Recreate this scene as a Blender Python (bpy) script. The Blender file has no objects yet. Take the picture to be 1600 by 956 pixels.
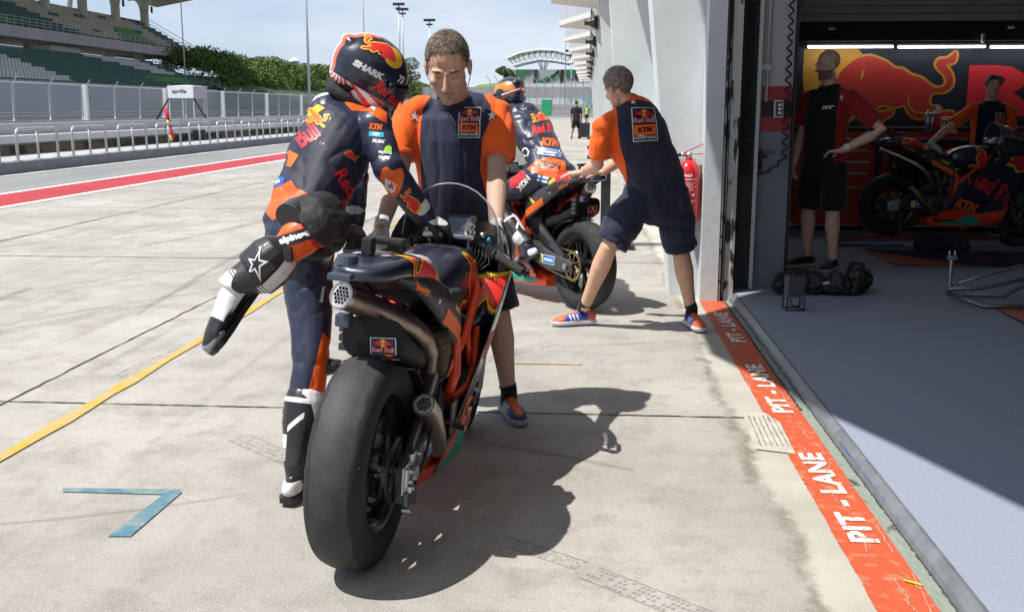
import bpy, bmesh, math, random
import numpy as np
from mathutils import Vector, Matrix, noise as mnoise
from mathutils.bvhtree import BVHTree
random.seed(7); R = math.radians; V = Vector
sc = bpy.context.scene
col = sc.collection
# ------------------------------------------------------------ camera, world, sun, exposure
CH, CP, CY, CF = 1.45, math.atan(308/1600), R(4.21), 1600.0
cam = bpy.data.cameras.new("camera"); camo = bpy.data.objects.new("camera", cam); col.objects.link(camo)
cam.sensor_width = 36; cam.lens = 36*CF/1600; cam.clip_end = 3000; cam.clip_start = .05
camo.location = (0, 0, CH); camo.rotation_euler = (math.pi/2-CP, 0, CY)
sc.camera = camo
SUNV = V((.86, .45, -1.78)).normalized()          # the way the light travels
EL = math.asin(-SUNV.z); AZ = math.atan2(-SUNV.x, -SUNV.y)
w = bpy.data.worlds.new("World"); sc.world = w; w.use_nodes = True
nt = w.node_tree; N = nt.nodes; L = nt.links; bg = N['Background']; bg.inputs[1].default_value = .088
sky = N.new('ShaderNodeTexSky'); sky.sky_type = 'NISHITA'; sky.sun_disc = False
sky.sun_elevation = EL; sky.sun_rotation = AZ; sky.air_density = 1.0; sky.dust_density = .05; sky.ozone_density = 3.5
tc = N.new('ShaderNodeTexCoord'); mp = N.new('ShaderNodeMapping'); mp.inputs['Scale'].default_value = (1, 1, 3.4); mp.inputs['Location'].default_value = (.6, .25, .1)
nz = N.new('ShaderNodeTexNoise'); nz.inputs['Scale'].default_value = 1.9; nz.inputs['Detail'].default_value = 7; nz.inputs['Roughness'].default_value = .55
cr = N.new('ShaderNodeValToRGB'); cr.color_ramp.elements[0].position = .38; cr.color_ramp.elements[1].position = .68
cr.color_ramp.elements[0].color = (0, 0, 0, 1); cr.color_ramp.elements[1].color = (.8, .8, .8, 1)
mx = N.new('ShaderNodeMix'); mx.data_type = 'RGBA'; mx.inputs[7].default_value = (8.0, 8.4, 9.0, 1)
L.new(tc.outputs['Generated'], mp.inputs[0]); L.new(mp.outputs[0], nz.inputs[0]); L.new(nz.outputs[0], cr.inputs[0])
m0 = N.new('ShaderNodeMix'); m0.data_type = 'RGBA'; m0.inputs[0].default_value = .75; m0.inputs[7].default_value = (3.7, 4.8, 6.6, 1); L.new(sky.outputs[0], m0.inputs[6])
L.new(cr.outputs[0], mx.inputs[0]); L.new(m0.outputs[2], mx.inputs[6]); L.new(mx.outputs[2], bg.inputs[0])
sun = bpy.data.lights.new("sun", 'SUN'); sun.energy = 4.7; sun.angle = R(.5); sun.color = (1, .965, .91)
suno = bpy.data.objects.new("sun", sun); col.objects.link(suno); suno.rotation_euler = SUNV.to_track_quat('-Z', 'Y').to_euler()
sc.view_settings.view_transform = 'Standard'; sc.view_settings.look = 'None'
sc.view_settings.exposure = 0.44; sc.view_settings.gamma = 1
sc.cycles.max_bounces = 6; sc.cycles.transparent_max_bounces = 12
sc.cycles.use_denoising = True
# ------------------------------------------------------------ helpers
_F = V((-math.sin(CY)*math.cos(CP), math.cos(CY)*math.cos(CP), -math.sin(CP))); _R = V((math.cos(CY), math.sin(CY), 0)); _U = _R.cross(_F)
def ray(x, y): return _F + _R*((x-800)/CF) + _U*((478-y)/CF)
def G(x, y, z=0.0): d = ray(x, y); return d*((z-CH)/d.z) + V((0, 0, CH))
def atY(x, y, Y): d = ray(x, y); return d*(Y/d.y) + V((0, 0, CH))
def atX(x, y, X): d = ray(x, y); return d*(X/d.x) + V((0, 0, CH))

ORD = 'first second third fourth fifth sixth seventh eighth ninth tenth eleventh twelfth thirteenth fourteenth fifteenth sixteenth seventeenth eighteenth nineteenth'.split()
def nth(i):
    if i < 19: return ORD[i]
    t = ['twentieth', 'thirtieth', 'fortieth', 'fiftieth'][(i+1)//10-2]; s = ['twenty', 'thirty', 'forty', 'fifty'][(i+1)//10-2]
    return t if (i+1) % 10 == 0 else s+' '+ORD[(i+1) % 10-1]
def tag(o, label=None, cat=None, group=None, kind=None):
    if label: o['label'] = label
    if cat: o['category'] = cat
    if group: o['group'] = group
    if kind: o['kind'] = kind
    return o
def empty(name, loc=(0, 0, 0), rz=0, label=None, cat=None, group=None, rx=0, ry=0):
    o = bpy.data.objects.new(name, None); col.objects.link(o); o.location = loc; o.rotation_euler = (rx, ry, rz); o.empty_display_size = .1
    return tag(o, label, cat, group)
def copy_tree(o, parent=None):
    c = o.copy(); col.objects.link(c); c.parent = parent
    for ch in list(o.children): copy_tree(ch, c)
    return c

# ---- materials
def _n(nt, t, **kw):
    n = nt.nodes.new(t)
    for k, v in kw.items(): setattr(n, k, v)
    return n
def mat(name, c, rough=.5, metal=0.0, var=0.0, vs=8.0, bump=0.0, bs=40.0, coat=0.0, emit=None, alpha=None, c2=None, thr=None, stretch=None, spec=.5, trans=0.0, sheen=0.0):
    m = bpy.data.materials.new(name); m.use_nodes = True; t = m.node_tree; b = t.nodes['Principled BSDF']
    c = tuple(c)+(1,) if len(c) == 3 else c
    b.inputs['Base Color'].default_value = c; b.inputs['Roughness'].default_value = rough; b.inputs['Metallic'].default_value = metal
    b.inputs['Specular IOR Level'].default_value = spec
    if coat: b.inputs['Coat Weight'].default_value = coat; b.inputs['Coat Roughness'].default_value = .12
    if sheen: b.inputs['Sheen Weight'].default_value = sheen
    if trans: b.inputs['Transmission Weight'].default_value = trans
    if emit: b.inputs['Emission Color'].default_value = tuple(emit[:3])+(1,); b.inputs['Emission Strength'].default_value = emit[3]
    if alpha is not None: b.inputs['Alpha'].default_value = alpha
    co = None
    if var or bump or c2:
        tc = _n(t, 'ShaderNodeTexCoord'); mp = _n(t, 'ShaderNodeMapping'); t.links.new(tc.outputs['Object'], mp.inputs[0]); co = mp.outputs[0]
        if stretch: mp.inputs['Scale'].default_value = stretch
    if var or c2:
        nz = _n(t, 'ShaderNodeTexNoise'); nz.inputs['Scale'].default_value = vs; nz.inputs['Detail'].default_value = 6; t.links.new(co, nz.inputs[0])
        rp = _n(t, 'ShaderNodeValToRGB'); t.links.new(nz.outputs[0], rp.inputs[0])
        if c2:
            e = rp.color_ramp.elements; th = thr or (.5, .56); e[0].position = th[0]; e[1].position = th[1]; e[0].color = c; e[1].color = tuple(c2)+(1,)
        else:
            e = rp.color_ramp.elements; e[0].position = .3; e[1].position = .7
            e[0].color = tuple(x*(1-var) for x in c[:3])+(1,); e[1].color = tuple(min(1, x*(1+var)) for x in c[:3])+(1,)
        t.links.new(rp.outputs[0], b.inputs['Base Color'])
        rr = _n(t, 'ShaderNodeMapRange'); rr.inputs[3].default_value = max(0, rough-.08); rr.inputs[4].default_value = min(1, rough+.08); t.links.new(nz.outputs[0], rr.inputs[0]); t.links.new(rr.outputs[0], b.inputs['Roughness'])
    if bump:
        n2 = _n(t, 'ShaderNodeTexNoise'); n2.inputs['Scale'].default_value = bs; n2.inputs['Detail'].default_value = 4; t.links.new(co, n2.inputs[0])
        bp = _n(t, 'ShaderNodeBump'); bp.inputs['Strength'].default_value = bump; bp.inputs['Distance'].default_value = .02; t.links.new(n2.outputs[0], bp.inputs['Height']); t.links.new(bp.outputs[0], b.inputs['Normal'])
    return m
def panels(m, specs):
    """layer colours on m where a float attribute > 0: specs (attr, colour, rough|None, rib(bool))"""
    t = m.node_tree; b = t.nodes['Principled BSDF']
    def src(inp, conv=None):
        if inp.is_linked: return inp.links[0].from_socket
        v = _n(t, 'ShaderNodeRGB') if inp.type == 'RGBA' else _n(t, 'ShaderNodeValue'); v.outputs[0].default_value = inp.default_value; return v.outputs[0]
    cur = src(b.inputs['Base Color']); rcur = src(b.inputs['Roughness'])
    for at, c, rg in specs:
        a = _n(t, 'ShaderNodeAttribute'); a.attribute_name = at
        mr = _n(t, 'ShaderNodeMapRange'); mr.inputs[1].default_value = -.0008; mr.inputs[2].default_value = .0008; t.links.new(a.outputs['Fac'], mr.inputs[0])
        mx = _n(t, 'ShaderNodeMix', data_type='RGBA'); t.links.new(mr.outputs[0], mx.inputs[0]); t.links.new(cur, mx.inputs[6]); mx.inputs[7].default_value = tuple(c)+(1,); cur = mx.outputs[2]
        if rg is not None:
            mf = _n(t, 'ShaderNodeMix', data_type='FLOAT'); t.links.new(mr.outputs[0], mf.inputs[0]); t.links.new(rcur, mf.inputs[2]); mf.inputs[3].default_value = rg; rcur = mf.outputs[0]
    t.links.new(cur, b.inputs['Base Color']); t.links.new(rcur, b.inputs['Roughness'])
    return m

# ---- mesh builder
class MB:
    def __init__(s): s.v = []; s.f = []; s.m = []; s.M = Matrix.Identity(4); s.mi = 0
    def add(s, vs, fs):
        o = len(s.v); s.v += [s.M @ V(p) for p in vs]; s.f += [tuple(i+o for i in f) for f in fs]; s.m += [s.mi]*len(fs); return s
    def box(s, c, d, rz=0, bev=0.0, rot=None):
        bm = bmesh.new(); bmesh.ops.create_cube(bm, size=1)
        for v in bm.verts: v.co = V((v.co.x*d[0], v.co.y*d[1], v.co.z*d[2]))
        if bev: bmesh.ops.bevel(bm, geom=bm.edges[:], offset=bev, segments=2, affect='EDGES', profile=.7)
        Q = (rot if rot is not None else Matrix.Rotation(rz, 4, 'Z')); c = V(c)
        vs = [Q @ v.co + c for v in bm.verts]; bm.verts.index_update()
        s.add(vs, [[v.index for v in f.verts] for f in bm.faces]); bm.free(); return s
    def prism(s, poly, z0, z1, f=None):
        """poly 2D, extruded; f maps (x,y,z)->3D"""
        f = f or (lambda x, y, z: (x, y, z)); n = len(poly)
        vs = [f(x, y, z0) for x, y in poly]+[f(x, y, z1) for x, y in poly]
        s.add(vs, [list(range(n))[::-1], list(range(n, 2*n))]+[[i, (i+1) % n, n+(i+1) % n, n+i] for i in range(n)]); return s
    def tube(s, path, r, n=10, side=None, caps=True, closed=False, dome=False):
        P = [V(p) for p in path]; k = len(P)
        rr = r if isinstance(r, (list, tuple)) else [r]*k
        rr = [(a, a) if not isinstance(a, (list, tuple)) else a for a in rr]
        T = []
        for i in range(k):
            a = P[i-1] if (i > 0 or closed) else P[i]; b = P[(i+1) % k] if (i < k-1 or closed) else P[i]
            T.append((b-a).normalized())
        if side is None:
            side = V((0, 0, 1)) if abs(T[0].z) < .8 else V((1, 0, 0))
            side = (side - T[0]*side.dot(T[0])).normalized(); ss = [side]
            for i in range(1, k):
                q = ss[-1]-T[i]*ss[-1].dot(T[i]); ss.append(q.normalized())
        else:
            sd = V(side); ss = [(sd-T[i]*sd.dot(T[i])).normalized() for i in range(k)]
        rings = []
        if dome and not closed:
            seq = [(P[0]-T[0]*min(rr[0])*math.sin(a), T[0], ss[0], (rr[0][0]*math.cos(a), rr[0][1]*math.cos(a))) for a in (R(85), R(60), R(30))]
            seq += [(P[i], T[i], ss[i], rr[i]) for i in range(k)]
            seq += [(P[-1]+T[-1]*min(rr[-1])*math.sin(a), T[-1], ss[-1], (rr[-1][0]*math.cos(a), rr[-1][1]*math.cos(a))) for a in (R(30), R(60), R(85))]
        else: seq = [(P[i], T[i], ss[i], rr[i]) for i in range(k)]
        vs = []; fs = []
        for p, t, a, q in seq:
            b = t.cross(a)
            for j in range(n):
                th = 2*math.pi*j/n; vs.append(p+a*(q[0]*math.cos(th))+b*(q[1]*math.sin(th)))
        K = len(seq)
        for i in range(K if closed else K-1):
            for j in range(n):
                a = i*n+j; b = i*n+(j+1) % n; c = ((i+1) % K)*n+(j+1) % n; d = ((i+1) % K)*n+j; fs.append((a, b, c, d))
        if caps and not closed: fs.append(tuple(range(n))[::-1]); fs.append(tuple(range((K-1)*n, K*n)))
        return s.add(vs, fs)
    def ell(s, c, r, rot=None, nu=14, nv=9):
        c = V(c); Q = rot or Matrix.Identity(3); vs = [c+Q @ V((0, 0, -r[2]))]; fs = []
        for i in range(1, nv):
            a = -math.pi/2+math.pi*i/nv
            for j in range(nu):
                b = 2*math.pi*j/nu; vs.append(c+Q @ V((r[0]*math.cos(a)*math.cos(b), r[1]*math.cos(a)*math.sin(b), r[2]*math.sin(a))))
        vs.append(c+Q @ V((0, 0, r[2])))
        for j in range(nu): fs.append((0, 1+(j+1) % nu, 1+j)); fs.append((len(vs)-1, len(vs)-1-nu+j, len(vs)-1-nu+(j+1) % nu))
        for i in range(nv-2):
            for j in range(nu): a = 1+i*nu; fs.append((a+j, a+(j+1) % nu, a+nu+(j+1) % nu, a+nu+j))
        return s.add(vs, fs)
    def lathe(s, prof, c=(0, 0, 0), axis='X', n=48, a0=0, a1=2*math.pi, closeprof=False):
        """prof: (axial, radius)"""
        c = V(c); full = abs(a1-a0-2*math.pi) < 1e-4; k = n if full else n+1; m = len(prof); vs = []; fs = []
        for i in range(k):
            th = a0+(a1-a0)*i/n
            for u, r in prof:
                p = {'X': (u, r*math.cos(th), r*math.sin(th)), 'Y': (r*math.cos(th), u, r*math.sin(th)), 'Z': (r*math.cos(th), r*math.sin(th), u)}[axis]; vs.append(c+V(p))
        for i in range(n):
            i2 = (i+1) % k
            for j in range(m if closeprof else m-1):
                j2 = (j+1) % m; fs.append((i*m+j, i2*m+j, i2*m+j2, i*m+j2))
        return s.add(vs, fs)
    def loft(s, secs, cap=True):
        n = len(secs[0]); vs = [V(p) for q in secs for p in q]; fs = []
        for i in range(len(secs)-1):
            for j in range(n): fs.append((i*n+j, i*n+(j+1) % n, (i+1)*n+(j+1) % n, (i+1)*n+j))
        if cap: fs.append(tuple(range(n))[::-1]); fs.append(tuple(range((len(secs)-1)*n, len(secs)*n)))
        return s.add(vs, fs)
    def mesh(s, name):
        me = bpy.data.meshes.new(name); me.from_pydata([tuple(v) for v in s.v], [], s.f); me.update(); return me
    def build(s, name, mats, parent=None, smooth=False, ang=None, fix=True):
        me = s.mesh(name)
        mats = mats if isinstance(mats, (list, tuple)) else [mats]
        for m in mats: me.materials.append(m)
        me.polygons.foreach_set('material_index', s.m)
        if fix:
            bm = bmesh.new(); bm.from_mesh(me); bmesh.ops.recalc_face_normals(bm, faces=bm.faces[:]); bm.to_mesh(me); bm.free()
        return link(name, me, parent, smooth, ang)
def link(name, me, parent=None, smooth=False, ang=None):
    o = bpy.data.objects.new(name, me); col.objects.link(o); o.parent = parent
    if smooth or ang:
        if ang: me.shade_smooth() if hasattr(me, 'shade_smooth') else None
        me.polygons.foreach_set('use_smooth', [True]*len(me.polygons))
        if ang:
            bm = bmesh.new(); bm.from_mesh(me)
            for e in bm.edges: e.smooth = (len(e.link_faces) != 2) or e.calc_face_angle(0) < R(ang)
            bm.to_mesh(me); bm.free()
    return o
def remesh(mb, voxel, it=4, name='body', fac=.5):
    """union of overlapping closed volumes -> one continuous smooth surface"""
    me = mb.mesh('tmp'); o = bpy.data.objects.new('tmp', me); col.objects.link(o)
    bm = bmesh.new(); bm.from_mesh(me); bmesh.ops.recalc_face_normals(bm, faces=bm.faces[:]); bm.to_mesh(me); bm.free()
    r = o.modifiers.new('r', 'REMESH'); r.mode = 'VOXEL'; r.voxel_size = voxel; r.use_smooth_shade = True
    if it: q = o.modifiers.new('s', 'SMOOTH'); q.iterations = it; q.factor = fac
    dg = bpy.context.evaluated_depsgraph_get(); dg.update()
    out = bpy.data.meshes.new_from_object(o.evaluated_get(dg)); out.name = name
    bpy.data.objects.remove(o); bpy.data.meshes.remove(me)
    return out
def coords(me):
    a = np.empty(len(me.vertices)*3, 'f'); me.vertices.foreach_get('co', a); return a.reshape(-1, 3)
def normals(me):
    a = np.empty(len(me.vertices)*3, 'f'); me.vertex_normals.foreach_get('vector', a); return a.reshape(-1, 3)
def setco(me, a): me.vertices.foreach_set('co', a.astype('f').ravel()); me.update()
def field(me, name, val):
    at = me.attributes.get(name) or me.attributes.new(name, 'FLOAT', 'POINT'); at.data.foreach_set('value', np.asarray(val, 'f'))
def sdp(P, poly):
    """signed distance of 2D points to polygon, + inside"""
    poly = np.array(poly, float); n = len(poly); d = np.full(len(P), 1e9); ins = np.zeros(len(P), bool)
    for i in range(n):
        a = poly[i]; b = poly[(i+1) % n]; e = b-a; w_ = P-a; t = np.clip((w_ @ e)/max(1e-12, e @ e), 0, 1); q = w_-t[:, None]*e; d = np.minimum(d, (q**2).sum(1))
        c = ((a[1] <= P[:, 1]) & (b[1] > P[:, 1])) | ((b[1] <= P[:, 1]) & (a[1] > P[:, 1]))
        with np.errstate(divide='ignore', invalid='ignore'): xx = a[0]+(P[:, 1]-a[1])/(b[1]-a[1])*e[0]
        ins ^= c & (P[:, 0] < xx)
    return np.where(ins, 1, -1)*np.sqrt(d)
def seg(P, a, b):
    """t along segment in metres, radial distance, length"""
    a = np.array(a, float); b = np.array(b, float); e = b-a; Ln = np.linalg.norm(e); e = e/Ln; t = (P-a) @ e; q = P-a-t[:, None]*e; return t, np.sqrt((q**2).sum(1)), Ln
def fold(me, amp, sc_, seed=0, stretch=(1, 1, 1)):
    co = coords(me); no = normals(me); s = V(stretch)
    d = np.array([mnoise.noise(V((p[0]*s[0]*sc_+seed, p[1]*s[1]*sc_, p[2]*s[2]*sc_))) for p in co]); setco(me, co+no*(d*amp)[:, None])

def wrinkle(me, amp, sc_, seed=0, stretch=(1, 1, 1), mask=None):
    """ridged folds: sharp creases between soft bulges"""
    co = coords(me); no = normals(me); s = V(stretch); out = []
    for p in co:
        q = V((p[0]*s[0]*sc_+seed, p[1]*s[1]*sc_, p[2]*s[2]*sc_)); wv = mnoise.noise_vector(q*.6)*.8; out.append(abs(mnoise.noise(q+wv))*2.2)
    d = np.clip(np.array(out), 0, 1)**.7-.5; d = d if mask is None else d*mask; setco(me, co+no*(d*amp)[:, None])
# ---- 2D shapes and decals
def _curve_mesh(cu):
    o = bpy.data.objects.new('t', cu); col.objects.link(o); dg = bpy.context.evaluated_depsgraph_get(); dg.update()
    me = bpy.data.meshes.new_from_object(o.evaluated_get(dg)); bpy.data.objects.remove(o)
    vs = [(v.co.x, v.co.y) for v in me.vertices]; fs = [tuple(p.vertices) for p in me.polygons]; bpy.data.meshes.remove(me); return vs, fs
def text2(s, bold=.02, shear=0.0, sx=1.0, size=1.0, sp=1.0):
    cu = bpy.data.curves.new('t', 'FONT'); cu.body = s; cu.size = size; cu.offset = bold*size; cu.shear = shear; cu.space_character = sp
    cu.align_x = 'CENTER'; cu.align_y = 'CENTER'; cu.resolution_u = 3; cu.fill_mode = 'FRONT'
    vs, fs = _curve_mesh(cu); return [(x*sx, y) for x, y in vs], fs
def fitted(sh, wd, ht):
    vs, fs = sh; xs = [v[0] for v in vs]; ys = [v[1] for v in vs]; x0, x1, y0, y1 = min(xs), max(xs), min(ys), max(ys)
    return [((x-(x0+x1)/2)/(x1-x0)*wd, (y-(y0+y1)/2)/(y1-y0)*ht) for x, y in vs], fs
def catmull(pts, k=4):
    n = len(pts); out = []
    for i in range(n):
        p = [pts[(i+j-1) % n] for j in range(4)]
        for q in range(k):
            t = q/k; out.append(tuple(.5*((2*p[1][a])+(-p[0][a]+p[2][a])*t+(2*p[0][a]-5*p[1][a]+4*p[2][a]-p[3][a])*t*t+(-p[0][a]+3*p[1][a]-3*p[2][a]+p[3][a])*t**3) for a in (0, 1)))
    return out
def poly2(loops, smooth=0):
    cu = bpy.data.curves.new('p', 'CURVE'); cu.dimensions = '2D'; cu.fill_mode = 'BOTH'
    for lp in loops:
        if smooth: lp = catmull(lp, smooth)
        sp = cu.splines.new('POLY'); sp.points.add(len(lp)-1)
        for i, (x, y) in enumerate(lp): sp.points[i].co = (x, y, 0, 1)
        sp.use_cyclic_u = True
    return _curve_mesh(cu)
def grow(pts, d):
    n = len(pts); A = sum(pts[i][0]*pts[(i+1) % n][1]-pts[(i+1) % n][0]*pts[i][1] for i in range(n)); s = 1 if A > 0 else -1; out = []
    for i in range(n):
        a = V(pts[i-1]); b = V(pts[i]); c = V(pts[(i+1) % n]); e1 = (b-a).normalized(); e2 = (c-b).normalized(); nn = V((e1.y+e2.y, -e1.x-e2.x))*s
        if nn.length < .3: nn = V((e1.y, -e1.x))*s
        nn.normalize(); out.append((b.x+nn.x*d, b.y+nn.y*d))
    return out
def circ(cx, cy, r, n=24, ry=None): return [(cx+r*math.cos(2*math.pi*i/n), cy+(ry or r)*math.sin(2*math.pi*i/n)) for i in range(n)]
def rect(cx, cy, w_, h_): return [(cx-w_/2, cy-h_/2), (cx+w_/2, cy-h_/2), (cx+w_/2, cy+h_/2), (cx-w_/2, cy+h_/2)]
def xf(sh, sx=1, sy=None, rot=0, dx=0, dy=0):
    sy = sx if sy is None else sy; c, s = math.cos(rot), math.sin(rot); vs, fs = sh
    return [((x*sx)*c-(y*sy)*s+dx, (x*sx)*s+(y*sy)*c+dy) for x, y in vs], fs
def gridcut(sh, step):
    vs, fs = sh; bm = bmesh.new(); bv = [bm.verts.new((x, y, 0)) for x, y in vs]
    for f in fs:
        try: bm.faces.new([bv[i] for i in f])
        except ValueError: pass
    if step:
        for ax in (0, 1):
            lo = min(v[ax] for v in vs); hi = max(v[ax] for v in vs); k = int((hi-lo)/step)
            for i in range(1, k+1):
                p = [0, 0, 0]; p[ax] = lo+(hi-lo)*i/(k+1); nn = [0, 0, 0]; nn[ax] = 1
                bmesh.ops.bisect_plane(bm, geom=bm.verts[:]+bm.edges[:]+bm.faces[:], plane_co=p, plane_no=nn)
    bm.verts.index_update(); o = [(v.co.x, v.co.y) for v in bm.verts], [tuple(v.index for v in f.verts) for f in bm.faces]; bm.free(); return o
class Decals:
    """shapes laid on a surface like stickers; they become part of that surface's own mesh"""
    def __init__(s, o):
        s.o = o; me = o.data; s.bvh = BVHTree.FromPolygons([v.co.copy() for v in me.vertices], [tuple(p.vertices) for p in me.polygons]); s.items = []; s.lv = {}
    def put(s, sh, mat_, org, xd, yd, step=.02, off=.0025, reach=.6, back=.25, band=.12):
        off = .0006+off*.42; org = V(org); xd = V(xd).normalized(); yd = V(yd); yd = (yd-xd*yd.dot(xd)).normalized(); nd = xd.cross(yd)
        vs, fs = gridcut(sh, step); P = []; c0, _, _, dc = s.bvh.ray_cast(org+nd*back, -nd, back+reach)
        ref = dc if c0 is not None else back
        for x, y in vs:
            q = org+xd*x+yd*y+nd*back; h, n_, i_, d_ = s.bvh.ray_cast(q, -nd, back+reach)
            if h is None or abs(d_-ref) > band: P.append(None); continue
            if n_.dot(nd) < 0: n_ = -n_
            if n_.dot(nd) < .08: P.append(None); continue
            P.append(h+nd*off+n_*off*.6)
        s.items.append((P, [f for f in fs if all(P[i] is not None for i in f)], mat_)); return s
    def done(s):
        me = s.o.data; bm = bmesh.new(); bm.from_mesh(me)
        mi = {}
        for P, F, m in s.items:
            if m.name not in mi:
                if m.name not in [x.name for x in me.materials if x]: me.materials.append(m)
                mi[m.name] = [x.name for x in me.materials].index(m.name)
            bv = [bm.verts.new(p) if p is not None else None for p in P]
            for f in F:
                try: q = bm.faces.new([bv[i] for i in f]); q.material_index = mi[m.name]; q.smooth = True
                except ValueError: pass
            for b_ in bv:
                if b_ is not None and not b_.link_faces: bm.verts.remove(b_)
        bm.to_mesh(me); bm.free(); me.update()
def flat(name, sh, m, M, parent=None, thick=0.0):
    """flat lettering / paint: 2D shape placed by matrix"""
    b = MB(); b.M = M; vs, fs = sh; b.add([(x, y, 0) for x, y in vs], fs); return b.build(name, m, parent, fix=False)
def frame(org, xd, yd):
    xd = V(xd).normalized(); yd = V(yd); yd = (yd-xd*yd.dot(xd)).normalized(); zd = xd.cross(yd)
    return Matrix(((xd.x, yd.x, zd.x, org[0]), (xd.y, yd.y, zd.y, org[1]), (xd.z, yd.z, zd.z, org[2]), (0, 0, 0, 1)))
# the charging bull emblem: (outline, sun disc)
BULL = [(430,490),(455,445),(500,405),(555,365),(630,350),(680,363),(740,390),(790,425),(840,432),(890,468),(950,485),(1000,525),(1045,548),(1085,542),(1108,512),(1095,468),(1058,432),(1043,398),(1065,370),(1118,362),(1166,325),(1172,355),(1155,392),(1105,405),(1132,442),(1150,490),(1140,540),(1098,572),(1022,580),(1000,630),(1014,662),(1062,668),(1085,700),(1140,695),(1172,735),(1120,742),(1062,722),(1000,700),(955,738),(900,725),(868,690),(850,655),(790,665),(715,655),(655,690),(672,705),(770,690),(765,718),(715,745),(695,775),(645,768),(600,735),(565,700),(530,715),(490,745),(455,735),(440,700),(400,712),(352,700),(325,670),(345,640),(372,600),(372,560),(400,520)]
BULL = [((x-750)/850, (550-y)/850) for x, y in BULL]
# ============================================================ SETTING
def struct(o, kind='structure'): o['kind'] = kind; return o
def sheet(name, x0, x1, y0, y1, z, m, div=1):
    b = MB(); b.add([(x0, y0, z), (x1, y0, z), (x1, y1, z), (x0, y1, z)], [(0, 1, 2, 3)]); return struct(b.build(name, m, fix=False))
# pit lane concrete: mottled slab with stains, patched strip beside the painted kerb
def concrete():
    m = mat('concrete_paving', (.4, .385, .36), .85); t = m.node_tree; b = t.nodes['Principled BSDF']; Lk = t.links.new
    tc = _n(t, 'ShaderNodeTexCoord'); P = tc.outputs['Object']
    def noi(scale, det=6, rough=.55, stretch=None, dist=0):
        n = _n(t, 'ShaderNodeTexNoise'); n.inputs['Scale'].default_value = scale; n.inputs['Detail'].default_value = det; n.inputs['Roughness'].default_value = rough; n.inputs['Distortion'].default_value = dist
        if stretch: mp = _n(t, 'ShaderNodeMapping'); mp.inputs['Scale'].default_value = stretch; Lk(P, mp.inputs[0]); Lk(mp.outputs[0], n.inputs[0])
        else: Lk(P, n.inputs[0])
        return n.outputs[0]
    def ramp(s, a, b_, lo=0., hi=1.):
        r = _n(t, 'ShaderNodeMapRange'); r.inputs[1].default_value = a; r.inputs[2].default_value = b_; r.inputs[3].default_value = lo; r.inputs[4].default_value = hi; Lk(s, r.inputs[0]); return r.outputs[0]
    def math_(op, a, b_=None):
        n = _n(t, 'ShaderNodeMath', operation=op)
        for i, q in enumerate((a, b_)):
            if q is None: continue
            if isinstance(q, (int, float)): n.inputs[i].default_value = q
            else: Lk(q, n.inputs[i])
        return n.outputs[0]
    def mix(f, a, c):
        n = _n(t, 'ShaderNodeMix', data_type='RGBA'); Lk(f, n.inputs[0])
        for i, q in ((6, a), (7, c)):
            if isinstance(q, tuple): n.inputs[i].default_value = q+(1,)
            else: Lk(q, n.inputs[i])
        return n.outputs[2]
    base = mix(ramp(noi(.55, 4), .35, .65), (.3, .282, .252), (.44, .417, .378))
    base = mix(ramp(noi(3.1, 8, .7), .47, .66, 0, .75), base, (.24, .22, .19)); base = mix(ramp(noi(1.05, 7, .68, (1, .55, 1), .8), .54, .68, 0, .6), base, (.21, .195, .17)); base = mix(ramp(noi(26, 5, .7), .55, .72, 0, .5), base, (.19, .175, .15))
    base = mix(ramp(noi(7, 6, .7, (.35, 2.4, 1)), .55, .75, 0, .45), base, (.235, .225, .205))
    base = mix(ramp(noi(1.3, 5, .6, None, 1.5), .58, .7, 0, .2), base, (.5, .47, .41))
    base = mix(ramp(noi(210, 2), .48, .66, 0, .5), base, (.2, .19, .175))
    base = mix(ramp(noi(120, 2), .58, .7, 0, .5), base, (.58, .56, .52))
    sx = _n(t, 'ShaderNodeSeparateXYZ'); Lk(P, sx.inputs[0]); X = sx.outputs[0]
    rub = ramp(noi(2.2, 6, .62, (3.5, .12, 1), .4), .54, .72, 0, .55)                       # rubber laid along the lane
    rub = math_('MULTIPLY', rub, ramp(X, -.8, -2.2, 0, 1)); base = mix(rub, base, (.2, .195, .185))
    wob = math_('MULTIPLY', math_('SUBTRACT', noi(2.2, 8, .7), .5), .3); Xw = math_('ADD', X, wob)
    base = mix(ramp(Xw, .70, .73, 0, .8), base, mix(ramp(noi(2.4, 5), .4, .65), (.47, .445, .385), (.36, .34, .285)))   # pale cement fill
    crk = math_('MULTIPLY', math_('SUBTRACT', noi(9, 6, .7), .5), .16); Xc = math_('ABSOLUTE', math_('SUBTRACT', math_('ADD', Xw, crk), .695))
    base = mix(math_('MULTIPLY', ramp(Xc, .05, .004, 0, .8), ramp(noi(3.5, 5, .7), .42, .6, .0, 1)), base, (.17, .14, .1))
    Lk(base, b.inputs['Base Color']); b.inputs['Roughness'].default_value = .82; b.inputs['Specular IOR Level'].default_value = .35
    bp = _n(t, 'ShaderNodeBump'); bp.inputs['Strength'].default_value = .5; bp.inputs['Distance'].default_value = .006
    Lk(math_('ADD', noi(150, 3), math_('MULTIPLY', noi(14, 5), 1.5)), bp.inputs['Height']); Lk(bp.outputs[0], b.inputs['Normal'])
    return m
m_conc = concrete()
m_asph = mat('asphalt', (.2, .2, .198), .9, var=.14, vs=1.2, bump=.3, bs=120, stretch=(1, .15, 1))
m_white = mat('white_paint', (.72, .72, .7), .6, var=.08, vs=6)
m_redp = mat('red_paint', (.36, .02, .027), .7, var=.16, vs=2, stretch=(1, .3, 1))
m_yel = mat('yellow_paint', (.5, .31, .04), .7, c2=(.42, .34, .19), vs=7, thr=(.42, .7))
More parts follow.
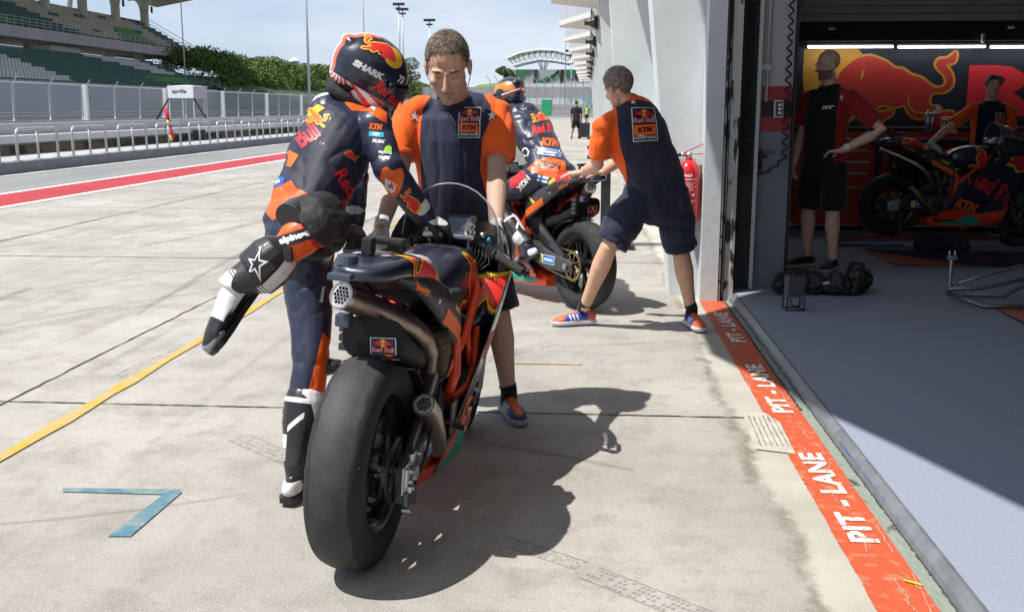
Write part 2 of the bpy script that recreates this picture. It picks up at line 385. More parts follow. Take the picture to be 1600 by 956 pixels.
m_blue = mat('faded_blue_paint', (.07, .17, .22), .75, c2=(.2, .25, .25), vs=14, thr=(.42, .66))
m_dark = mat('joint_sealant', (.045, .042, .04), .8, var=.3, vs=20)
m_orange = mat('orange_kerb_paint', (.5, .085, .032), .62, c2=(.5, .2, .11), vs=19, thr=(.53, .7), bump=.25, bs=60)
m_cem0 = mat('bare_cement', (.4, .36, .28), .85); m_lett = mat('worn_white_lettering', (.78, .77, .74), .7, c2=(.68, .2, .1), vs=48, thr=(.57, .63))
m_mint = mat('mint_sealer', (.23, .265, .225), .7, c2=(.07, .065, .055), vs=13, thr=(.6, .68), bump=.6, bs=30, stretch=(1, .5, 1))
m_trim = mat('grey_metal_trim', (.2, .22, .24), .45, metal=.3, var=.2, vs=12, bump=.1)
m_gfl = mat('garage_floor', (.25, .28, .35), .75, var=.12, vs=160, bump=.05, bs=200)
ground = sheet('ground', -600, 600, -60, 1500, -.02, mat('verge_ground', (.19, .19, .17), .95, var=.2, vs=.05))
sheet('pit_lane_apron', -8.66, 1.1, -12, 230, 0, m_conc)
sheet('fast_lane', -12.95, -8.66, -12, 400, 0.0, m_asph)
sheet('red_lane_stripe', -10.02, -8.72, -12, 400, .004, m_redp)
sheet('white_lane_line', -8.78, -8.62, -12, 400, .008, m_white)
sheet('white_lane_line', -10.14, -10.0, -12, 400, .008, m_white)
sheet('white_lane_line', -12.75, -12.62, -12, 400, .008, m_white)
sheet('race_track', -44, -17, -20, 500, -.005, m_asph)
def jag(x0, y0, x1, y1, w_, n, amp, name, m, z=.004):
    b = MB(); vs = []; d = V((x1-x0, y1-y0, 0)).normalized(); q = V((-d.y, d.x, 0))
    for i in range(n+1):
        c = V((x0, y0, z)).lerp(V((x1, y1, z)), i/n)+q*random.uniform(-amp, amp); ww = w_*random.uniform(.45, 1.2)/2; vs += [c+q*ww, c-q*ww]
    b.add(vs, [(2*i, 2*i+1, 2*i+3, 2*i+2) for i in range(n)]); return struct(b.build(name, m, fix=False))
jag(-8.6, 4.79, .8, 4.77, .014, 240, .003, 'paving_joint', m_dark)
for yj in (9.78, 14.8, 19.8, 24.8, 34.8, 44.8, 54.8): jag(-8.6, yj, .85, yj, .02, 60, .004, 'paving_joint', m_dark)
jag(-2.93, -4, -2.8, 40, .014, 500, .006, 'paving_joint', m_dark); jag(-6.5, -4, -6.5, 60, .02, 300, .006, 'paving_joint', m_dark)
jag(-2.452, -4, -2.452, 90, .074, 400, .0012, 'yellow_line', m_yel, .006)
b = MB(); b.add([(-2.02, 3.64, .004), (-1.56, 3.655, .004), (-1.535, 3.62, .004), (-1.575, 3.6, .004), (-2.0, 3.6, .004)], [(0, 1, 2, 3, 4)][:1]); b.add([(-1.6, 3.6, .0045), (-1.54, 3.62, .0045), (-1.555, 3.21, .0045), (-1.635, 3.205, .0045)], [(0, 3, 2, 1)])
struct(b.build('blue_corner_mark', m_blue, fix=False))
jag(-1.15, 4.68, -.93, 4.74, .02, 8, .002, 'yellow_tape_mark', m_yel, .005); jag(-.42, 5.75, -.02, 5.75, .022, 10, .002, 'yellow_tape_mark', m_yel, .005)
m_tyre_mark = mat('rubber_mark', (.14, .135, .13), .9, alpha=.36); m_smear = mat('rubber_smear', (.2, .19, .18), .9, alpha=.22)
def tread(x0, y0, x1, y1, w_, bend=0.0, dash=.018):
    b = MB(); a = V((x0, y0, .003)); c = V((x1, y1, .003)); d = (c-a); Ln = d.length; d.normalize(); q = V((-d.y, d.x, 0)); n = int(Ln/dash)
    for i in range(n):
        t = i/n; p = a+d*(t*Ln)+q*(bend*math.sin(t*math.pi))
        for u in (-.42, -.18, .06, .3):
            if random.random() < .2+.5*abs(t-.5): continue
            s0 = q*(u*w_); s1 = q*((u+.13)*w_); b.add([p+s0, p+s1+d*dash*.25, p+s1+d*dash*.8, p+s0+d*dash*.55], [(0, 1, 2, 3)])
    for u in (-.5, .5): b.add([a+q*(u*w_), a+q*(u*w_+.006), c+q*(u*w_+.006), c+q*(u*w_)], [(0, 1, 2, 3)])
    return struct(b.build('tyre_mark', m_tyre_mark, fix=False))
tread(-1.55, 4.3, -.95, 3.78, .11); tread(-1.3, 4.45, -1.05, 4.2, .05); tread(-2.52, 5.25, -2.42, 5.95, .17, .04)
tread(.02, 3.05, .62, 2.55, .1); tread(.0, 3.1, -.3, 3.3, .07); tread(-3.9, 6.2, -3.3, 7.4, .14); tread(-1.9, 7.2, -1.6, 8.3, .12, .05); tread(-.75, 5.6, -.2, 6.3, .1); tread(-5.2, 5.8, -5.9, 9, .2)
def arc(x, y, a0, ln, k, w_, i):
    b = MB(); vs = []; p = V((x, y, .0022+i*.00008)); a = a0; n = 40
    for j in range(n+1):
        q = V((-math.sin(a), math.cos(a), 0)); ww = w_*(.4+.6*math.sin(math.pi*min(1, j/n*1.02)))*random.uniform(.75, 1.1)/2; vs += [p+q*ww, p-q*ww]; p = p+V((math.cos(a), math.sin(a), 0))*(ln/n); a += k*ln/n
    b.add(vs, [(2*j, 2*j+1, 2*j+3, 2*j+2) for j in range(n)]); struct(b.build('skid_mark', m_smear, fix=False))
random.seed(31)
for i, (x, y, a0, ln, k, w_) in enumerate(((-7.5, 8.5, .9, 7, .09, .05), (-7.2, 9.2, .85, 8, .07, .04), (-5.8, 6.4, .7, 4.5, .16, .03), (-5.6, 6.2, .75, 5, .14, .025), (-4.5, 5.4, 1.2, 5, -.1, .04), (-6.5, 12, .4, 6, .12, .06), (-3.2, 8.0, .3, 3.0, .1, .05), (-4.9, 10, 1.3, 6, .04, .08), (-1.9, 9, 1.4, 8, .03, .06), (-8, 14, 1.1, 9, .03, .09), (-2.4, 3.2, .2, 1.2, .3, .03), (-6.9, 7.0, .5, 3.8, .2, .03), (-.3, 2.3, 2.9, 1.4, .1, .025), (-1.3, 6.3, 1.0, 2.2, .2, .04), (.2, 4.0, 2.6, .8, .3, .05), (-.2, 6.2, .2, .8, .1, .03))): arc(x, y, a0, ln, k, w_, i)
random.seed(11)
for k in range(16):
    x = random.uniform(-7.5, -.6); y = random.uniform(5, 24); l = random.uniform(1.2, 5); jag(x, y, x+random.uniform(-.5, .5), y+l, random.uniform(.03, .12), 14, .02, 'rubber_smear', m_smear, .002+.0001*k)
# painted kerb strip with its lettering
b = MB(); vs = []; random.seed(17); n = 900; xo = 0
for i in range(n+1):
    y = -4+11.8*i/n; xo = xo*.8+random.uniform(-.0011, .0011); chip = random.uniform(.006, .016) if random.random() < .035 else 0; vs += [(.866+xo+chip, y, .004), (1.05+xo*.6-(chip if random.random() < .3 else 0), y, .004)]
b.add(vs, [(2*i, 2*i+1, 2*i+3, 2*i+2) for i in range(n)]); struct(b.build('orange_kerb_stripe', m_orange, fix=False))
jag(1.099, -4, 1.099, 7.85, .008, 900, .003, 'dirt_line', m_dark, .007); jag(1.052, 4.9, 1.054, 7.8, .014, 300, .005, 'dirt_line', m_dark, .0068)
for i in range(26): y = random.uniform(2.6, 7.6); x = .868+random.uniform(0, .17); jag(x, y, x+random.uniform(-.02, .03), y+random.uniform(.05, .3), .003, 10, .004, 'paint_crack', m_cem0, .0072)
sheet('mint_sealer_strip', 1.05, 1.1, -4, 7.85, .003, m_mint)
b = MB(); b.prism([(1.1, 0), (1.146, .0), (1.146, .06), (1.132, .062), (1.106, .03)], -4, 7.95, lambda x, y, z: (x, z, y)); struct(b.build('threshold_trim', m_trim))
t2 = fitted(text2('PIT - LANE', .035, 0, 1, 1, 1.05), .92, .098)
flat('kerb_lettering', t2, m_lett, frame((.958, 3.80, .0075), (0, 1, 0), (-1, 0, 0)))['kind'] = 'structure'
t2b = fitted(text2('PIT - LANE', .035, 0, 1, 1, 1.05), .95, .098)
flat('kerb_lettering', t2b, m_lett, frame((.962, 5.33, .0075), (0, 1, 0), (-1, 0, 0)))['kind'] = 'structure'
flat('kerb_lettering', t2b, m_lett, frame((.965, 6.86, .0075), (0, 1, 0), (-1, 0, 0)))['kind'] = 'structure'
flat('kerb_lettering', t2b, m_lett, frame((.955, 2.25, .0075), (0, 1, 0), (-1, 0, 0)))['kind'] = 'structure'
b = MB(); b.add([(.74, 4.3, .006), (.9, 4.25, .006), (.915, 4.7, .006), (.87, 4.85, .006), (.76, 4.83, .006)], [(0, 1, 2, 3, 4)])
m_cem = mat('smooth_cement', (.44, .42, .36), .8, var=.15, vs=10, bump=.4, bs=25); struct(b.build('cement_patch', m_cem, fix=False))
for i in range(6): jag(.77+.024*i, 4.34, .785+.022*i, 4.8, .004, 12, .001, 'cement_score', m_dark, .0068)
b = MB(); b.add([(1.0, 3.05, .009), (1.045, 3.02, .009), (1.047, 3.035, .009), (1.0, 3.065, .009)], [(0, 1, 2, 3)]); struct(b.build('yellow_tape_mark', mat('yellow_tape', (.75, .5, .03), .5), fix=False))
jag(1.112, 3.45, 1.106, 4.35, .006, 16, .002, 'blue_tape_line', mat('blue_tape', (.03, .06, .3), .5), .0335)

# ---- garage: floor, roof, walls, pier
GF = .06
sheet('garage_floor', 1.146, 12, -4, 13.4, GF, m_gfl)
m_navyf = mat('navy_floor_vinyl', (.02, .03, .07), .5); m_orf = mat('orange_floor_vinyl', (.42, .09, .03), .5, var=.15)
def fpoly(name, px, m, z):
    b = MB(); vs = [G(x, y, GF)+V((0, 0, z)) for x, y in px]; b.add(vs, [tuple(range(len(vs)))]); return struct(b.build(name, m, fix=False))
fpoly('floor_decal', [(1347, 390), (1620, 394), (1680, 419), (1398, 416)], m_dark, .003); fpoly('floor_decal', [(1350, 391), (1524, 416), (1399, 414.5)], m_orf, .0055)
fpoly('floor_decal', [(1362, 391.5), (1620, 395), (1680, 418), (1530, 416)], m_navyf, .0075)
fpoly('floor_decal', [(1546, 479), (1640, 484), (1700, 560)], m_dark, .003); fpoly('floor_decal', [(1551, 480), (1640, 487), (1700, 553)], m_orf, .005)
fpoly('floor_decal', [(1310, 368), (1620, 372), (1620, 376), (1318, 373.5)], m_orf, .004)
m_wallw = mat('painted_render', (.6, .64, .65), .8, var=.07, vs=1.6, bump=.15, bs=9)
m_pierb = mat('scuffed_render', (.52, .555, .575), .8, c2=(.4, .42, .43), vs=5, thr=(.62, .7), bump=.2, bs=12)
m_int = mat('interior_wall', (.6, .62, .63), .8, var=.06); m_blk = mat('matt_black', (.012, .012, .014), .6); m_stl = mat('steel', (.5, .5, .5), .35, metal=1)
b = MB(); b.box((6.6, 4.3, 3.32), (10.9, 18.2, .2)); struct(b.build('garage_ceiling', m_int))
b = MB(); b.box((6.6, 13.3, 1.64), (10.8, .15, 3.16)); struct(b.build('garage_back_wall', m_blk))
b = MB(); b.box((12.0, 4.6, 1.64), (.15, 17.2, 3.16)); struct(b.build('garage_side_wall', m_int))
b = MB(); b.box((6.6, -4.1, 1.64), (10.8, .15, 3.16)); struct(b.build('garage_side_wall', m_int))
bl = empty('pit_building', (0, 0, 0), 0, 'pale grey pit building with leaning wall fins and overhanging boxes along the garages', 'building')
PER = 12.0
def fin(Y):
    b = MB(); b.prism([(.66, -.02), (1.3, -.02), (1.3, 5.6), (.02, 5.6), (.3, 4.2), (.46, 2.3), (.58, 1.1)], Y, Y+.5, lambda x, y, z: (x, z, y)); return b.build('wall_fin', m_wallw, bl)
for k in range(14): fin(8.06+PER*k)
for k in range(1, 13):
    b = MB(); b.box((1.4, 8.5+PER*k-6, 2.75), (.25, 11.4, 5.5)); b.build('wall', m_wallw, bl)
m_soff = mat('soffit', (.62, .6, .56), .8, var=.06); m_box = mat('cladding_grey', (.42, .44, .47), .6, var=.05, vs=.7)
for k in range(-1, 14):
    o = PER*k; b = MB(); CAN = [(x+(.38 if k > 0 and x < 1.2 else 0), y+o) for x, y in ((.3, 8.55), (-.889, 7.075), (-1.9, 5.8), (-1.906, 4.684), (-1.791, 4.365), (-1.617, 3.902), (-1.501, 3.288), (-1.323, 2.849), (-1.072, 2.171), (-.5, .2), (1.25, -1.0), (1.25, 9.7))]  # plan traced back from the shadow edges; later bays shifted to shape fin shade
    b.prism(CAN, 5.5, 5.72); b.build('canopy_soffit', m_soff, bl)
    b = MB(); b.prism([(x+.03, y) for x, y in CAN], 5.72, 8.4); b.build('balcony_box', m_box, bl)
b = MB(); b.box((6.3, 76, 9), (10, 172, 6.4)); b.box((3.2, 90, 3), (3.3, 140, 6)); b.build('upper_floors', m_box, bl)
b = MB(); b.box((1.28, 2.0, 4.45), (.3, 11.6, 2.05)); b.build('door_header', m_wallw, bl)
m_loud = mat('black_plastic', (.02, .02, .022), .4)
for k in range(1, 10):
    t = empty('loudspeaker', (.05, 8+PER*k, 5.1), 0, nth(k-1)+' black loudspeaker from the near end under the canopies', 'loudspeaker', 'loudspeakers under the canopy')
    b = MB(); b.lathe([(-.28, .12), (-.1, .12), (.02, .2), (.28, .3), (.26, .26), (0, .1)], (0, 0, -.15), 'X', 14); b.build('horn', m_loud, t, True); b = MB(); b.box((.0, 0, .2), (.05, .08, .4)); b.build('bracket', m_loud, t)
# door corner: post, rail, peeling column
b = MB(); b.prism([(.868, 7.8), (1.0, 7.8), (1.0, 8.05), (.868, 8.05)], 0.0, 4); b.build('corner_post', m_pierb, bl)
m_peel = mat('peeling_plaster', (.42, .44, .42), .9, c2=(.035, .035, .03), vs=7, thr=(.56, .6), bump=.8, bs=14, stretch=(2.2, 2.2, .7))
b = MB(); b.box((1.085, 7.99, 1.95), (.07, .3, 3.9)); b.build('peeling_column', m_peel, bl)
b = MB(); b.box((1.012, 7.83, 1.95), (.012, .05, 3.9)); b.box((1.04, 7.86, 1.95), (.008, .03, 3.9)); b.build('door_rail', mat('worn_rail', (.35, .34, .32), .5, metal=.6, c2=(.05, .04, .04), vs=9), bl)
b = MB(); b.box((1.028, 8.0, 1.95), (.04, .25, 3.9)); b.box((1.2, 8.1, 1.95), (.14, .1, 3.9)); b.build('door_channel', m_blk, bl)
# partition end wall with painted bands
pw = empty('partition_wall', (1.4, 8.15, 0), 0, 'garage partition end with white top, red and black bands and blue grey foot', 'wall')
zz = [atY(1230, y, 8.15).z for y in (135, 158, 183, 206)]; x0, x1 = -.19, .155
def band(z0, z1, m, nm): b = MB(); b.box(((x0+x1)/2, .2, (z0+z1)/2), (x1-x0, .4, z1-z0)); return b.build(nm, m, pw)
m_bred = mat('red_band_paint', (.33, .03, .03), .6); m_bgr = mat('blue_grey_paint', (.17, .2, .23), .7, var=.08, vs=4)
band(zz[0], 3.2, mat('off_white_paint', (.42, .43, .45), .7, var=.08, vs=3), 'upper_panel'); band(zz[1], zz[0], m_bred, 'red_band'); band(zz[2], zz[1], m_blk, 'black_band'); band(zz[3], zz[2], m_bred, 'red_band'); band(0.0, zz[3], m_bgr, 'lower_panel')
b = MB(); b.box((.165, .17, 1.6), (.018, .44, 3.2)); b.build('edge_trim', m_blk, pw)
m_pipe = mat('grey_pipe', (.45, .46, .46), .5)
cp = empty('conduit_pipe', (1.34, 8.13, 0), 0, 'pale grey conduit pipes running down the partition to the socket', 'pipe')
for xx, z0 in ((-.035, 1.12), (.015, 1.5)): b = MB(); b.tube([(xx, -.012, z0), (xx, -.012, 3.15)], .013, 8); b.build('pipe', m_pipe, cp, True)
b = MB(); b.box((-.01, -.014, 1.76), (.11, .03, .05), bev=.006); b.build('clamp', m_pipe, cp)
so = empty('wall_socket', (1.45, 8.14, (zz[1]+zz[2])/2), 0, 'grey framed wall socket with white plugs on the black band', 'socket'); b = MB(); b.box((0, -.018, 0), (.075, .035, .135), bev=.008); b.build('frame', m_pipe, so); b = MB(); b.box((0, -.038, 0), (.045, .012, .105)); b.build('recess', m_blk, so)
for i in (-1, 0, 1): b = MB(); b.box((.004, -.046, i*.03), (.024, .014, .02), bev=.004); b.build('plug', m_white, so)
def coil(name, x, y, ztop, zbot, r, turns, label, hook=False):
    pts = []
    for i in range(int(turns*10)+1):
        a = i/10*2*math.pi; f_ = i/(turns*10); pts.append((x+r*math.cos(a)*(1+.2*math.sin(f_*9)), y+r*.5*math.sin(a), ztop+(zbot-ztop)*f_))
    if hook:
        for i in range(1, 50): a = i/10*2*math.pi; f_ = i/49; pts.append((x+r*math.cos(a)*.8-.3*f_*(1 if f_ < .9 else .98), y+r*.5*math.sin(a), zbot-.1*math.sin(f_*math.pi*.85)-.04*f_))
    b = MB(); b.tube(pts, .0075, 6); o = b.build(name, m_blk, None, True); return tag(o, label, 'hose')
coil('coiled_hose', 1.2, 7.97, 3.1, .95, .03, 44, 'tight black coiled air hose hanging beside the peeling column')
coil('coiled_hose', 1.505, 8.08, 3.1, 1.08, .02, 26, 'loose wavy black hose on the partition curling back at its end', True)
tp = empty('air_valve', (1.33, 8.14, 1.08), 0, 'small air valve with green lever hung low on the partition', 'valve'); b = MB(); b.tube([(0, -.02, .06), (0, -.02, -.1)], .013, 8); b.tube([(0, -.03, .0), (.05, -.03, .01)], .009, 8); b.build('valve_body', m_loud, tp, True); b = MB(); b.box((.06, -.03, .04), (.1, .012, .015)); b.build('lever', mat('green_lever', (.02, .1, .07), .5), tp)

# garage interior dressing
bn = empty('team_banner', (4.5, 12.9, 0), 0, 'long navy wall banner with a charging red bull before a yellow sun and red letters', 'banner')
bw0 = atY(1245, 75, 12.9); bz = bw0.z; b = MB(); b.box(((bw0.x+12)/2-4.5, .02, (bz+.3)/2), (12-bw0.x, .04, bz-.3)); bo = b.build('banner_sheet', mat('banner_navy', (.006, .008, .018), .6), bn)
m_bred2 = mat('banner_red', (.4, .02, .01), .6, var=.05); m_byel = mat('banner_yellow', (.5, .22, .012), .6, var=.04); m_red = mat('logo_red', (.6, .02, .025), .5)
def bpt(x, y): p = atY(1200+x*.2511, y*.2511, 12.9); return (p.x-4.5, p.z)
def frompx(u, v): return bpt(u*850+750, 550-v*850)
def bfl(nm, loops, m, k, smooth=0):
    return flat(nm, poly2(loops, smooth), m, frame((0, -.003*k, 0), (1, 0, 0), (0, 0, 1)), bn)
outl = [frompx(u, v) for u, v in BULL]
sunpts = [bpt(*p) for p in [(225, 305), (560, 305), (590, 340), (600, 500), (545, 735), (455, 812), (330, 800), (240, 700), (215, 500)]]
bfl('sun_disc', [sunpts], m_byel, 1); bfl('bull_outline', [grow(catmull(outl, 3), .028)], m_byel, 2); bfl('bull_emblem', [outl], m_bred2, 3, 3)
for pts in ([(575, 470), (585, 440), (600, 438), (598, 465), (583, 495), (573, 498)], [(570, 580), (590, 640), (640, 625), (612, 640), (625, 690), (600, 655), (578, 640)], [(700, 655), (640, 690), (632, 730), (660, 700), (712, 660)], [(868, 590), (876, 590), (878, 650), (905, 690), (975, 705), (1000, 690), (1003, 697), (975, 715), (900, 700), (866, 655)]):
    bfl('emblem_detail', [[bpt(*p) for p in pts]], m_byel, 4)
q0 = bpt(1252, 426); q1 = bpt(1470, 650); hh = (q0[1]-q1[1])
for w_, dx_, wd_ in (('Red', 1.1, 2.2), ('Bull', 3.7, 2.5)): flat('banner_letters', xf(fitted(text2(w_, .03), wd_, hh*1.45), 1, 1, 0, q0[0]+dx_, (q0[1]+q1[1])/2-.06), m_red, frame((0, -.004, 0), (1, 0, 0), (0, 0, 1)), bn)
m_strip = mat('light_strip', (1, 1, 1), .5, emit=(.85, .93, 1, 14))
b = MB(); b.box((6.4, 12.75, bz+.42), (9.6, .2, .72)); tag(b.build('header_board', m_blk), 'black header board running above the light strips over the banner', 'board')
for i, (a_, c_) in enumerate(((1262, 1394), (1403, 1538), (1547, 1690))):
    p = atY(a_, 74, 12.7); q = atY(c_, 74, 12.7); t = empty('light_strip', ((p.x+q.x)/2, 12.68, p.z), 0, ['white light strip above the yellow sun of the banner', 'white light strip above the hind part of the painted bull', 'white light strip above the red banner letters'][i], 'light', 'light strips above the banner')
    b = MB(); b.box((0, 0, .0), (q.x-p.x, .03, .022)); b.build('tube', m_strip, t); b = MB(); b.box((0, .03, .02), (q.x-p.x+.04, .05, .03)); b.build('housing', m_blk, t)
b = MB()
for i in range(12): b.box((5.2, 10.0, 2.2+.072*i), (6.6, .03+.01*(i % 2), .066))
sh0 = atY(1400, 34, 10.0).z; 
b2 = MB()
for i in range(14): b2.box((5.0, 10.0, sh0+.035+.07*i), (6.9, .03, .064), bev=.008)
tag(b2.build('roller_shutter', mat('shutter_slats', (.2, .2, .19), .5, metal=.3, var=.1, vs=3)), 'grey slatted roller shutter let part way down above the garage', 'shutter')
for (cx_, cy_) in ((1300, 45), (1580, 43), (1536, 60)):
    p = atY(cx_, cy_, 12.6); b = MB(); b.box(p, (.07, .03, .03) if cy_ != 60 else (.03, .03, .1), bev=.006); tag(b.build('header_clip', m_pipe), {45: 'white clip on the black header above the bald man', 43: 'white clip at the right end of the black header', 60: 'upright white clip low on the header above the tail'}[cy_], 'clip')
# tool cabinets
m_cab = mat('cabinet_red', (.5, .055, .02), .45, coat=.2, var=.05); m_hand = mat('brushed_handle', (.5, .5, .5), .4, metal=.8)
def cabinet(x, label, txt):
    t = empty('tool_cabinet', (x, 12.35, GF), 0, label, 'cabinet', 'red tool cabinets along the banner'); b = MB(); b.box((0, 0, .6), (.86, .5, 1.08), bev=.01); o = b.build('carcass', m_cab, t)
    b = MB(); b.box((0, 0, 1.16), (.9, .54, .04), bev=.005); b.build('worktop', m_blk, t)
    for i, z in enumerate((1.03, .9, .77, .64, .48)):
        d = MB(); d.box((0, -.256, z-.02), (.8, .014, .115 if i < 4 else .14), bev=.004); dr = d.build('drawer', m_cab, t); h = MB(); h.box((0, -.272, z+.02), (.72, .018, .022), bev=.004); h.build('handle', m_hand, dr)
    if txt: flat('lettering', fitted(text2('Beta', .05), .3, .12), m_blk, frame((-.16, -.264, .33), (1, 0, 0), (0, 0, 1)), t)
    for sx in (-1, 1):
        w_ = MB(); w_.lathe([(-.02, .0), (-.02, .05), (.02, .05), (.02, 0)], (sx*.34, -.18, .05), 'X', 14); w_.build('caster', m_blk, t, True)
p = atY(1300, 250, 12.1).x
cabinet(p+.05, 'red tool cabinet with silver handles behind the bald man', True); cabinet(p+1.12, 'red tool cabinet behind the rear wheel of the garage motorcycle', False); cabinet(p+2.1, 'red tool cabinet hidden mostly behind the fairing of the garage motorcycle', False)
m_can = mat('can_silver', (.45, .46, .47), .3, metal=.7); m_rcan = mat('can_red', (.55, .03, .03), .4)
for i, (x_, y_, h_, lb) in enumerate(((1448, 208, .26, 'tall silver spray can left of the red and white bottle'), (1456, 208, .25, 'second silver spray can touching the red and white bottle'))):
    p = atY(x_, y_, 11.95); t = empty('spray_can', (p.x, 11.95, p.z), 0, lb, 'can', 'spray cans on the cabinets'); b = MB(); b.lathe([(0, 0), (0, .033), (h_*.82, .033), (h_*.88, .02), (h_*.88, 0)], (0, 0, 0), 'Z', 16); b.build('can_body', m_can, t, True); b = MB(); b.lathe([(h_*.86, .014), (h_, .014), (h_, 0)], (0, 0, 0), 'Z', 12); b.build('cap', m_white, t, True)
p = atY(1463, 208, 11.9); t = empty('squeeze_bottle', (p.x, 11.9, p.z), 0, 'red and white squeeze bottle beside the silver cans', 'bottle'); b = MB(); b.lathe([(0, 0), (0, .036), (.2, .036), (.25, .015), (.25, 0)], (0, 0, 0), 'Z', 16); b.build('bottle_body', m_rcan, t, True); b = MB(); b.lathe([(.21, .037), (.3, .012), (.31, .0)], (0, 0, 0), 'Z', 16); b.build('nozzle', m_white, t, True)
p = atY(1480, 208, 12.0); t = empty('parts_box', (p.x, 12.05, p.z), 0, 'white printed carton behind the squeeze bottle', 'box'); b = MB(); b.box((0, 0, .09), (.2, .14, .18), bev=.004); b.build('carton', m_white, t); flat('lettering', fitted(text2('TRAC', .04), .16, .06), m_blk, frame((0, -.073, .11), (1, 0, 0), (0, 0, 1)), t)
b = MB(); bx = atY(1470, 214, 12.0); b.box((bx.x, 12.1, bx.z-.05), (1.5, .5, .05), bev=.006); tag(b.build('work_shelf', m_blk), 'black shelf board behind the garage motorcycle holding cans', 'shelf')

# ============================================================ left side
m_cw = mat('weathered_concrete', (.36, .36, .36), .85, var=.13, vs=1.2, bump=.3, bs=9); m_cwd = mat('pit_wall_foot_concrete', (.19, .2, .22), .85, var=.12, vs=1.5)
b = MB(); b.box((-13.25, 90, .125), (.3, 220, .25)); tag(b.build('low_wall', m_cwd), 'low dark concrete wall with railing hoops along the fast lane', 'wall')
b = MB(); b.box((-14.1, 90, .13), (1.38, 220, .24)); struct(b.build('pit_wall_walkway', m_cw))
m_galv = mat('galvanised_tube', (.42, .44, .46), .4, metal=.5, var=.08, vs=10)
hoopn = 0
def hoop(y0, y1, label):
    ym = (y0+y1)/2; t = empty('hoop_rail', (-13.22, ym, .25), 0, label, 'railing', 'galvanised hoop rails on the low wall'); hy = (y1-y0)/2; b = MB()
    b.tube([(0, -hy, 0), (0, -hy, .62), (0, -hy+.04, .7), (0, -hy+.12, .735), (0, hy-.12, .735), (0, hy-.04, .7), (0, hy, .62), (0, hy, 0)], .036, 8); b.build('hoop', m_galv, t, True)
    b = MB(); b.tube([(0, 0, 0), (0, 0, .72)], .03, 8); b.build('middle_post', m_galv, t, True)
    for yy in (-hy, 0, hy): b = MB(); b.box((0, yy, .01), (.14, .14, .02)); b.build('foot_plate', m_galv, t)
    return t
k = 0; y = 20.5; names = ['first', 'second', 'third', 'fourth', 'fifth', 'sixth', 'seventh', 'eighth', 'ninth', 'tenth', 'eleventh', 'twelfth', 'thirteenth', 'fourteenth']
while y < 110:
    hoop(y, y+1.85, nth(k)+' galvanised hoop rail on the low wall counting from the near end'); k += 1; y += 2.62
b = MB(); b.box((-16, 100, .5), (.35, 240, 1.08)); pwall = tag(b.build('pit_wall', m_cw), 'long weathered concrete pit wall behind the hoop rails', 'wall')
b = MB(); b.box((-15.5, 100, .64), (.5, 240, .2)); tag(b.build('wall_bench', mat('pale_bench_paint', (.5, .51, .52), .7, var=.08, vs=2)), 'long pale bench ledge fixed to the pit wall', 'bench')
b = MB(); b.box((-15.78, 75, .33), (.06, 140, .22)); tag(b.build('kick_board', mat('dark_boards', (.07, .065, .06), .8, c2=(.25, .2, .15), vs=1.3)), 'dark stained kick board running under the pit wall bench', 'board')
# debris fence across the track
b = MB(); b.box((-35, 170, .33), (.4, 360, .66)); tag(b.build('track_wall', m_cw), 'concrete wall under the debris fence across the track', 'wall')
m_mesh = mat('fence_mesh', (.3, .32, .35), .6, alpha=.55); m_postw = mat('white_post', (.62, .64, .66), .5)
def fence_panel(y0, y1, label):
    t = empty('debris_fence', (-35, (y0+y1)/2, .66), 0, label, 'fence', 'debris fence panels across the track'); hy = (y1-y0)/2-.06
    b = MB(); b.tube([(0, -hy, 0), (0, -hy, 2.25), (0, -hy+.12, 2.36), (0, hy-.12, 2.36), (0, hy, 2.25), (0, hy, 0), ], .07, 6, closed=True); b.build('frame', m_galv, t, True)
    b = MB(); b.add([(0, -hy, 0), (0, hy, 0), (0, hy, 2.34), (0, -hy, 2.34)], [(0, 1, 2, 3)]); b.build('mesh', m_mesh, t)
    b = MB(); b.box((0, 0, .35), (.04, 2*hy, .05)); b.box((0, 0, .55), (.04, 2*hy, .05)); b.build('cross_rail', m_galv, t)
    b = MB(); b.tube([(0, -hy, 2.3), (.35, -hy+.0, 2.75)], .035, 6); b.build('outrigger', m_galv, t)
yy = 56.9; i = 0
while yy < 250:
    fence_panel(yy, yy+4.35, nth(i)+' grey debris fence section from the near end'+(' before the seats' if yy < 84 else ' before the hedge bank')); yy += 4.35; i += 1
    if i % 3 == 0:
        b = MB(); b.box((-34.9, yy+.3, 1.85), (.3, .3, 2.5)); tag(b.build('white_post', m_postw), nth(i//3-1)+' thick white post from the near end of the debris fence', 'post', 'white posts of the debris fence'); yy += .6
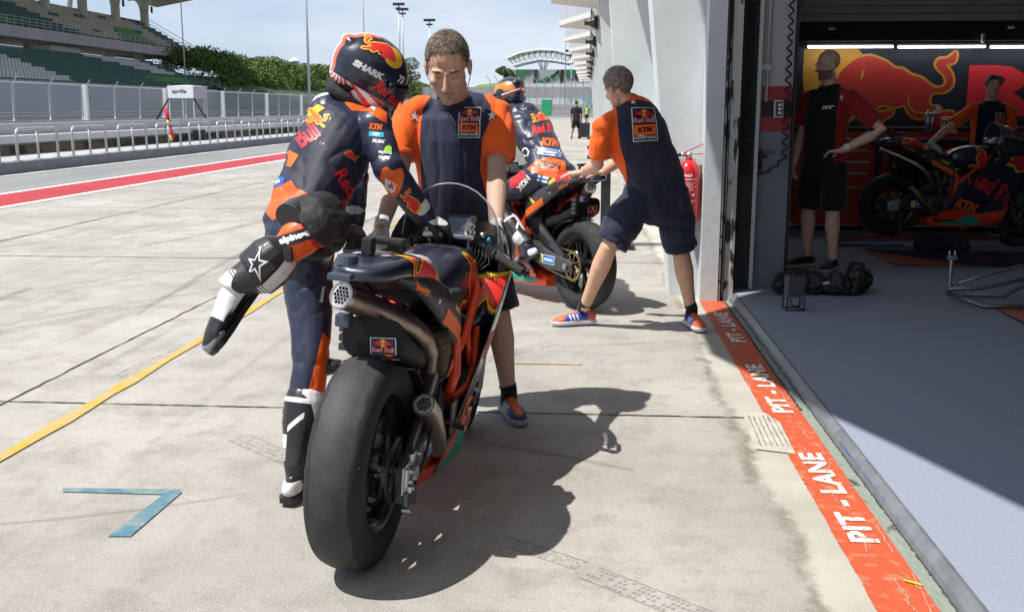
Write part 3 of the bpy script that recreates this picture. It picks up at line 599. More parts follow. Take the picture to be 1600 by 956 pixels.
# grandstand
gs = empty('grandstand', (-58, 100, 0), 0, 'two tier concrete grandstand with green and tan seats under a beige roof', 'grandstand')
m_gsc = mat('grandstand_concrete', (.33, .31, .32), .85, var=.1, vs=.4); m_col = mat('column_concrete', (.45, .43, .36), .8, var=.08, vs=.5); m_roof = mat('beige_roof', (.5, .43, .34), .8, var=.05, vs=.3)
m_sg = mat('green_seats', (.018, .085, .06), .6, var=.2, vs=1.5); m_sl = mat('light_green_seats', (.06, .2, .03), .6, var=.2, vs=1.5); m_st = mat('tan_seats', (.35, .32, .26), .6, var=.15, vs=1.5); m_sw = mat('white_seats', (.42, .44, .43), .6, var=.1, vs=1.5)
def tier(xf_, zf, xb, zb, rows, y0, y1, colfn):
    b = MB(); n = rows; pr = [(xf_, zf-.9)]
    for i in range(n): xx = xf_+(xb-xf_)*i/n; x2 = xf_+(xb-xf_)*(i+1)/n; z = zf+(zb-zf)*i/(n-1); pr += [(xx, z), (x2, z)]
    pr += [(xb, zf-.9)]; b.prism([(x+58, z) for x, z in pr], y0-100, y1-100, lambda x, y, z: (x, z, y)); b.build('terrace', m_gsc, gs)
    for i in range(n):
        x = xf_+(xb-xf_)*(i+.55)/n; z = zf+(zb-zf)*i/(n-1); b = MB(); y = y0+.3; j = 0
        while y < y1-.4:
            b.mi = colfn(i, y)
            if b.mi is not None:
                b.box((x+58, y-100, z+.22), (.42, .44, .1)); b.box((x+58-.2, y-100, z+.45), (.08, .44, .42))
            else: b.mi = 0
            y += .6
        b.build('seat_row', [m_sg, m_st, m_sl, m_sw], gs)
def c_low(i, y):
    if y < 101-i*.3: return 3
    if 124 < y < 136 and i in (1, 2): return 2
    if y > 124+ (7-i)*2.2 and y < 139-i*.2 and i > 3: return 3
    return 0
def c_up(i, y):
    if y < 115-i*.4: return 2 if y < 108 else 0
    if y < 121-i*1.: return 0
    if y > 150-i*.1: return 0
    if 133+i*1.2 < y < 143 and i < 4: return 2
    if (i*7+int(y/2.7)*5) % 11 == 0: return 0
    return 1
tier(-51, 4.0, -60.5, 7.2, 9, 85, 142, c_low); tier(-60, 10.0, -67, 13.6, 8, 85, 155, c_up)
b = MB(); b.box((-2.2+.2, 20, 9.35), (.5, 70.2, 1.15)); b.build('front_beam', m_gsc, gs)
b = MB(); b.box((7.0, 13.5, 1.6), (.3, 57, 3.6)); b.build('front_wall', m_gsc, gs)
b = MB(); b.box((-6, 20, 8.85), (8, 70, .2)); b.build('floor_slab', m_gsc, gs)
b = MB()
for i in range(48): b.tube([(-1.8, -14+i*1.45, 9.9), (-1.8, -14+i*1.45, 10.9)], .03, 5)
for z in (10.9, 10.55, 10.25): b.tube([(-1.8, -15, z), (-1.8, 55, z)], .03, 5)
b.tube([(-1.8, 55, 10.9), (-9, 55, 15)], .04, 5); b.tube([(-1.8, 55, 10.3), (-9, 55, 14.4)], .04, 5)
b.tube([(6.9, 42, 5), (-2.5, 42, 8.4)], .05, 5); b.tube([(6.9, 42, 4.6), (-2.5, 42, 8.0)], .05, 5); b.tube([(6.9, 42, 4.2), (-2.5, 42, 7.6)], .05, 5)
for i in range(9): b.tube([(6.9-i*1.17, 42, 3.6+i*.42), (6.9-i*1.17, 42, 5.0+i*.42)], .04, 5)
b.build('railing', m_galv, gs)
for i in range(7):
    Y = 153-9.55*i-100; c = MB(); c.tube([(-8, Y, 8.8), (-8, Y, 15.6)], .6, 14); c.tube([(-8, Y, 15.6), (-8, Y, 16.4), (-8, Y, 17.6)], [.62, .75, 1.5], 14); c.build('column', m_col, gs, True)
    c = MB(); c.tube([(-5, Y, 0), (-5, Y, 8.8)], .75, 14); c.build('column', m_col, gs, True)
    c = MB(); c.box((-7.2, Y+.9, 15.9), (.25, .25, .9)); c.build('roof_lamp', m_loud, gs)
b = MB()
for i in range(9):
    Y = 153-9.55*i-100; sec = []
    for u in range(9):
        a = -1+u/4; zr = .0 + 1.3*(abs(a)**2)*-1 + 1.3
        sec.append((Y+a*4.775, zr))
    b.loft([[(-22, y_, 20.5+z_*.2) for y_, z_ in sec]+[(-22, y_, 21.4) for y_, z_ in sec[::-1]], [(-8, y_, 16.6+z_) for y_, z_ in sec]+[(-8, y_, 18.6) for y_, z_ in sec[::-1]], [(2, y_, 18.4+z_) for y_, z_ in sec]+[(2, y_, 20.4) for y_, z_ in sec[::-1]], [(12, y_, 21.4+z_*.4) for y_, z_ in sec]+[(12, y_, 22.2) for y_, z_ in sec[::-1]]])
b.build('roof', m_roof, gs)
b = MB(); b.box((-9, -1, 6.8), (.4, 28, 3.8)); b.build('back_wall', mat('dark_grey_wall', (.16, .16, .16), .9, var=.2, vs=.3), gs)  # plain dark grey wall, mottled at random
b = MB(); b.box((-5.6, 21, 7.5), (3.2, 7, 2.4), bev=.2); b.build('commentary_booth', mat('booth_panels', (.55, .56, .55), .5), gs)
b = MB(); b.box((-3, 31, 6.9), (.3, 12, 1.1)); b.build('parapet', mat('parapet_grey', (.38, .4, .42), .7), gs)
m_wst = mat('white_steel', (.75, .76, .78), .4)
for i, Yc in enumerate((126, 136, 146)):
    b = MB(); b.tube([(-78, Yc+3, 2), (-70+0*i, Yc-5, 22)], .35, 10); tag(b.build('roof_strut', m_wst, None, True), 'slanting white steel strut behind the upper stand, '+['nearest', 'middle', 'farthest'][i]+' of the three', 'strut', 'white roof struts')
b = MB(); b.box((-92, 185, 3), (14, 36, 9)); t = tag(b.build('distant_building', mat('orange_brick', (.45, .27, .15), .8, c2=(.6, .55, .45), vs=1.2, stretch=(1, .6, 3))), 'sunlit tan brick building seen under the grandstand', 'building')
# embankment and hedge
b = MB(); b.add([(-37, 135, 0), (-57, 143, 6.2), (-95, 143, 6.2), (-37, 700, 0), (-57, 700, 6.2), (-95, 700, 6.2)], [(0, 1, 4, 3), (1, 2, 5, 4)]); b.add([(-37, 135, 0), (-37, 135, -.5), (-57, 143, -.5), (-57, 143, 6.2), (-95, 143, 6.2), (-95, 143, -.5)], [(0, 1, 2, 3), (2, 5, 4, 3)]); m_bank = mat('grass_bank', (.035, .06, .018), .95, var=.3, vs=.6, bump=.5, bs=8); struct(b.build('embankment', m_bank, fix=False))
def leafmat(name, c, c2): m = mat(name, c, .75, c2=c2, vs=1.1, thr=(.35, .65)); m.node_tree.nodes['Principled BSDF'].inputs['Subsurface Weight'].default_value = 0; return m
m_leaf = leafmat('hedge_leaves', (.035, .075, .012), (.12, .19, .025)); m_leafd = leafmat('tree_leaves', (.03, .065, .018), (.09, .15, .035)); m_bark = mat('bark', (.12, .09, .06), .9, var=.2)
def leaves(cl, n, size, seed=1):
    """cl: list of (centre, radii) clumps; leaf faces spread through them"""
    rg = np.random.default_rng(seed); b = MB(); tot = sum(r[0]*r[2] for _, r in cl); vs = []; fs = []
    for c, r in cl:
        k = max(6, int(n*r[0]*r[2]/tot)); d = rg.normal(size=(k, 3)); d /= np.linalg.norm(d, axis=1)[:, None]; rad = rg.uniform(.55, 1.08, k)**.6
        P = np.array(c)+d*rad[:, None]*np.array(r); A = rg.normal(size=(k, 3)); A /= np.linalg.norm(A, axis=1)[:, None]; B = np.cross(A, rg.normal(size=(k, 3))); B /= np.linalg.norm(B, axis=1)[:, None]; s = size*rg.uniform(.5, 1.3, k)[:, None]
        o = len(vs); q = np.stack([P-A*s, P+B*s*.45, P+A*s, P-B*s*.45], 1).reshape(-1, 3); vs += q.tolist(); fs += [(o+4*i, o+4*i+1, o+4*i+2, o+4*i+3) for i in range(k)]
    b.v = [tuple(v) for v in vs]; b.f = fs; b.m = [0]*len(fs); return b
random.seed(5); cl = []
y = 146
while y < 520:
    st = 1.4+(y-146)*.012
    for j in range(7): xq = random.uniform(-60, -52.5); cl.append(((xq, y+random.uniform(-1, 1), (5.2+random.uniform(-.6, 1.0)+(3.2 if xq < -56 else (xq+52.5)*-.9)+.3*math.sin(y*.21))), (random.uniform(1.2, 2.0), random.uniform(1.3, 2.3), random.uniform(.8, 1.3))))
    y += st
b = leaves(cl, 120000, .26, 2); tag(b.build('hedge', m_leaf, fix=False), 'long dense green hedge on the bank beyond the grandstand', 'hedge')
def tree(x, y, z, h, r, label, n=5000, seed=1, leaf=.35, m=None, group='distant trees', sparse=False):
    t = empty('tree', (x, y, z), 0, label, 'tree', group); rnd = random.Random(seed); b = MB(); b.tube([(0, 0, 0), (.1*r, 0, h*.3), (0, .05*r, h*.62)], [h*.03, h*.022, h*.01], 7); cl = []
    for i in range(9):
        a = rnd.uniform(0, 6.28); q = rnd.uniform(.2, .8)*r; hz = rnd.uniform(.35, .92)*h; e = (q*math.cos(a), q*math.sin(a), hz); b.tube([(0, 0, hz*.62), (e[0]*.6, e[1]*.6, hz*.85), e], [h*.012, h*.008, h*.003], 5)
        s = rnd.uniform(.28, .5)*r; cl.append((e, (s, s, s*.75)))
    b.build('trunk', m_bark, t, True); leaves(cl, n, leaf, seed).build('crown', m or m_leafd, t, fix=False); return t
tree(-42, 235, 0, 13, 4.2, 'loose pale tree behind the centre mechanic at left of his head', 2600, 4, .27); tree(-47, 246, 0, 14.5, 4.5, 'tall airy tree right of the two light masts', 2400, 6, .27); tree(-56, 250, 0, 12.5, 5, 'airy tree between the helmet and the light masts', 3000, 9, .28)
tree(-68, 280, 4, 12, 5, 'bushy tree beyond the hedge end', 3500, 8, .45)
tree(-32, 400, 9.5, 8.5, 4.2, 'round green tree on top of the grassy hill', 4000, 12, .4)
# hill beyond
b = MB(); b.add([(-55, 330, 0), (-42, 400, 10.5), (-26, 400, 11.5), (-20, 330, 0), (-50, 480, 11), (-18, 480, 11)], [(0, 3, 2, 1), (1, 2, 5, 4)]); struct(b.build('grassy_hill', mat('hill_grass', (.1, .2, .03), .95, var=.15, vs=.2), fix=False))  # bright green grass with slight random variation
# far grandstand
fg = empty('far_grandstand', (-8, 400, 0), 0, 'distant grandstand with green and grey seats under a white truss roof', 'grandstand')
def fp(x, y, Y=400): p = atY(x, y, Y); return (p.x+8, p.z)
b = MB(); P = [fp(*q) for q in ((803, 111), (935, 111), (935, 140), (808, 140))]
m_fs = mat('far_green_seats', (.03, .14, .06), .7, var=.1, vs=.5); m_fg = mat('far_grey_seats', (.32, .34, .35), .7, var=.1, vs=.5)
def fslab(px, m, d, nm): b = MB(); b.prism([fp(*q) for q in px], -d, 12-d, lambda x, y, z: (x, z, y)); return b.build(nm, m, fg)
fslab([(802, 109), (935, 109), (935, 150), (812, 150)], m_fg, 0, 'seating_bank'); fslab([(806, 109), (836, 109), (812, 124), (806, 127)], m_fs, .3, 'green_seats'); fslab([(839, 128), (874, 112), (873, 109), (874, 118), (850, 133), (839, 133)], m_fs, .3, 'green_seats'); fslab([(882, 109), (912, 109), (912, 118), (880, 124)], m_fs, .3, 'green_seats')
fslab([(812, 131), (935, 131), (935, 139), (806, 139)], m_wst, .8, 'white_wall'); fslab([(836, 109), (840, 109), (836, 138), (832, 138)], m_blk, .5, 'stair'); fslab([(876, 109), (881, 109), (878, 138), (874, 138)], m_blk, .5, 'stair')
flat('painted_letter', fitted(text2('S', .08, 0, 1.5), 4.2, 2.4), mat('navy_letter', (.02, .03, .06), .6), frame((fp(902, 122)[0], -.9, fp(902, 122)[1]), (1, 0, 0), (0, 0, 1)), fg)
b = MB(); ru = [(791, 92), (812, 83), (840, 78), (868, 79), (890, 85), (905, 80), (935, 74)]; rl = [(800, 103), (818, 98), (842, 93), (866, 95), (888, 99), (905, 95), (935, 90)]
for dd in (0, 9, 18):
    pu = [(fp(*q)[0], dd, fp(*q)[1]) for q in ru]; pl = [(fp(*q)[0], dd, fp(*q)[1]) for q in rl]; b.tube(pu, .35, 6); b.tube(pl, .22, 6)
    for i in range(6):
        for s_ in (0, .33, .66):
            A = V(pu[i]).lerp(V(pu[i+1]), s_); B_ = V(pl[i]).lerp(V(pl[i+1]), s_+.16); C_ = V(pu[i]).lerp(V(pu[i+1]), s_+.33); b.tube([A, B_, C_], .14, 5)
b.build('roof_truss', m_wst, fg); b = MB()
for i in range(6): A = fp(*ru[i]); B_ = fp(*ru[i+1]); b.add([(A[0], 0, A[1]+.4), (B_[0], 0, B_[1]+.4), (B_[0], 18, B_[1]+.4), (A[0], 18, A[1]+.4)], [(0, 1, 2, 3)])
b.build('roof_skin', mat('roof_membrane', (.5, .52, .5), .6), fg)
b = MB()
for dx in (-5, -2, 2, 5): c = fp(848, 109); d = fp(848+dx*1.6, 94); b.tube([(c[0]+dx*.15, 5, c[1]), (d[0], 5, d[1])], .3, 6)
a0 = fp(848, 79); b.tube([(a0[0]-1.4, 5, a0[1]), (a0[0], 5, a0[1]+2.8), (a0[0]+1.4, 5, a0[1])], .3, 6); b.build('mast', m_wst, fg)
# barriers and fence at the far end
b = MB(); 
for i, (z, x0_, x1_) in enumerate(((.4, -30, 14), (1.1, -30, 14), (1.8, -30, 14))): b.box(((x0_+x1_)/2, 150, z), (x1_-x0_, .4, .45))
tag(b.build('guard_rail', mat('rail_grey', (.4, .41, .42), .6)), 'grey stacked guard rail closing the far end of the pit lane', 'barrier')
b = MB(); b.box((-5, 250, 3.0), (70, 1, 7.0)); tag(b.build('retaining_wall', mat('far_wall', (.33, .34, .35), .9, var=.08, vs=.2)), 'long grey wall below the distant grandstand', 'wall')
b = MB(); b.box((-5, 240, 2.9), (60, .3, 1.8)); tag(b.build('advertising_boards', mat('board_white', (.6, .66, .66), .6, c2=(.12, .38, .36), vs=.16, thr=(.56, .6))), 'white and teal boards on the far wall', 'boards')
ff = empty('far_fence', (0, 148, 0), 0, 'dark wire fence on leaning posts behind the far guard rail', 'fence')
for i in range(17):
    b = MB(); b.tube([(-14+i*1.1, 0, 1), (-14+i*1.1, 0, 5.2), (-14.5+i*1.1, 0, 6.0)], .06, 5); b.build('post', m_galv, ff)
b = MB(); b.add([(-14, 0, 1), (4, 0, 1), (4, 0, 5.1), (-14, 0, 5.1)], [(0, 1, 2, 3)]); b.build('wire_mesh', mat('wire', (.25, .26, .27), .6, alpha=.25), ff)
# light masts
def mast(x, Y, ytop, label, arm=True, r=.09):
    p = atY(x, max(ytop, -6), Y); h = p.z if ytop > 0 else p.z+4; t = empty('light_mast', (p.x, Y, 0), 0, label, 'light mast', 'thin light masts'); b = MB(); b.tube([(0, 0, 0), (0, 0, h)], [r*1.5, r*.8], 7); b.build('pole', m_galv, t, True)
    b = MB(); b.box((0, 0, h), (Y*.011, .5, Y*.0022)); b.box((0, 0, h-Y*.004), (Y*.006, .4, Y*.0015)); b.build('lamp_head', m_loud, t)
mast(478, 95, -5, 'thin mast rising left of the rider helmet', r=.1); mast(567, 110, -5, 'thin mast behind the top of the rider helmet', r=.06); mast(623, 120, 7, 'tallest light mast between the helmet and the centre mechanic'); mast(629, 150, 15, 'light mast just right of the tallest one'); mast(671, 170, 32, 'short light mast beside the centre mechanic head')
mast(884, 200, 20, 'light mast rising past the distant grandstand roof'); mast(893, 190, 80, 'mast before the letter of the distant grandstand'); mast(282, 130, -5, 'thin mast rising above the far end of the grandstand', r=.07)
# control tower, pole
tw = empty('watch_tower', (-74, 260, 6), 0, 'small white watch tower with a pointed roof above the hedge', 'tower'); tw.scale = (.55, .55, .72); b = MB(); b.box((0, 0, 4.2), (2.0, 2, 8)); b.build('shaft', m_wst, tw); b = MB(); b.box((0, 0, 9), (3.4, 3.4, 1.6)); b.build('cabin', mat('tower_glass', (.1, .12, .14), .2), tw); b = MB(); b.tube([(0, 0, 9.8), (0, 0, 10.2), (0, 0, 11.3)], [2.6, 2.4, .2], 4); b.build('roof', m_wst, tw)
b = MB(); b.box((-80.5, 258, 9), (.8, .8, 10)); tag(b.build('chimney_post', m_wst), 'white square post standing left of the watch tower', 'post')
b = MB(); b.box((-60, 262, 7), (16, 8, 5)); tag(b.build('low_building', m_wst), 'low white building behind the right end of the hedge', 'building')
# tent
tn = empty('canopy_tent', (-32.6, 83, 0), 0, 'white pop up canopy tent with printed valance beyond the pit wall', 'tent'); m_tent = mat('tent_fabric', (.8, .8, .82), .6); m_tentg = mat('tent_fabric_grey', (.42, .38, .45), .6)
z0 = 1.45+.8; b = MB(); b.box((0, 0, 2.75), (2.1, 3.0, .95)); b.build('valance', m_tent, tn); b = MB(); b.loft([[(-1.05, -1.5, 3.23), (1.05, -1.5, 3.23), (1.05, 1.5, 3.23), (-1.05, 1.5, 3.23)], [(-.1, -.1, 3.32), (.1, -.1, 3.32), (.1, .1, 3.32), (-.1, .1, 3.32)]]); b.build('roof', m_tent, tn)
b = MB(); b.box((1.06, 0, 2.75), (.02, 2.98, .9)); b.build('side_flap', m_tentg, tn); flat('lettering', fitted(text2('aprilia', .03), 1.2, .4), mat('grey_letters', (.1, .1, .16), .6), frame((-.1, -1.51, 2.78), (1, 0, 0), (0, 0, 1)), tn)
for sx in (-1, 1):
    for sy in (-1, 1): b = MB(); b.tube([(sx, sy*1.4, 0), (sx, sy*1.4, 2.4)], .05, 6); b.build('leg', m_postw, tn)
for x_, s_ in ((-1, -1), (1, 1)): b = MB(); b.tube([(x_, -1.4, 2.3), (x_+s_*1.3, -1.6, .2)], .07, 6); b.build('tie_strap', m_blk, tn)
# rolled flags by the pit wall
fl = empty('flag_bundle', (-14.9, 36, .25), 0, 'red and yellow signal flags propped against the pit wall', 'flags'); fl.scale = (.62, .62, .8); m_fr = mat('flag_red', (.6, .02, .04), .7); m_fy = mat('flag_yellow', (.7, .75, .02), .7)
b = MB(); b.tube([(0, .1, .9), (-.1, .12, 1.15), (-.2, .15, 1.5)], [.06, .1, .13], 8); b.tube([(.22, 0, .2), (.12, 0, .5), (.05, 0, .8)], [.12, .1, .05], 8); b.build('red_flag', m_fr, fl, True)
for q_ in range(2): b = MB(); b.tube([(.15, -.08, .1), (.05, -.08, .35)] if q_ else [(-.05, -.05, .75), (0, -.05, .98)], [.1, .05] if q_ else [.05, .1], 8); b.build('yellow_flag', m_fy, fl, True)
for dx in (-.25, .1, .35): b = MB(); b.tube([(dx, -.1, 0), (dx*.3-.1, .1, 1.2)], .02, 5); b.build('stick', m_blk, fl)
b = MB(); b.box((-15.0, 39.2, .45), (.4, .5, .4), rz=.3, bev=.03); tag(b.build('equipment_case', m_blk), 'black case on the walkway right of the flags', 'case')
b = MB(); b.lathe([(0, .22), (.03, .22), (.03, .15), (.55, .03), (.55, 0)], (-6.4, 118, 0), 'Z', 14); tag(b.build('traffic_cone', mat('cone_orange', (.7, .1, .02), .5), None, True), 'small orange cone far down the pit lane', 'cone')
b = MB(); b.box((-5.9, 146, 1.6), (1.4, 1.4, 2.2), bev=.1); tag(b.build('waste_bin', mat('bin_green', (.02, .3, .14), .5)), 'green bin in front of the far fence', 'bin')

# fire extinguisher on the wall fin
fe = empty('fire_extinguisher', (.765, 7.92, .6), 0, 'red fire extinguisher with white print hung on the pale wall', 'extinguisher'); fe.scale = (1.06, 1.06, 1.05); m_fe = mat('extinguisher_red', (.6, .012, .018), .22, coat=.7)
b = MB(); b.lathe([(0, 0), (0, .07), (.012, .082), (.03, .084), (.36, .084), (.4, .075), (.43, .05), (.445, .028), (.46, .028), (.46, 0)], (0, 0, 0), 'Z', 32); cyl = b.build('cylinder', m_fe, fe, ang=50)
d = Decals(cyl); m_fw = mat('label_white', (.8, .75, .74), .5)
d.put(xf(fitted(text2('sxd', .06), .055, .026), 1), m_fw, (-.01, -.085, .34), (1, 0, 0), (0, 0, 1), .01, .0008, band=.06)
for i, z in enumerate((.31, .285, .272, .259, .246, .233, .16, .147, .085, .072, .059)):
    d.put(poly2([rect(random.uniform(-.012, .012), 0, .09-.02*(i % 3), .004 if i else .007)]), m_fw, (0, -.085, z), (1, 0, 0), (0, 0, 1), .01, .0008, band=.06)
for i in range(3): d.put(poly2([rect(0, 0, .02, .022)]), m_fw, (-.04+.035*i, -.085, .2), (1, 0, 0), (0, 0, 1), .01, .0008, band=.06)
d.done()
for z_ in (.184, .034): b = MB(); b.lathe([(z_-.006, .0855), (z_, .087), (z_+.006, .0855)], (0, 0, 0), 'Z', 32); b.build('band', m_rcan, fe, True)
b = MB(); b.tube([(0, 0, .455), (0, 0, .5)], .02, 10); b.tube([(-.02, 0, .48), (-.06, -.01, .485)], .013, 8); b.build('valve', m_stl, fe, True)
b = MB(); b.box((.055, 0, .488), (.13, .018, .006), rot=Matrix.Rotation(R(-4), 4, 'Y') @ Matrix.Identity(4)); b.box((.03, 0, .528), (.16, .02, .007), rot=Matrix.Rotation(R(-26), 4, 'Y')); b.build('lever', m_fe, fe)
b = MB(); b.tube([(-.06, -.01, .485), (-.12, -.01, .47), (-.14, .0, .38), (-.12, .0, .2), (-.11, 0, .05)], .012, 8); b.build('hose', m_blk, fe, True)
b = MB(); b.box((.09, .06, .35), (.02, .06, .12)); b.box((0, .09, .3), (.12, .02, .3)); b.build('wall_bracket', m_pipe, fe)
# black frame stand behind the second motorcycle
st = empty('black_stand', (.14, 10.9, 0), 0, 'black metal stand seen between the bike tail and the pushing mechanic', 'stand'); b = MB()
for z in (.85, .95, 1.05, 1.15): b.box((0, 0, z), (.3, .2, .03))
b.build('rack', m_loud, st); b = MB(); b.box((.05, 0, .42), (.1, .1, .84)); b.build('column', m_loud, st); b = MB(); b.box((.05, 0, .03), (.6, .5, .05)); b.build('base', m_loud, st)
# ============================================================ PEOPLE
def skinmat(name, c=(.62, .355, .24)):
    m = mat(name, c, .5, var=.1, vs=22, bump=.12, bs=70); m.node_tree.nodes['Principled BSDF'].inputs['Subsurface Weight'].default_value = .08
    m.node_tree.nodes['Principled BSDF'].inputs['Subsurface Radius'].default_value = (.01, .004, .002); return m
m_skin = skinmat('skin'); m_skint = skinmat('tanned_skin', (.6, .35, .235))
m_hair = mat('dark_hair', (.03, .022, .018), .6, c2=(.1, .075, .055), vs=90, thr=(.4, .7), bump=.5, bs=160); m_hairp = mat('short_grey_hair', (.1, .08, .065), .7, c2=(.26, .22, .19), vs=60, thr=(.4, .7), bump=.5, bs=170); m_hairg = mat('brown_hair', (.07, .045, .03), .6, c2=(.24, .18, .135), vs=60, thr=(.4, .7), bump=.5, bs=170)  # last one: brown hair, lighter tone coloured in for a sun-lit top
NAVY = (.022, .026, .055); ORG = (.82, .115, .012)
def cloth(name, c, wr=.35, sc_=9, st=(1, 1, 1), rough=.85): return mat(name, c, rough, var=.07, vs=5, bump=wr, bs=sc_, stretch=st, sheen=.15, spec=.25)
m_short = cloth('navy_shorts', (.014, .016, .028)); m_sock = cloth('black_sock', (.01, .01, .012)); m_glovew = cloth('white_glove_fabric', (.6, .58, .56), .3, 60)
m_orh = cloth('orange_hem', ORG, .4, 60); m_navh = cloth('navy_rib', NAVY, .15, 120); m_patchw = mat('patch_white', (.75, .75, .75), .6); m_patchn = mat('patch_navy', (.01, .012, .03), .6); m_lr = mat('letter_red', (.72, .022, .03), .5); m_ly = mat('logo_yellow', (.85, .47, .02), .5); m_lo = mat('logo_orange', (.85, .14, .012), .5); m_lb = mat('letter_black', (.01, .01, .012), .5)
def hframe(c, f, u):
    f = V(f).normalized(); u = V(u); u = (u-f*u.dot(f)).normalized(); r = f.cross(u); return V(c), r, f, u
def head_mb(b, H, ears=True, big=1.0, nose=1.0):
    c, r, f, u = H; Q = Matrix((r, f, u)).transposed(); g = big
    def L_(x, y, z): return c+r*(x*g)+f*(y*g)+u*(z*g)
    def E(x, y, z, a, b_, d): b.ell(L_(x, y, z), (a*g, b_*g, d*g), Q, 16, 12)
    E(0, -.014, .034, .076, .096, .086); E(0, .024, -.03, .066, .063, .082); E(0, .033, -.078, .055, .046, .038); E(0, .07, -.102, .026, .02, .019)
    for s in (-1, 1):
        E(s*.043, .055, -.028, .022, .024, .02); E(s*.031, .063, -.004, .014, .013, .012); E(s*.046, .014, -.074, .021, .03, .026)
        if ears: E(s*.079, -.006, -.012, .008, .019, .031); E(s*.083, -.012, .0, .006, .013, .02)
        b.tube([L_(s*.012, .084, .02), L_(s*.03, .081, .023), L_(s*.05, .066, .016)], [.007*g, .008*g, .006*g], 8, dome=True)
        E(s*.0115, .097, -.043, .0085, .011, .008)
    b.tube([L_(0, .084, .012), L_(0, .098, -.014), L_(0, .112*nose, -.036)], [.008*g, .0095*g, .0115*g], 10, dome=True)
    b.tube([L_(-.022, .082, -.069), L_(0, .091, -.066), L_(.022, .082, -.069)], [.003*g, .0065*g, .003*g], 8, dome=True); b.tube([L_(-.018, .082, -.078), L_(0, .09, -.08), L_(.018, .082, -.078)], [.003*g, .0075*g, .003*g], 8, dome=True)
    return L_
def hand_mb(b, w_, d, n, curl=.5, thumb=1, side=1, sc_=1.0, spread=.02, tc_=.5):
    """w_ wrist, d towards the knuckles, n back of the hand, side +1 thumb on d x n side"""
    d = V(d).normalized(); n = V(n); n = (n-d*n.dot(d)).normalized(); l = d.cross(n)*side; w_ = V(w_); s = sc_
    b.tube([w_-d*.02*s, w_+d*.015*s, w_+d*.05*s, w_+d*.088*s], [(.029*s, .02*s), (.03*s, .018*s), (.038*s, .016*s), (.038*s, .0135*s)], 12, side=l, dome=True)
    for i, (o, ln) in enumerate(((.029, .074), (.010, .084), (-.010, .078), (-.029, .061))):
        p = w_+d*(.084-.004*abs(i-1))*s+l*o*s; pts = [w_+d*.055*s+l*o*.8*s, p]; a = 0; dd = d
        for k, fr in enumerate((.44, .31, .25)):
            a += curl*(1.0, 1.25, .8)[k]; dd = (d*math.cos(a)-n*math.sin(a)+l*spread*(1.5-i)).normalized(); p = p+dd*ln*fr*s; pts.append(p)
        b.tube(pts, [.0098*s, .0098*s, .0092*s, .0085*s, .0074*s], 9, dome=True)
    p0 = w_+d*.022*s+l*.02*s; p1 = p0+(d*.55+l*.75-n*.25).normalized()*.036*s; p2 = p1+(d*.85+l*.35-n*(.2+tc_)).normalized()*.032*s; p3 = p2+(d*.9+l*(.1-tc_*.4)-n*(.2+tc_)).normalized()*.026*s
    b.tube([p0, p1, p2, p3], [.015*s, .0125*s, .0105*s, .009*s], 9, dome=True)
def limb(b, pts, rr, n=14, side=None): b.tube(pts, rr, n, side=side, dome=True)
def legpts(h, k, a): h, k, a = V(h), V(k), V(a); return [h, h.lerp(k, .35), h.lerp(k, .7), k, k.lerp(a, .28), k.lerp(a, .6), a]
def armpts(s, e, w_): s, e, w_ = V(s), V(e), V(w_); return [s, s.lerp(e, .45), e, e.lerp(w_, .3), e.lerp(w_, .65), w_]
def foot_mb(b, a, t, g=1.0):
    a, t = V(a), V(t); d = (t-a); d.z = 0; d.normalize(); z = a.z-.055
    b.tube([a, a-V((0, 0, .04))-d*.01], [.037*g, .036*g], 10, dome=True); b.tube([V((a.x, a.y, z))-d*.05, V((a.x, a.y, z-.005))+d*.05, V((a.x, a.y, z-.012))+d*.13, V((a.x, a.y, z-.02))+d*.17], [(.034, .034), (.038, .036), (.042, .024), (.034, .016)], 10, side=d.cross(V((0, 0, 1))), dome=True)
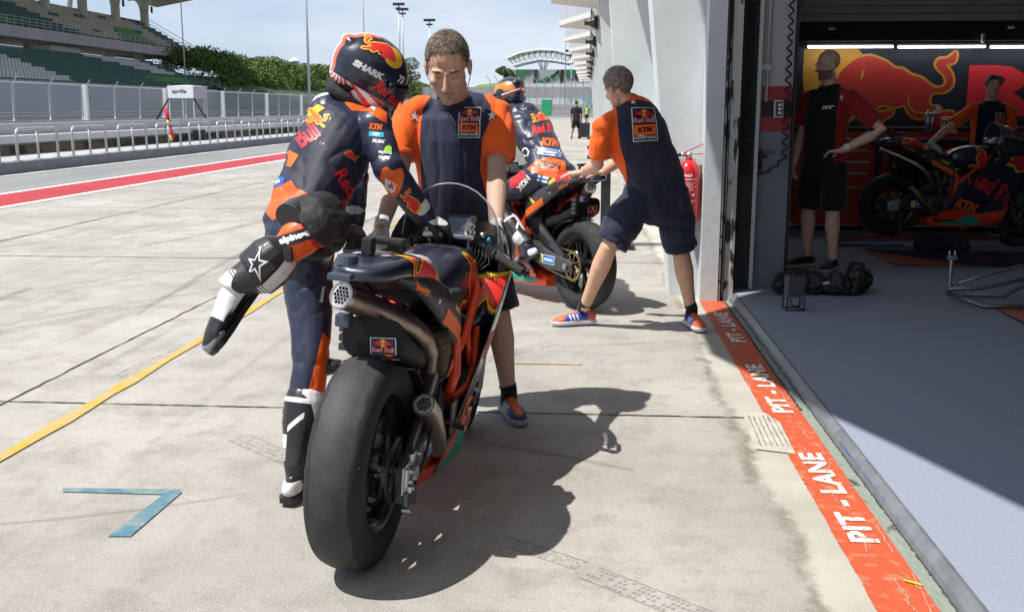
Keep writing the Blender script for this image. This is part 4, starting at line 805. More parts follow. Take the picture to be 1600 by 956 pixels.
def shoe(root, a, t, up, sole, stripes=None, name='shoe', toe_m=None, g=1.0, lift=0.0, loc=None):
    """running shoe: a ankle, t toe direction (horizontal) ; sole on ground below a"""
    a = V(a); d = V(t); pitch = d.z; d = d.normalized(); sd = d.cross(V((0, 0, 1))).normalized(); u = sd.cross(d).normalized(); z0 = a-u*(.088*g)
    def q(y, z, x=0): return z0+d*(y*g)+u*(z*g)+sd*(x*g)
    b = MB(); b.tube([q(-.062, .05), q(-.03, .052), q(.04, .05), q(.1, .043), q(.15, .036), q(.19, .03), q(.205, .028)], [(.03*g, .034*g), (.039*g, .04*g), (.039*g, .042*g), (.043*g, .033*g), (.045*g, .026*g), (.036*g, .02*g), (.02*g, .013*g)], 16, side=sd, dome=True)
    b.tube([q(-.012, .05), q(-.004, .098)], [(.042*g, .05*g), (.039*g, .045*g)], 14, side=sd, dome=False); me = remesh(b, .005, 3, name); me.materials.append(up); o = link(name, me, root, True)
    if loc is not None: o.location = loc
    sl = MB(); prof = [(-.09, .024), (-.075, .036), (-.03, .038), (.04, .034), (.09, .043), (.15, .046), (.2, .036), (.222, .016)]
    ol = [q(y, 0, x) for y, x in prof]+[q(y, 0, -x) for y, x in prof[::-1]]; n = len(ol); vs = []
    for h, gq in ((0.002, .93), (.01, 1.0), (.024, 1.02), (.03, .93)):
        cc = q(.06, 0); vs.append([cc+(p-cc)*gq+u*(h*g) for p in ol])
    sl.loft(vs); so_ = sl.build('sole', sole, o, True, ang=45)
    co = coords(me); rel = co-np.array(z0); yy = rel @ np.array(d); zz_ = rel @ np.array(u); xx = rel @ np.array(sd)
    field(me, 'p1', np.minimum(.1*g-np.abs(yy+.0*g), .5)*0-1 if stripes is None else np.maximum.reduce([.006*g-np.abs((yy-.3*zz_-k*g)) for k in (.03, .055, .08)])*1.0-np.where(zz_ > .075*g, 1, 0)-np.where(np.abs(xx) < .022*g, 1, 0))
    field(me, 'p2', np.maximum(yy-.135*g, -.03*g-yy)); field(me, 'p3', np.minimum(.02*g-np.abs(xx), np.minimum(yy-.03*g, zz_-.05*g)))
    lc = MB()
    for k in range(5):
        y = .045+.02*k; z = .093-.0085*k; lc.tube([q(y, z-.006, -.024), q(y, z+.003, 0), q(y, z-.006, .024)], .0028*g, 5)
    lc.build('laces', toe_m or sole, o, True)
    return o
def tee_stack(name, base, side_c, wr=.5):
    m = cloth(name, base, .9, 9, (1.3, 1, .3)); return panels(m, [('navy', side_c, None), ('piping', (.0, .0, .0), None)]) if False else panels(m, [('navy', side_c, None)])
def team_patch(D, org, xd, yd, w_, h_, step=.02, off=.003):
    """small woven team badge: emblem over red letters, orange block with black letters, white letters"""
    D.put(poly2([rect(0, 0, w_, h_)]), m_patchw, org, xd, yd, step, off); D.put(poly2([rect(0, 0, w_*.93, h_*.95)]), m_patchn, org, xd, yd, step, off+.0012)
    D.put(poly2([circ(0, h_*.33, w_*.14, 16)]), m_ly, org, xd, yd, step, off+.0024)
    bl_ = poly2([[(u, v) for u, v in BULL]]); k = w_*.36
    D.put(xf(bl_, k, k, 0, w_*.2, h_*.33), m_lr, org, xd, yd, step, off+.0036); D.put(xf(bl_, -k, k, 0, -w_*.2, h_*.33), m_lr, org, xd, yd, step, off+.0036)
    D.put(xf(fitted(text2('Red Bull', .05), w_*.84, h_*.15), 1, 1, 0, 0, h_*.13), m_patchw, org, xd, yd, step, off+.0034); D.put(xf(fitted(text2('Red Bull', .02), w_*.82, h_*.13), 1, 1, 0, 0, h_*.13), m_lr, org, xd, yd, step, off+.0046)
    D.put(poly2([rect(0, -h_*.16, w_*.86, h_*.3)]), m_lo, org, xd, yd, step, off+.0024); D.put(xf(fitted(text2('KTM', .07, .2), w_*.62, h_*.15), 1, 1, 0, 0, -h_*.16), m_lb, org, xd, yd, step, off+.0036)
    D.put(xf(fitted(text2('FACTORY RACING', .03), w_*.84, h_*.075), 1, 1, 0, 0, -h_*.39), m_patchw, org, xd, yd, step, off+.0036)
STAR = [(0, 1), (.22, .28), (.95, .28), (.4, -.12), (.62, -.9), (0, -.35), (-.5, -.75), (-.34, -.12), (-.8, .2), (-.2, .22)]
def hair_cap(H, root, loc, m, g=1.0, cut=.0, front=.07, side=-.03, short=.006, seed=1, n=2600, back=-.07):
    c, r, f, u = H; Q = Matrix((r, f, u)).transposed(); b = MB(); b.ell((0, 0, 0), (.0775*g, .0975*g, .088*g), None, 48, 30)
    me = b.mesh('hair'); co = coords(me)*1.0; co[:, 1] -= .014*g; co[:, 2] += .034*g
    # hairline: drop faces in front of / below it
    lim = np.where(co[:, 1] > .02*g, (.062+ (co[:, 1]-.02*g)*.35/g*1.0)*g, np.where(co[:, 1] > -.045*g, side*g, back*g))
    tmp_ = np.clip((np.abs(co[:, 0])/g-.03)/.03, 0, 1); lim = np.where(co[:, 1] > .02*g, np.maximum(side*g, (side+(co[:, 1]/g-.02)/.05*(front-side))*g), lim); lim = np.minimum(lim, front*g)+np.where(co[:, 1] > .045*g, .012*g*tmp_, 0)+.003*np.sin(co[:, 0]*300)*(co[:, 1] > .02*g)
    keep = co[:, 2] > lim
    d = np.array([mnoise.noise(V(p)*60+V((seed, 0, 0))) for p in co]); nn = co-np.array([0, -.014*g, .034*g]); nn /= np.linalg.norm(nn, axis=1)[:, None]+1e-9
    edge = np.clip((co[:, 2]-lim)/.015, 0, 1); co2 = co+nn*((short*edge+.0015*d*edge)[:, None])
    W = np.array(c)+co2 @ np.array(Q).T
    vs = [tuple(p) for p in W]; fs = [tuple(p.vertices) for p in me.polygons if all(keep[i] for i in p.vertices)]
    rg = np.random.default_rng(seed); idx = [i for i in range(len(vs)) if keep[i]]; fN = []
    for _ in range(n):
        i = idx[rg.integers(len(idx))]; p = W[i]+rg.normal(size=3)*.002*g; nv = np.array(Q) @ nn[i]; t = np.cross(nv, rg.normal(size=3)); t /= np.linalg.norm(t)+1e-9; L_ = rg.uniform(.003, .009)*g
        k = len(vs); fw = np.array(f)*.5; tip = p+(nv*.38+fw*1.1+t*.25)*L_*1.3; vs += [tuple(p-t*.0012), tuple(p+t*.0012), tuple(tip)]; fs.append((k, k+1, k+2))
    m2 = MB(); m2.v = [V(v) for v in vs]; m2.f = fs; m2.m = [0]*len(fs); o = m2.build('hair', m, root, True, fix=False); o.location = loc; return o

# ---------------- centre mechanic, facing the camera, holding the bars
def centre_mechanic():
    base = V((-.6, 4.72, 0)); lc = -base; root = empty('person', base, 0, 'man in orange and navy team shirt with bowed head holding the front motorcycle bars', 'person')
    H = hframe((-.613, 4.53, 1.632), (.02, -.86, -.52), (0, -.45, .88)); b = MB(); head_mb(b, H, nose=.97, big=1.19)
    neck = V((-.61, 4.78, 1.5)); limb(b, [V((-.62, 4.6, 1.58)), V((-.615, 4.69, 1.52)), neck], [.06, .062, .068])
    sL, sR = V((-.83, 4.78, 1.43)), V((-.415, 4.78, 1.43)); eL, eR = V((-.86, 4.66, 1.16)), V((-.41, 4.64, 1.16)); wL, wR = V((-.875, 4.3, .95)), V((-.385, 4.32, .94))
    b.tube([(-.61, 4.8, .88), (-.61, 4.79, 1.0), (-.61, 4.77, 1.12), (-.61, 4.78, 1.3), (-.61, 4.8, 1.42), (-.61, 4.8, 1.48)], [(.165, .12), (.165, .118), (.15, .11), (.178, .125), (.16, .105), (.08, .07)], 20, side=(1, 0, 0), dome=True)
    for s_, e_, w_, sg in ((sL, eL, wL, -1), (sR, eR, wR, 1)):
        limb(b, armpts(s_, e_, w_), [.048, .05, .044, .047, .038, .029])
        hand_mb(b, w_, (-.05*sg, -.55, -.6), (0, -.75, .6), .95, side=-sg)
    hL, hR = V((-.7, 4.8, .88)), V((-.51, 4.8, .88)); kL, kR = V((-.73, 4.83, .48)), V((-.41, 4.74, .485)); aL, aR = V((-.78, 4.9, .09)), V((-.365, 4.75, .09))
    for h_, k_, a_ in ((hL, kL, aL), (hR, kR, aR)):
        limb(b, legpts(h_, k_, a_), [.09, .082, .066, .055, .06, .046, .034]); foot_mb(b, a_, a_+(V((-.1, -1, 0)) if a_ is aL else V((.35, -.93, 0))), .85)
    me = remesh(b, .0045, 3); me.materials.append(panels(m_skin, [('beard', (.48, .31, .235), .7), ('lips', (.5, .23, .18), .5), ('brow', (.09, .06, .045), .8)])); co = coords(me); c_, r_, f_, u_ = H; rel = co-np.array(c_); hy = rel @ np.array(f_); hz = rel @ np.array(u_); hx = rel @ np.array(r_)
    field(me, 'beard', np.minimum.reduce([-.056-hz+np.abs(hx)*.5, hy+.02, .4+0*hy])*1.0); body = link('body', me, root, True); body.location = lc
    field(me, 'lips', np.minimum.reduce([.0085-np.abs(hz+.087), .028-np.abs(hx), hy-.06])); field(me, 'brow', np.maximum(np.minimum.reduce([.0042-np.abs(hz-.027+np.abs(np.abs(hx)-.035)*.3), .018-np.abs(np.abs(hx)-.04), hy-.05]), np.minimum.reduce([.0022-np.abs(hz+.008), .014-np.abs(np.abs(hx)-.034), hy-.05])))
    hair_cap(H, root, lc, m_hairg, 1.19, front=.088, side=.008, short=.004, seed=3, n=3200)
    cb = MB(); c, r, f, u = H
    for s in (-1, 1): p0 = c+r*(s*.037)+f*.104+u*.028; cb.tube([p0-r*s*.018-f*.001, p0, p0+r*(s*.02)-f*.008-u*.004], [.003, .0042, .002], 6, dome=True)
    o = cb.build('eyebrows', m_hair, root, True); o.location = lc
    cb = MB()
    for s in (-1, 1): cb.tube([c+r*(s*.098)+u*.025-f*.01, c+r*(s*.103)-u*.0-f*.0, c+r*(s*.099)-u*.03-f*.0, c+r*(s*.09)-u*.07-f*.01, c+r*(s*.08)-u*.11-f*.03, c+r*(s*.072)-u*.15-f*.06], .0018, 6)
    o = cb.build('ear_loop', mat('cord_blue', (.02, .05, .18), .5), root, True); o.location = lc
    # shirt
    b = MB(); b.tube([(-.61, 4.8, .80), (-.61, 4.8, .95), (-.61, 4.775, 1.12), (-.61, 4.775, 1.3), (-.61, 4.78, 1.4), (-.61, 4.78, 1.45), (-.612, 4.76, 1.5)], [(.192, .148), (.188, .145), (.18, .138), (.2, .152), (.195, .138), (.145, .115), (.08, .084)], 24, side=(1, 0, 0))
    for s_, e_, sg in ((sL, eL, -1), (sR, eR, 1)):
        q = s_.lerp(e_, .72); b.tube([s_+V((-.12*sg, 0, .035)), s_+V((-.06*sg, 0, .022)), s_+V((-.012*sg, 0, -.005)), s_.lerp(e_, .3)+V((.004*sg, 0, 0)), q+V((.008*sg, 0, 0))], [(.052, .047), (.066, .06), (.079, .073), (.082, .072), (.084, .071)], 18, side=(0, 1, 0), dome=False)
    for s_, e_, sg in ((sL, eL, -1), (sR, eR, 1)):
        q = s_.lerp(e_, .72)+V((.008*sg, 0, 0)); ax = (e_-s_).normalized(); h = MB(); h.tube([q-ax*.018, q-ax*.008, q+ax*.004], [(.0845, .0725), (.0875, .0755), (.0855, .0735)], 32, side=(0, 1, 0), caps=False); o = h.build('sleeve_hem', m_orh, root, True); o.location = lc
    h = MB(); h.tube([(-.612, 4.745, 1.478), (-.612, 4.735, 1.494), (-.612, 4.73, 1.506)], [(.09, .09), (.084, .084), (.08, .08)], 32, side=(1, 0, 0), caps=False); o = h.build('collar', m_navh, root, True); o.location = lc
    me = remesh(b, .007, 5, 'shirt'); fold(me, .014, 5, 2, (1, 1, .45)); wrinkle(me, .009, 6, 5, (1.7, 1, .45)); m = tee_stack('tee_fabric_front', ORG, NAVY); me.materials.append(m)
    co = coords(me); pol = [atY(x, y, 4.66) for x, y in ((684, 138), (668, 150), (657, 172), (655, 215), (656, 300), (658, 420), (776, 420), (770, 335), (757, 300), (750, 265), (754, 215), (765, 190), (766, 166), (752, 146), (735, 130), (700, 138))]; f1 = sdp(co[:, [0, 2]], [(p.x, p.z) for p in pol]); field(me, 'navy', np.where(co[:, 1] < 4.86, f1, -1))
    sh = link('shirt', me, root, True); sh.location = lc; D = Decals(sh)
    o_ = atY(731, 192, 4.6); team_patch(D, (o_.x, 4.5, o_.z), (1, 0, .0), (0, 0, 1), .098, .135, .012)
    for x, y in ((645, 168), (768, 168)):
        p = atY(x, y, 4.65); st_ = poly2([[(a*.022*(-1 if x > 700 else 1), c_*.028) for a, c_ in STAR]]); D.put(xf(st_, 1.25), m_patchn, (p.x, 4.5, p.z), (1, 0, 0), (0, .2, 1), .01, .002); D.put(st_, m_patchw, (p.x, 4.5, p.z), (1, 0, 0), (0, .2, 1), .01, .0035)
    D.done()
    b = MB(); b.tube([neck+V((-.002, -.035, .012)), neck+V((.0, -.03, .03))], [(.07, .068), (.066, .064)], 20, side=(1, 0, 0), caps=False); 
    b = MB(); b.tube([(-.61, 4.8, .96), (-.61, 4.81, .86), (-.61, 4.81, .76)], [(.19, .14), (.19, .145), (.17, .13)], 20, side=(1, 0, 0))
    for h_, k_ in ((hL, kL), (hR, kR)):
        b.tube([h_+V((0, .01, 0)), h_.lerp(k_, .45), h_.lerp(k_, .93)], [(.105, .105), (.107, .105), (.104, .1)], 18, side=(1, 0, 0))
    me = remesh(b, .009, 4, 'shorts'); fold(me, .014, 5, 9, (1, 1, .5)); wrinkle(me, .016, 7, 3, (1, 1, .6)); me.materials.append(m_short); o = link('shorts', me, root, True); o.location = lc
    mb_ = panels(mat('shoe_blue_front', (.035, .07, .2), .55, var=.2, vs=30, bump=.3, bs=60), [('p2', (.04, .06, .13), None), ('p1', (.6, .62, .68), None), ('p3', (.75, .13, .03), None)])
    for a_, k_, dr in ((aL, kL, (-.1, -1, 0)), (aR, kR, (.35, -.93, 0))):
        b = MB(); b.tube([a_-V((0, 0, .03)), a_+V((0, 0, .03)), a_.lerp(k_, .15)], [.042, .04, .043], 12); o = b.build('sock', m_sock, root, True); o.location = lc
        shoe(root, a_, dr, mb_, m_patchw if False else mat('sole_greyblue', (.3, .34, .42), .6), True, loc=lc, toe_m=m_lo)
    for w_, sg in ((wL, -1), (wR, 1)):
        b = MB(); hand_mb(b, w_, (-.05*sg, -.55, -.6), (0, -.75, .6), .95, side=-sg, sc_=1.14); b.tube([w_+V((0, .035, .03)), w_], [.037, .036], 12); me = remesh(b, .0045, 2, 'glove'); fold(me, .004, 30, 1); me.materials.append(m_glovew); o = link('glove', me, root, True); o.location = lc
    return root

# ---------------- mechanic pushing the second motorcycle
def pushing_mechanic():
    base = V((.35, 6.78, 0)); lc = -base; root = empty('person', base, 0, 'man in orange and navy shirt and navy shorts pushing the second motorcycle', 'person')
    H = hframe((.18, 6.47, 1.578), (-.66, .7, -.25), (-.25, -.05, .96)); b = MB(); head_mb(b, H)
    neck = V((.25, 6.5, 1.46)); limb(b, [V((.2, 6.48, 1.53)), V((.225, 6.49, 1.5)), neck], [.056, .06, .068])
    sF, sN = V((.13, 6.72, 1.37)), V((.16, 6.36, 1.33)); sFar, sNear = V((.36, 6.7, 1.4)), V((.075, 6.44, 1.34)); eN, wN = V((.055, 6.5, 1.1)), V((-.03, 6.72, 1.045)); eF, wF = V((.27, 6.95, 1.15)), V((.1, 6.98, 1.03))
    pv = V((.46, 6.78, .97)); T = [(pv+V((.0, 0, -.06))), pv+V((-.02, -.01, .04)), V((.4, 6.7, 1.12)), V((.32, 6.63, 1.28)), V((.255, 6.57, 1.38)), neck]
    sd = V((.78, .62, .1)); b.tube(T, [(.17, .13), (.165, .125), (.16, .12), (.185, .13), (.16, .11), (.07, .065)], 20, side=sd, dome=True); b.ell(sNear, (.035, .035, .035)); b.ell(sFar, (.035, .035, .035))
    for s_, e_, w_, sg in ((sNear, eN, wN, 1), (sFar, eF, wF, -1)):
        limb(b, armpts(s_, e_, w_), [.045, .047, .042, .046, .037, .028])
    hand_mb(b, wN, (-.95, .25, -.12), (0, -.1, 1), .16, side=1, tc_=.1); hand_mb(b, wF, (-.9, .3, -.1), (0, 0, 1), .16, side=-1, tc_=.1)
    hL, hR = V((.36, 6.74, .92)), V((.54, 6.78, .92)); kL, kR = V((.14, 6.66, .56)), V((.63, 6.86, .5)); aL, aR = V((-.02, 6.85, .1)), V((.71, 6.84, .1))
    for h_, k_, a_, t_ in ((hL, kL, aL, (-.97, -.25, 0)), (hR, kR, aR, (.25, -.97, 0))):
        limb(b, legpts(h_, k_, a_), [.092, .084, .066, .057, .064, .047, .035]); foot_mb(b, a_, a_+V(t_), .85)
    me = remesh(b, .0065, 3); me.materials.append(m_skint); o = link('body', me, root, True); o.location = lc
    hair_cap(H, root, lc, m_hairp, 1.02, front=.08, side=-.01, short=.004, seed=8, n=1500, back=-.075)
    cb = MB(); c, r, f, u = H; cb.ell(c-r*.089+u*-.012, (.007, .007, .007)); cb.ell(c+r*.089+u*-.012, (.007, .007, .007)); cb.tube([c-r*.09-u*.012, c-r*.088-u*.05, c-r*.07-u*.1+f*.01], .002, 5); o = cb.build('earplug', m_pipe, root, True); o.location = lc
    b = MB(); Tt = [pv+V((.0, -.005, -.0)), pv+V((-.025, -.01, .06)), V((.385, 6.7, 1.12)), V((.305, 6.61, 1.28)), V((.25, 6.555, 1.39)), neck+V((.0, 0, .01)), neck+V((-.03, -.01, .045))]
    b.tube(Tt, [(.205, .158), (.2, .152), (.2, .15), (.218, .155), (.2, .13), (.12, .09), (.07, .068)], 24, side=sd)
    for s_, e_ in ((sNear, eN), (sFar, eF)): b.ell(s_, (.06, .06, .055)); b.tube([s_+(V((.25, 6.56, 1.36))-s_)*.7+V((0, 0, .05)), s_+(V((.25, 6.56, 1.36))-s_)*.35+V((0, 0, .022)), s_+(V((.25, 6.56, 1.36))-s_)*.1, s_.lerp(e_, .35), s_.lerp(e_, .78)], [(.06, .056), (.064, .06), (.068, .062), (.074, .066), (.077, .067)], 18, side=(0, 1, 0))
    me = remesh(b, .008, 5, 'shirt'); fold(me, .012, 5, 12, (1, 1, .6)); wrinkle(me, .009, 6, 15, (1, 1, 1.3)); me.materials.append(tee_stack('tee_fabric_back', ORG, NAVY)); co = coords(me)
    pol = [atY(760+x*.4603, 100+y*.4603, 6.6) for x, y in ((438, 146), (470, 128), (520, 122), (570, 135), (625, 190), (670, 300), (720, 500), (460, 500), (478, 396), (470, 335), (452, 280), (444, 215))]; field(me, 'navy', np.where(co[:, 0] > .1, sdp(co[:, [0, 2]], [(p.x, p.z) for p in pol]), -1))
    sh = link('shirt', me, root, True); sh.location = lc; D = Decals(sh); o_ = atY(1010, 190, 6.5); yd = V((-.42, .1, 1)); team_patch(D, (o_.x, 6.35, o_.z), (1, .12, .1), yd, .165, .205, .015)
    o_ = atY(988, 158, 6.5); D.put(poly2([[(a*.022, c_*.016) for a, c_ in STAR]]), m_patchw, (o_.x, 6.35, o_.z), (1, 0, .1), yd, .01); D.done()
    b = MB(); b.tube([pv+V((-.01, 0, .06)), pv+V((.0, 0, -.05)), pv+V((0, 0, -.15))], [(.19, .15), (.2, .165), (.18, .15)], 20, side=sd); b.ell(pv+V((0, .0, -.16)), (.17, .15, .12))
    for h_, k_ in ((hL, kL), (hR, kR)): b.tube([h_, h_.lerp(k_, .45), h_.lerp(k_, .92)], [(.122, .122), (.122, .12), (.112, .11)], 18, side=(1, 0, 0))
    me = remesh(b, .01, 4, 'shorts'); fold(me, .014, 5, 30); wrinkle(me, .018, 7, 4); me.materials.append(cloth('navy_shorts_blue', (.017, .022, .048), .5, 8)); o = link('shorts', me, root, True); o.location = lc; D = Decals(o); o_ = atY(948, 348, 6.5); D.put(fitted(text2('KTM', .07, .2), .07, .022), m_lo, (o_.x, 6.3, o_.z), (1, .1, 0), (-.05, 0, 1), .01); D.done()
    bel = MB(); bel.tube([pv+V((-.012, 0, .045)), pv+V((-.018, 0, .072))], [(.186, .143), (.185, .143)], 28, side=sd, caps=False); 
    mb_ = panels(mat('shoe_blue_back', (.03, .06, .42), .5, var=.15, vs=30), [('p2', (.75, .12, .03), None), ('p1', (.8, .8, .8), None), ('p3', (.8, .13, .03), None)]); ms = mat('sole_blue_white', (.6, .62, .7), .5)
    for a_, k_, dr in ((aL, kL, (-.97, -.25, -.02)), (aR, kR, (.25, -.97, 0))):
        b = MB(); b.tube([a_-V((0, 0, .03)), a_+V((0, 0, .03)), a_.lerp(k_, .14)], [.043, .041, .044], 12); o = b.build('sock', m_sock, root, True); o.location = lc; shoe(root, a_, dr, mb_, ms, True, loc=lc, toe_m=m_lo)
    b = MB(); b.tube([wN+V((.018, -.002, .006)), wN+V((.006, .0, .004))], [.033, .032], 14, caps=False); o = b.build('wristband', m_loud, root, True); o.location = lc
    return root

# ---------------- racing leathers, helmets, boots
def leather(name, base=NAVY): return mat(name, base, .4, var=.14, vs=7, bump=.3, bs=9, coat=.06, spec=.45)
m_lin = mat('helmet_lining', (.02, .02, .024), .9, bump=.3); m_vis = mat('visor_smoke', (.012, .012, .014), .08, coat=1)
m_bl = mat('boot_black', (.012, .012, .013), .38, bump=.25, bs=40, coat=.2); m_bw = mat('boot_white', (.72, .72, .72), .35, coat=.3)
def helmet(root, c, f, u, shell, decals, g=1.0):
    c, r, f, u = hframe(c, f, u); b = MB()
    b.ell((0, -.012, .03), (.122*g, .148*g, .125*g), None, 40, 26); b.ell((0, .03, -.045), (.107*g, .118*g, .105*g), None, 36, 20); b.ell((0, .085, -.085), (.072*g, .07*g, .05*g), None, 24, 14)
    b.ell((0, -.11, .07), (.07*g, .06*g, .035*g), Matrix.Rotation(R(-20), 3, 'X'), 20, 12); b.ell((0, -.1, -.035), (.085*g, .05*g, .05*g), None, 20, 12)
    me = remesh(b, .006, 4, 'shell'); bm = bmesh.new(); bm.from_mesh(me)
    cutz = -.118*g; bmesh.ops.bisect_plane(bm, geom=bm.verts[:]+bm.edges[:]+bm.faces[:], plane_co=(0, .0, cutz), plane_no=(0, -.22, -1), clear_outer=True); bm.to_mesh(me); bm.free()
    me.materials.append(shell); o = link('helmet', me, root, True); M = Matrix(((r.x, f.x, u.x, c.x), (r.y, f.y, u.y, c.y), (r.z, f.z, u.z, c.z), (0, 0, 0, 1))); o.matrix_local = Matrix.Translation(-root.location) @ M
    co = coords(me); s_ = np.abs(co[:, 0]); pv = [(-.01, .035), (.05, .06), (.11, .062), (.16, .05), (.2, -.02), (.15, -.035), (.06, -.03), (.0, -.005)]
    field(me, 'rim', -(co[:, 2]+.22*co[:, 1]-cutz-.012)); field(me, 'zone', co[:, 2]*0-1)
    v = MB(); pts = []
    for i in range(17):
        a = R(-78+156*i/16); pts.append([(.124*math.sin(a)*g, .022*g+.128*math.cos(a)*g, .052*g-.004*abs(i-8)*g), (.122*math.sin(a)*g, .026*g+.131*math.cos(a)*g, -.03*g+.004*abs(i-8)*g)])
    vs = [q for p in pts for q in p]; v.add(vs, [(2*i, 2*i+1, 2*i+3, 2*i+2) for i in range(16)]); v.build('visor', m_vis, o, True)
    l = MB(); l.ell((0, -.01, -.02), (.098*g, .118*g, .098*g), None, 24, 14); l.tube([(0, -.015, -.09*g), (0, -.02, -.13*g)], [(.1*g, .12*g), (.082*g, .1*g)], 24, side=(1, 0, 0)); l.build('lining', m_lin, o, True)
    for q_ in (-1, 1): k = MB(); k.lathe([(-q_*.006, .0), (-q_*.006, .012), (q_*.006, .012), (q_*.008, 0)], (q_*.121*g, .055*g, .02*g), 'X', 14); k.build('visor_pivot', m_blk, o, True)
    D = Decals(o); decals(D, o); D.done(); return o
def boot(root, k_, a_, t_, loc, decal=True, g=1.0, colw=True, topf=.42, upv=None):
    k_, a_ = V(k_), V(a_); d = V(t_).normalized(); ax = (k_-a_).normalized(); sd = d.cross(V(upv) if upv else ax).normalized(); u = sd.cross(d).normalized()
    zo = .045 if upv else 0
    def q(y, z, x=0): return a_+d*(y*g)+u*((z+zo)*g)+sd*(x*g)
    b = MB(); top = a_.lerp(k_, topf+.22)
    b.tube([top, a_.lerp(k_, topf), a_.lerp(k_, .2), a_+u*.02, a_-u*.03], [(.08*g, .084*g), (.076*g, .08*g), (.06*g, .066*g), (.047*g, .053*g), (.036*g, .04*g)], 18, side=sd, dome=True)
    b.tube([q(-.06, -.055), q(-.03, -.05), q(.04, -.045), (q(.1, -.055)), q(.16, -.062), q(.195, -.066)], [(.03*g, .036*g), (.038*g, .042*g), (.04*g, .046*g), (.043*g, .034*g), (.042*g, .025*g), (.026*g, .017*g)], 16, side=sd, dome=True)
    sh_ = a_.lerp(k_, .45)+(u if upv else d)*.05*g; b.tube([a_.lerp(k_, .22)+(u if upv else d)*.035*g, sh_, top+(u if upv else d)*.022*g], [(.026*g, .02*g), (.036*g, .024*g), (.034*g, .018*g)], 12, side=sd, dome=True)
    me = remesh(b, .005, 3, 'boot'); me.materials.append(panels(mat('boot_leather', (.013, .013, .014), .35, bump=.08, bs=60, coat=.25), [('w1', (.72, .72, .72), .35), ('ribs', (.03, .03, .032), .7)])); o = link('boot', me, root, True); o.location = loc
    co = coords(me); A = np.array(a_); rel = co-A; yy = rel @ np.array(d); zz_ = rel @ np.array(u); xx = rel @ np.array(sd)
    ta = rel @ np.array(ax); w1 = np.maximum.reduce([np.minimum.reduce([.04-np.abs(yy-.055), zz_+.075, xx-.01]) if not upv else np.minimum.reduce([.085-np.abs(yy-.045), .04+zz_-zo+.02, xx+.045]),  np.minimum(-.025-yy, .026-np.abs(zz_+.05)), .009-np.abs(ta-.262), np.minimum(.05-np.abs(ta-.08), xx-.012 if upv else -xx-.03), np.minimum(.012-np.abs(ta-.18-xx), .03-np.abs(xx)) if not upv else ta*0-1])
    field(me, 'w1', w1 if colw else yy*0-1); field(me, 'ribs', np.minimum(.035-np.abs(ta-.05), .4*np.sin(ta*600)*.01))
    s = MB(); prof = [(-.095, .022), (-.07, .036), (-.02, .036), (.05, .034), (.12, .044), (.17, .043), (.205, .03), (.218, .012)]; ol = [q(y, -.098, x) for y, x in prof]+[q(y, -.098, -x) for y, x in prof[::-1]]; s.loft([[p+u*h for p in ol] for h in (0, .02)]); s.build('sole', m_bl, o)
    t = MB(); t.tube([q(.15, -.07), q(.2, -.074)], [(.045*g, .027*g), (.03*g, .02*g)], 14, side=sd, dome=True); t.build('toe_slider', mat('toe_grey', (.25, .26, .27), .3, metal=.4, coat=.5), o, True)
    bk = MB(); bk.box(a_.lerp(k_, .52)-d*.0+sd*.062*g, (.03, .03, .05), bev=.006); bk.box(a_.lerp(k_, .52)-sd*.062*g, (.03, .03, .05), bev=.006); bk.build('buckle', m_loud, o)
    if decal:
        D = Decals(o)
        for sg in (() if upv else (-1, 1)):
            st_ = poly2([[(x*.036*g, y*.05*g) for x, y in STAR]]); oo = a_.lerp(k_, .5)+sd*sg*.1*g
            nn = sd*sg; yd = ax; xd = yd.cross(nn); D.put(st_, m_bw, oo, xd, yd, .012, .0025); D.put(xf(st_, .55, .55, 0, 0, .002), m_bl, oo, xd, yd, .012, .004)
        if upv: st_ = poly2([[(x*.042, y*.06) for x, y in STAR]]); oo = a_.lerp(k_, .33)+V((0, -.15, .05)); D.put(st_, m_bw, oo, V((.95, -.05, -.2)), V((.1, .35, .9)), .012, .003); D.put(xf(st_, .6), m_bl, oo, V((.95, -.05, -.2)), V((.1, .35, .9)), .012, .0045)
        bk_ = a_.lerp(k_, .0)-d*.1-u*.03; D.put(fitted(text2('alpinestars', .05), .075*g, .016*g), m_bl if colw else m_bw, bk_, -sd, u, .01, .002)
        D.put(poly2([[(x*.026*g, y*.03*g) for x, y in STAR]]), m_bw, a_.lerp(k_, .36)-d*.12, -sd, ax, .01, .0025)
        D.done()
    return o
def glove(root, loc, w_, e_, d, n, curl, side, m=None, cuffm=None, sc_=1.16):
    b = MB(); hand_mb(b, w_, d, n, curl, side=side, sc_=sc_); w_ = V(w_); e_ = V(e_); b.tube([w_.lerp(e_, .3), w_.lerp(e_, .12), w_], [.05, .045, .034], 14)
    me = remesh(b, .005, 2, 'glove'); me.materials.append(panels(m or mat('glove_leather', (.013, .013, .014), .45, bump=.3, bs=60), [('w', (.7, .7, .7), .4)])); o = link('glove', me, root, True); o.location = loc
    co = coords(me); ax = np.array((w_-e_).normalized()); t = (co-np.array(w_)) @ ax; nn = np.array(V(n).normalized()); s = (co-np.array(w_)) @ nn
    dd = np.array(V(d).normalized()); q = (co-np.array(w_)) @ dd
    field(me, 'w', np.maximum(np.minimum(.022-np.abs(t+.045), .2), np.minimum(.045-np.abs(q-.05), s+.002)))
    return o
